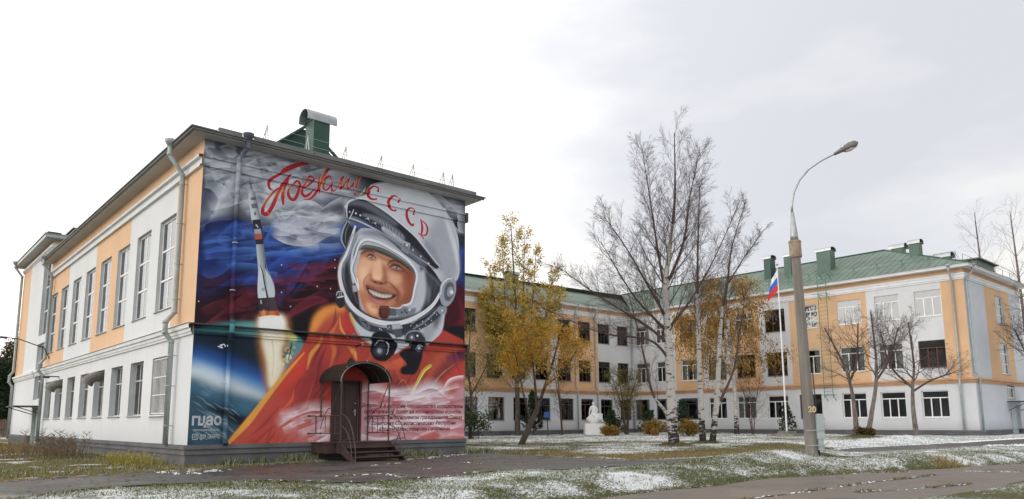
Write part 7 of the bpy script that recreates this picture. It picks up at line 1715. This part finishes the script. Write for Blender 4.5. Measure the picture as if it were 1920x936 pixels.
# ================================================================ lamp post
lp = empty('street_lamp', (0, 0, 0)); tag(lp, 'tall weathered concrete street lamp with a curved metal arm leaning over the verge', 'street lamp')
bx, by = 16.72, -11.75
def ln(z): t = (z + .6) / 7.5; return (bx - .10 * t, by + .09 * t, z)
mb = MB(); mb.tube([ln(z) for z in (-.9, 0, 2, 4, 6.45)], [.225, .215, .195, .18, .16], 8); mb.build('concrete_pole', MT['concrete'], lp)
mb = MB(); mb.tube([ln(6.35), ln(6.95)], .205, 12); mb.tube([ln(6.40), ln(6.44)], .215, 12); mb.tube([ln(6.88), ln(6.93)], .215, 12); mb.build('collar', mat('rusty_collar', (.36, .27, .20), .8, .3, 5), lp)
mb = MB(); mb.tube([ln(6.95), ln(7.15), ln(8.0)], [.14, .13, .055], 12)
dirx, diry = .79, -.61
def arm(s, z): return (bx - .13 + s * dirx, by + .11 + s * diry, z)
mb.tube([arm(0, 7.9), arm(.02, 8.3), arm(.13, 8.75), arm(.36, 9.2), arm(.72, 9.6), arm(1.2, 9.93), arm(1.65, 10.16), arm(1.86, 10.27)], [.045, .04, .038, .036, .034, .033, .032, .032], 8, cap=True); mb.build('curved_arm', MT['galv'], lp, smooth=True)
hd = MB()
ax_ = [(1.72, 10.19, .05), (1.86, 10.27, .07), (2.0, 10.35, .085), (2.14, 10.42, .12), (2.34, 10.52, .15), (2.52, 10.60, .13), (2.62, 10.65, .05)]
hd.tube([arm(s, z) for s, z, _ in ax_], [q for *_, q in ax_], 12); ho = hd.build('lamp_head', MT['ductgrey'], lp, smooth=True)
mb = MB(); mb.tube([arm(2.12, 10.33), arm(2.32, 10.43), arm(2.50, 10.51)], [.07, .115, .08], 10); mb.build('lamp_glass', MT['curtain'], ho, smooth=True)
mb = MB(); mb.tube([arm(1.98, 10.42), arm(2.0, 10.58)], .012, 5); mb.box((arm(2.05, 0)[0] - .05, arm(2.05, 0)[1] - .05, 10.44), (arm(2.05, 0)[0] + .05, arm(2.05, 0)[1] + .05, 10.50)); mb.build('photo_sensor', MT['galv'], ho)
vx, vy = -.66, -.75                             # towards the camera side
px_, py_ = .75, -.66                            # picture right
def lpt(r_, f_, z): return (bx + px_ * r_ - vx * -f_ * 1, by + py_ * r_ + vy * f_, z)
def lbox(mb, r0, r1, f0, f1, z0, z1):
    c = [(bx + px_ * a + vx * f, by + py_ * a + vy * f) for a, f in ((r0, f0), (r1, f0), (r1, f1), (r0, f1))]
    mb.prism(c, z0, z1, 'z')
mb = MB(); lbox(mb, .13, .36, .05, .27, .02, .85); lbox(mb, .15, .34, .06, .25, .85, .87); lbox(mb, .16, .33, .05, .25, -.35, .02); mb.build('switch_box', MT['box'], lp)
mb = MB()
for z in (.3, -.2): lbox(mb, -.27, .38, .28, .29, z, z + .03)
mb.build('strap', MT['galv'], lp)
mb = MB(); mb.tube([(bx + px_ * .25 + vx * .02, by + py_ * .25 + vy * .02, .85), (bx + px_ * .22, by + py_ * .22, 1.6), (bx + px_ * .19, by + py_ * .19, 2.6)], .02, 6); mb.tube([(bx + px_ * .27 + vx * .1, by + py_ * .27, -.35), (bx + px_ * .3 + vx * .1, by + py_ * .3, -.7)], .04, 6); mb.build('cable', MT['darkmetal'], lp)
cu = bpy.data.curves.new('number', 'FONT'); cu.body = '20'; cu.size = .27; cu.offset = .012; cu.align_x = 'CENTER'; cu.extrude = .002
ob = bpy.data.objects.new('number', cu); COL.objects.link(ob); dg = bpy.context.evaluated_depsgraph_get(); dg.update(); me = bpy.data.meshes.new_from_object(ob.evaluated_get(dg)); bpy.data.objects.remove(ob)
me.materials.clear(); me.materials.append(MT['yellow']); nb = link('painted_number', me, lp); nb.rotation_euler = (math.pi / 2, 0, math.atan2(py_, px_)); nb.location = (bx + vx * .245, by + vy * .245, .93)

# ================================================================ flagpole
fp = empty('flagpole', (0, 0, 0)); tag(fp, 'slim white flagpole on a small concrete base before the right wing', 'flagpole')
fx, fy = 46.49, 5.28
mb = MB(); mb.tube([(fx, fy, -.5), (fx, fy, 6), (fx, fy, 12.9)], [.07, .06, .04], 10); mb.build('pole', MT['whitepole'], fp)
mb = MB(); mb.tube([(fx, fy, 12.88), (fx, fy, 13.0), (fx, fy, 13.12)], [.05, .11, .03], 10); mb.build('finial', MT['galv'], fp)
mb = MB(); mb.box((fx - 1.1, fy - 1.1, -.62), (fx + 1.1, fy + 1.1, -.42)); mb.box((fx - .5, fy - .5, -.42), (fx + .5, fy + .5, -.22)); mb.build('base', MT['concrete'], fp)
fl = empty('flag', (fx, fy, 10.4)); tag(fl, 'drooping white, blue and red flag hanging from the flagpole', 'flag')
ddx, ddy = -.76, .65
top_l, n_, m_ = 2.25, 10, 6
for k, (nm, a, b) in enumerate((('white_stripe', 0, 1), ('blue_stripe', 1, 2), ('red_stripe', 2, 3))):
    V = []; 
    for i in range(n_ + 1):
        u = i / n_
        for j in range(m_ + 1):
            v = (a + (b - a) * j / m_) / 3         # along the hoist
            # hoist edge hangs down the pole, fly edge droops
            ss = u * (1.0 - .2 * u) * (.65 + .65 * v); zz = 2.25 - v * 1.65 - u * .85 - .28 * u * v
            w_ = .10 * math.sin(u * 9 + v * 3) * u
            V.append((ddx * ss + w_ * .6, ddy * ss + w_ * .7, zz - .1))
    i_ = np.arange((n_ + 1) * (m_ + 1)).reshape(n_ + 1, m_ + 1); F = np.stack([i_[:-1, :-1], i_[1:, :-1], i_[1:, 1:], i_[:-1, 1:]], -1).reshape(-1, 4)
    link(nm, npmesh(nm, np.array(V), F, MT[('flagwhite', 'flagblue', 'flagred')[k]], smooth=True), fl)

# ================================================================ white statue on a pedestal
stt = empty('statue', (0, 0, 0)); tag(stt, 'white plaster statue of a figure seated on a rock on a square pedestal', 'statue')
sx_, sy_ = 43.4, 22.6
ang = math.atan2(py_, px_)
def sp(r_, f_, z): return (sx_ + px_ * r_ + vx * f_, sy_ + py_ * r_ + vy * f_, z)
mb = MB()
def sbox(r0, r1, f0, f1, z0, z1): mb.prism([sp(r0, f0, 0)[:2], sp(r1, f0, 0)[:2], sp(r1, f1, 0)[:2], sp(r0, f1, 0)[:2]], z0, z1, 'z')
sbox(-.92, .92, -.8, .8, -.62, .35); sbox(-.86, .86, -.74, .74, .35, .42); sbox(-.95, -.55, .8, .86, -.62, .2) if False else None
mb.build('pedestal', MT['plaster_white'], stt)
import bmesh as _bm
bm = _bm.new(); _bm.ops.create_icosphere(bm, subdivisions=3, radius=1)
r_ = random.Random(4)
for v in bm.verts:
    n_ = math.sin(v.co.x * 5 + v.co.z * 4) * .07 + math.cos(v.co.y * 6 + v.co.z * 3) * .06
    v.co *= 1 + n_; v.co.x *= .66; v.co.y *= .58; v.co.z *= .52
me = bpy.data.meshes.new('rock'); bm.to_mesh(me); bm.free(); me.materials.append(MT['plaster_white']); me.polygons.foreach_set('use_smooth', [True] * len(me.polygons))
link('rock', me, stt, sp(0, 0, .80), ang)
def skin(name, verts, edges, parent, mat_, loc, rz, sub=2):
    """verts: (x, y, z, radius) with x = picture right, y = away, z up"""
    me = bpy.data.meshes.new(name); me.from_pydata([v[:3] for v in verts], edges, []); me.materials.append(mat_)
    o = link(name, me, parent, loc, rz); sk_ = o.modifiers.new('skin', 'SKIN'); sk_.use_smooth_shade = True
    bm = _bm.new(); bm.from_mesh(me); ly = bm.verts.layers.skin.verify(); bm.verts.ensure_lookup_table()
    for i, v in enumerate(verts): bm.verts[i][ly].radius = (v[3], v[3])
    bm.verts[0][ly].use_root = True; bm.to_mesh(me); bm.free()
    ss = o.modifiers.new('sub', 'SUBSURF'); ss.levels = ss.render_levels = sub
    return o
# seated: pelvis, spine, neck, head; right arm down to the rock, left arm on the lap; legs bent forward and to the right
vb = [(0, 0, 1.30, .20), (-.02, .02, 1.52, .19), (-.06, .04, 1.78, .22), (-.07, .03, 1.98, .13), (-.06, -.01, 2.07, .075), (-.05, -.03, 2.17, .10), (-.05, -.05, 2.29, .125), (-.05, -.04, 2.38, .09),
      (-.30, .05, 1.88, .10), (-.38, .06, 1.58, .075), (-.43, .02, 1.30, .055), (-.45, -.04, 1.18, .05),
      (.18, .04, 1.88, .10), (.32, -.04, 1.62, .078), (.20, -.28, 1.48, .055), (.08, -.34, 1.44, .05),
      (-.14, -.12, 1.24, .14), (-.10, -.50, 1.26, .11), (.02, -.52, .92, .085), (.10, -.54, .62, .06), (.14, -.70, .56, .055),
      (.16, -.10, 1.22, .14), (.48, -.36, 1.20, .11), (.66, -.46, .88, .085), (.74, -.50, .62, .06), (.84, -.60, .56, .055)]
eb = [(0, 1), (1, 2), (2, 3), (3, 4), (4, 5), (5, 6), (6, 7), (3, 8), (8, 9), (9, 10), (10, 11), (3, 12), (12, 13), (13, 14), (14, 15), (0, 16), (16, 17), (17, 18), (18, 19), (19, 20), (0, 21), (21, 22), (22, 23), (23, 24), (24, 25)]
skin('figure', vb, eb, stt, MT['plaster_white'], sp(0, 0, 0), ang, 2)
mb = MB(); mb.tube([(-.05, -.165, 2.29), (-.05, -.20, 2.25), (-.05, -.165, 2.235)], [.012, .022, .012], 6); mb.tube([(-.085, -.158, 2.195), (-.015, -.158, 2.195)], .010, 5)
for s in (-.045, .045): mb.tube([(-.05 + s - .02, -.155, 2.31), (-.05 + s + .02, -.155, 2.31)], .010, 5)
mb.build('face', MT['plaster_white'], stt, loc=sp(0, 0, 0), rz=ang)
mb = MB(); n = 24                                # cloth over the lap falling to the right
for i in range(12):
    a0, a1 = i / 12, (i + 1) / 12
    q = lambda t, s: (-.30 + 1.05 * t, -.30 - .28 * math.sin(t * 3.0) - .06 * s, 1.42 - .15 * t - s * (.35 + .3 * t) + .04 * math.sin(t * 26))
    mb.face([q(a0, 0), q(a1, 0), q(a1, 1), q(a0, 1)]); mb.face([q(a0, 0), q(a1, 0), (q(a1, 0)[0], -.02, q(a1, 0)[2] + .05), (q(a0, 0)[0], -.02, q(a0, 0)[2] + .05)])
mb.build('drapery', MT['plaster_white'], stt, True, loc=sp(0, 0, 0), rz=ang)
# small blue board on a post, reddish signpost by the right wing
sg = empty('notice_board', (0, 0, 0)); tag(sg, 'small blue notice board on a thin post behind the leaning tree', 'sign')
mb = MB(); mb.box((35.0, 20.1, -.6), (35.06, 20.16, 1.6)); mb.build('post', MT['darkmetal'], sg)
mb = MB(); mb.box((34.55, 20.0, .95), (35.2, 20.05, 1.4)); mb.build('board', MT['signblue'], sg)
rp = stalks('red_seedling', 52.2, 5.3, (.12, .12), 9, 1.7, (.20, .06, .05), 61, 'thin reddish sapling between flagpole and street lamp', 'sapling', None, 1.5)
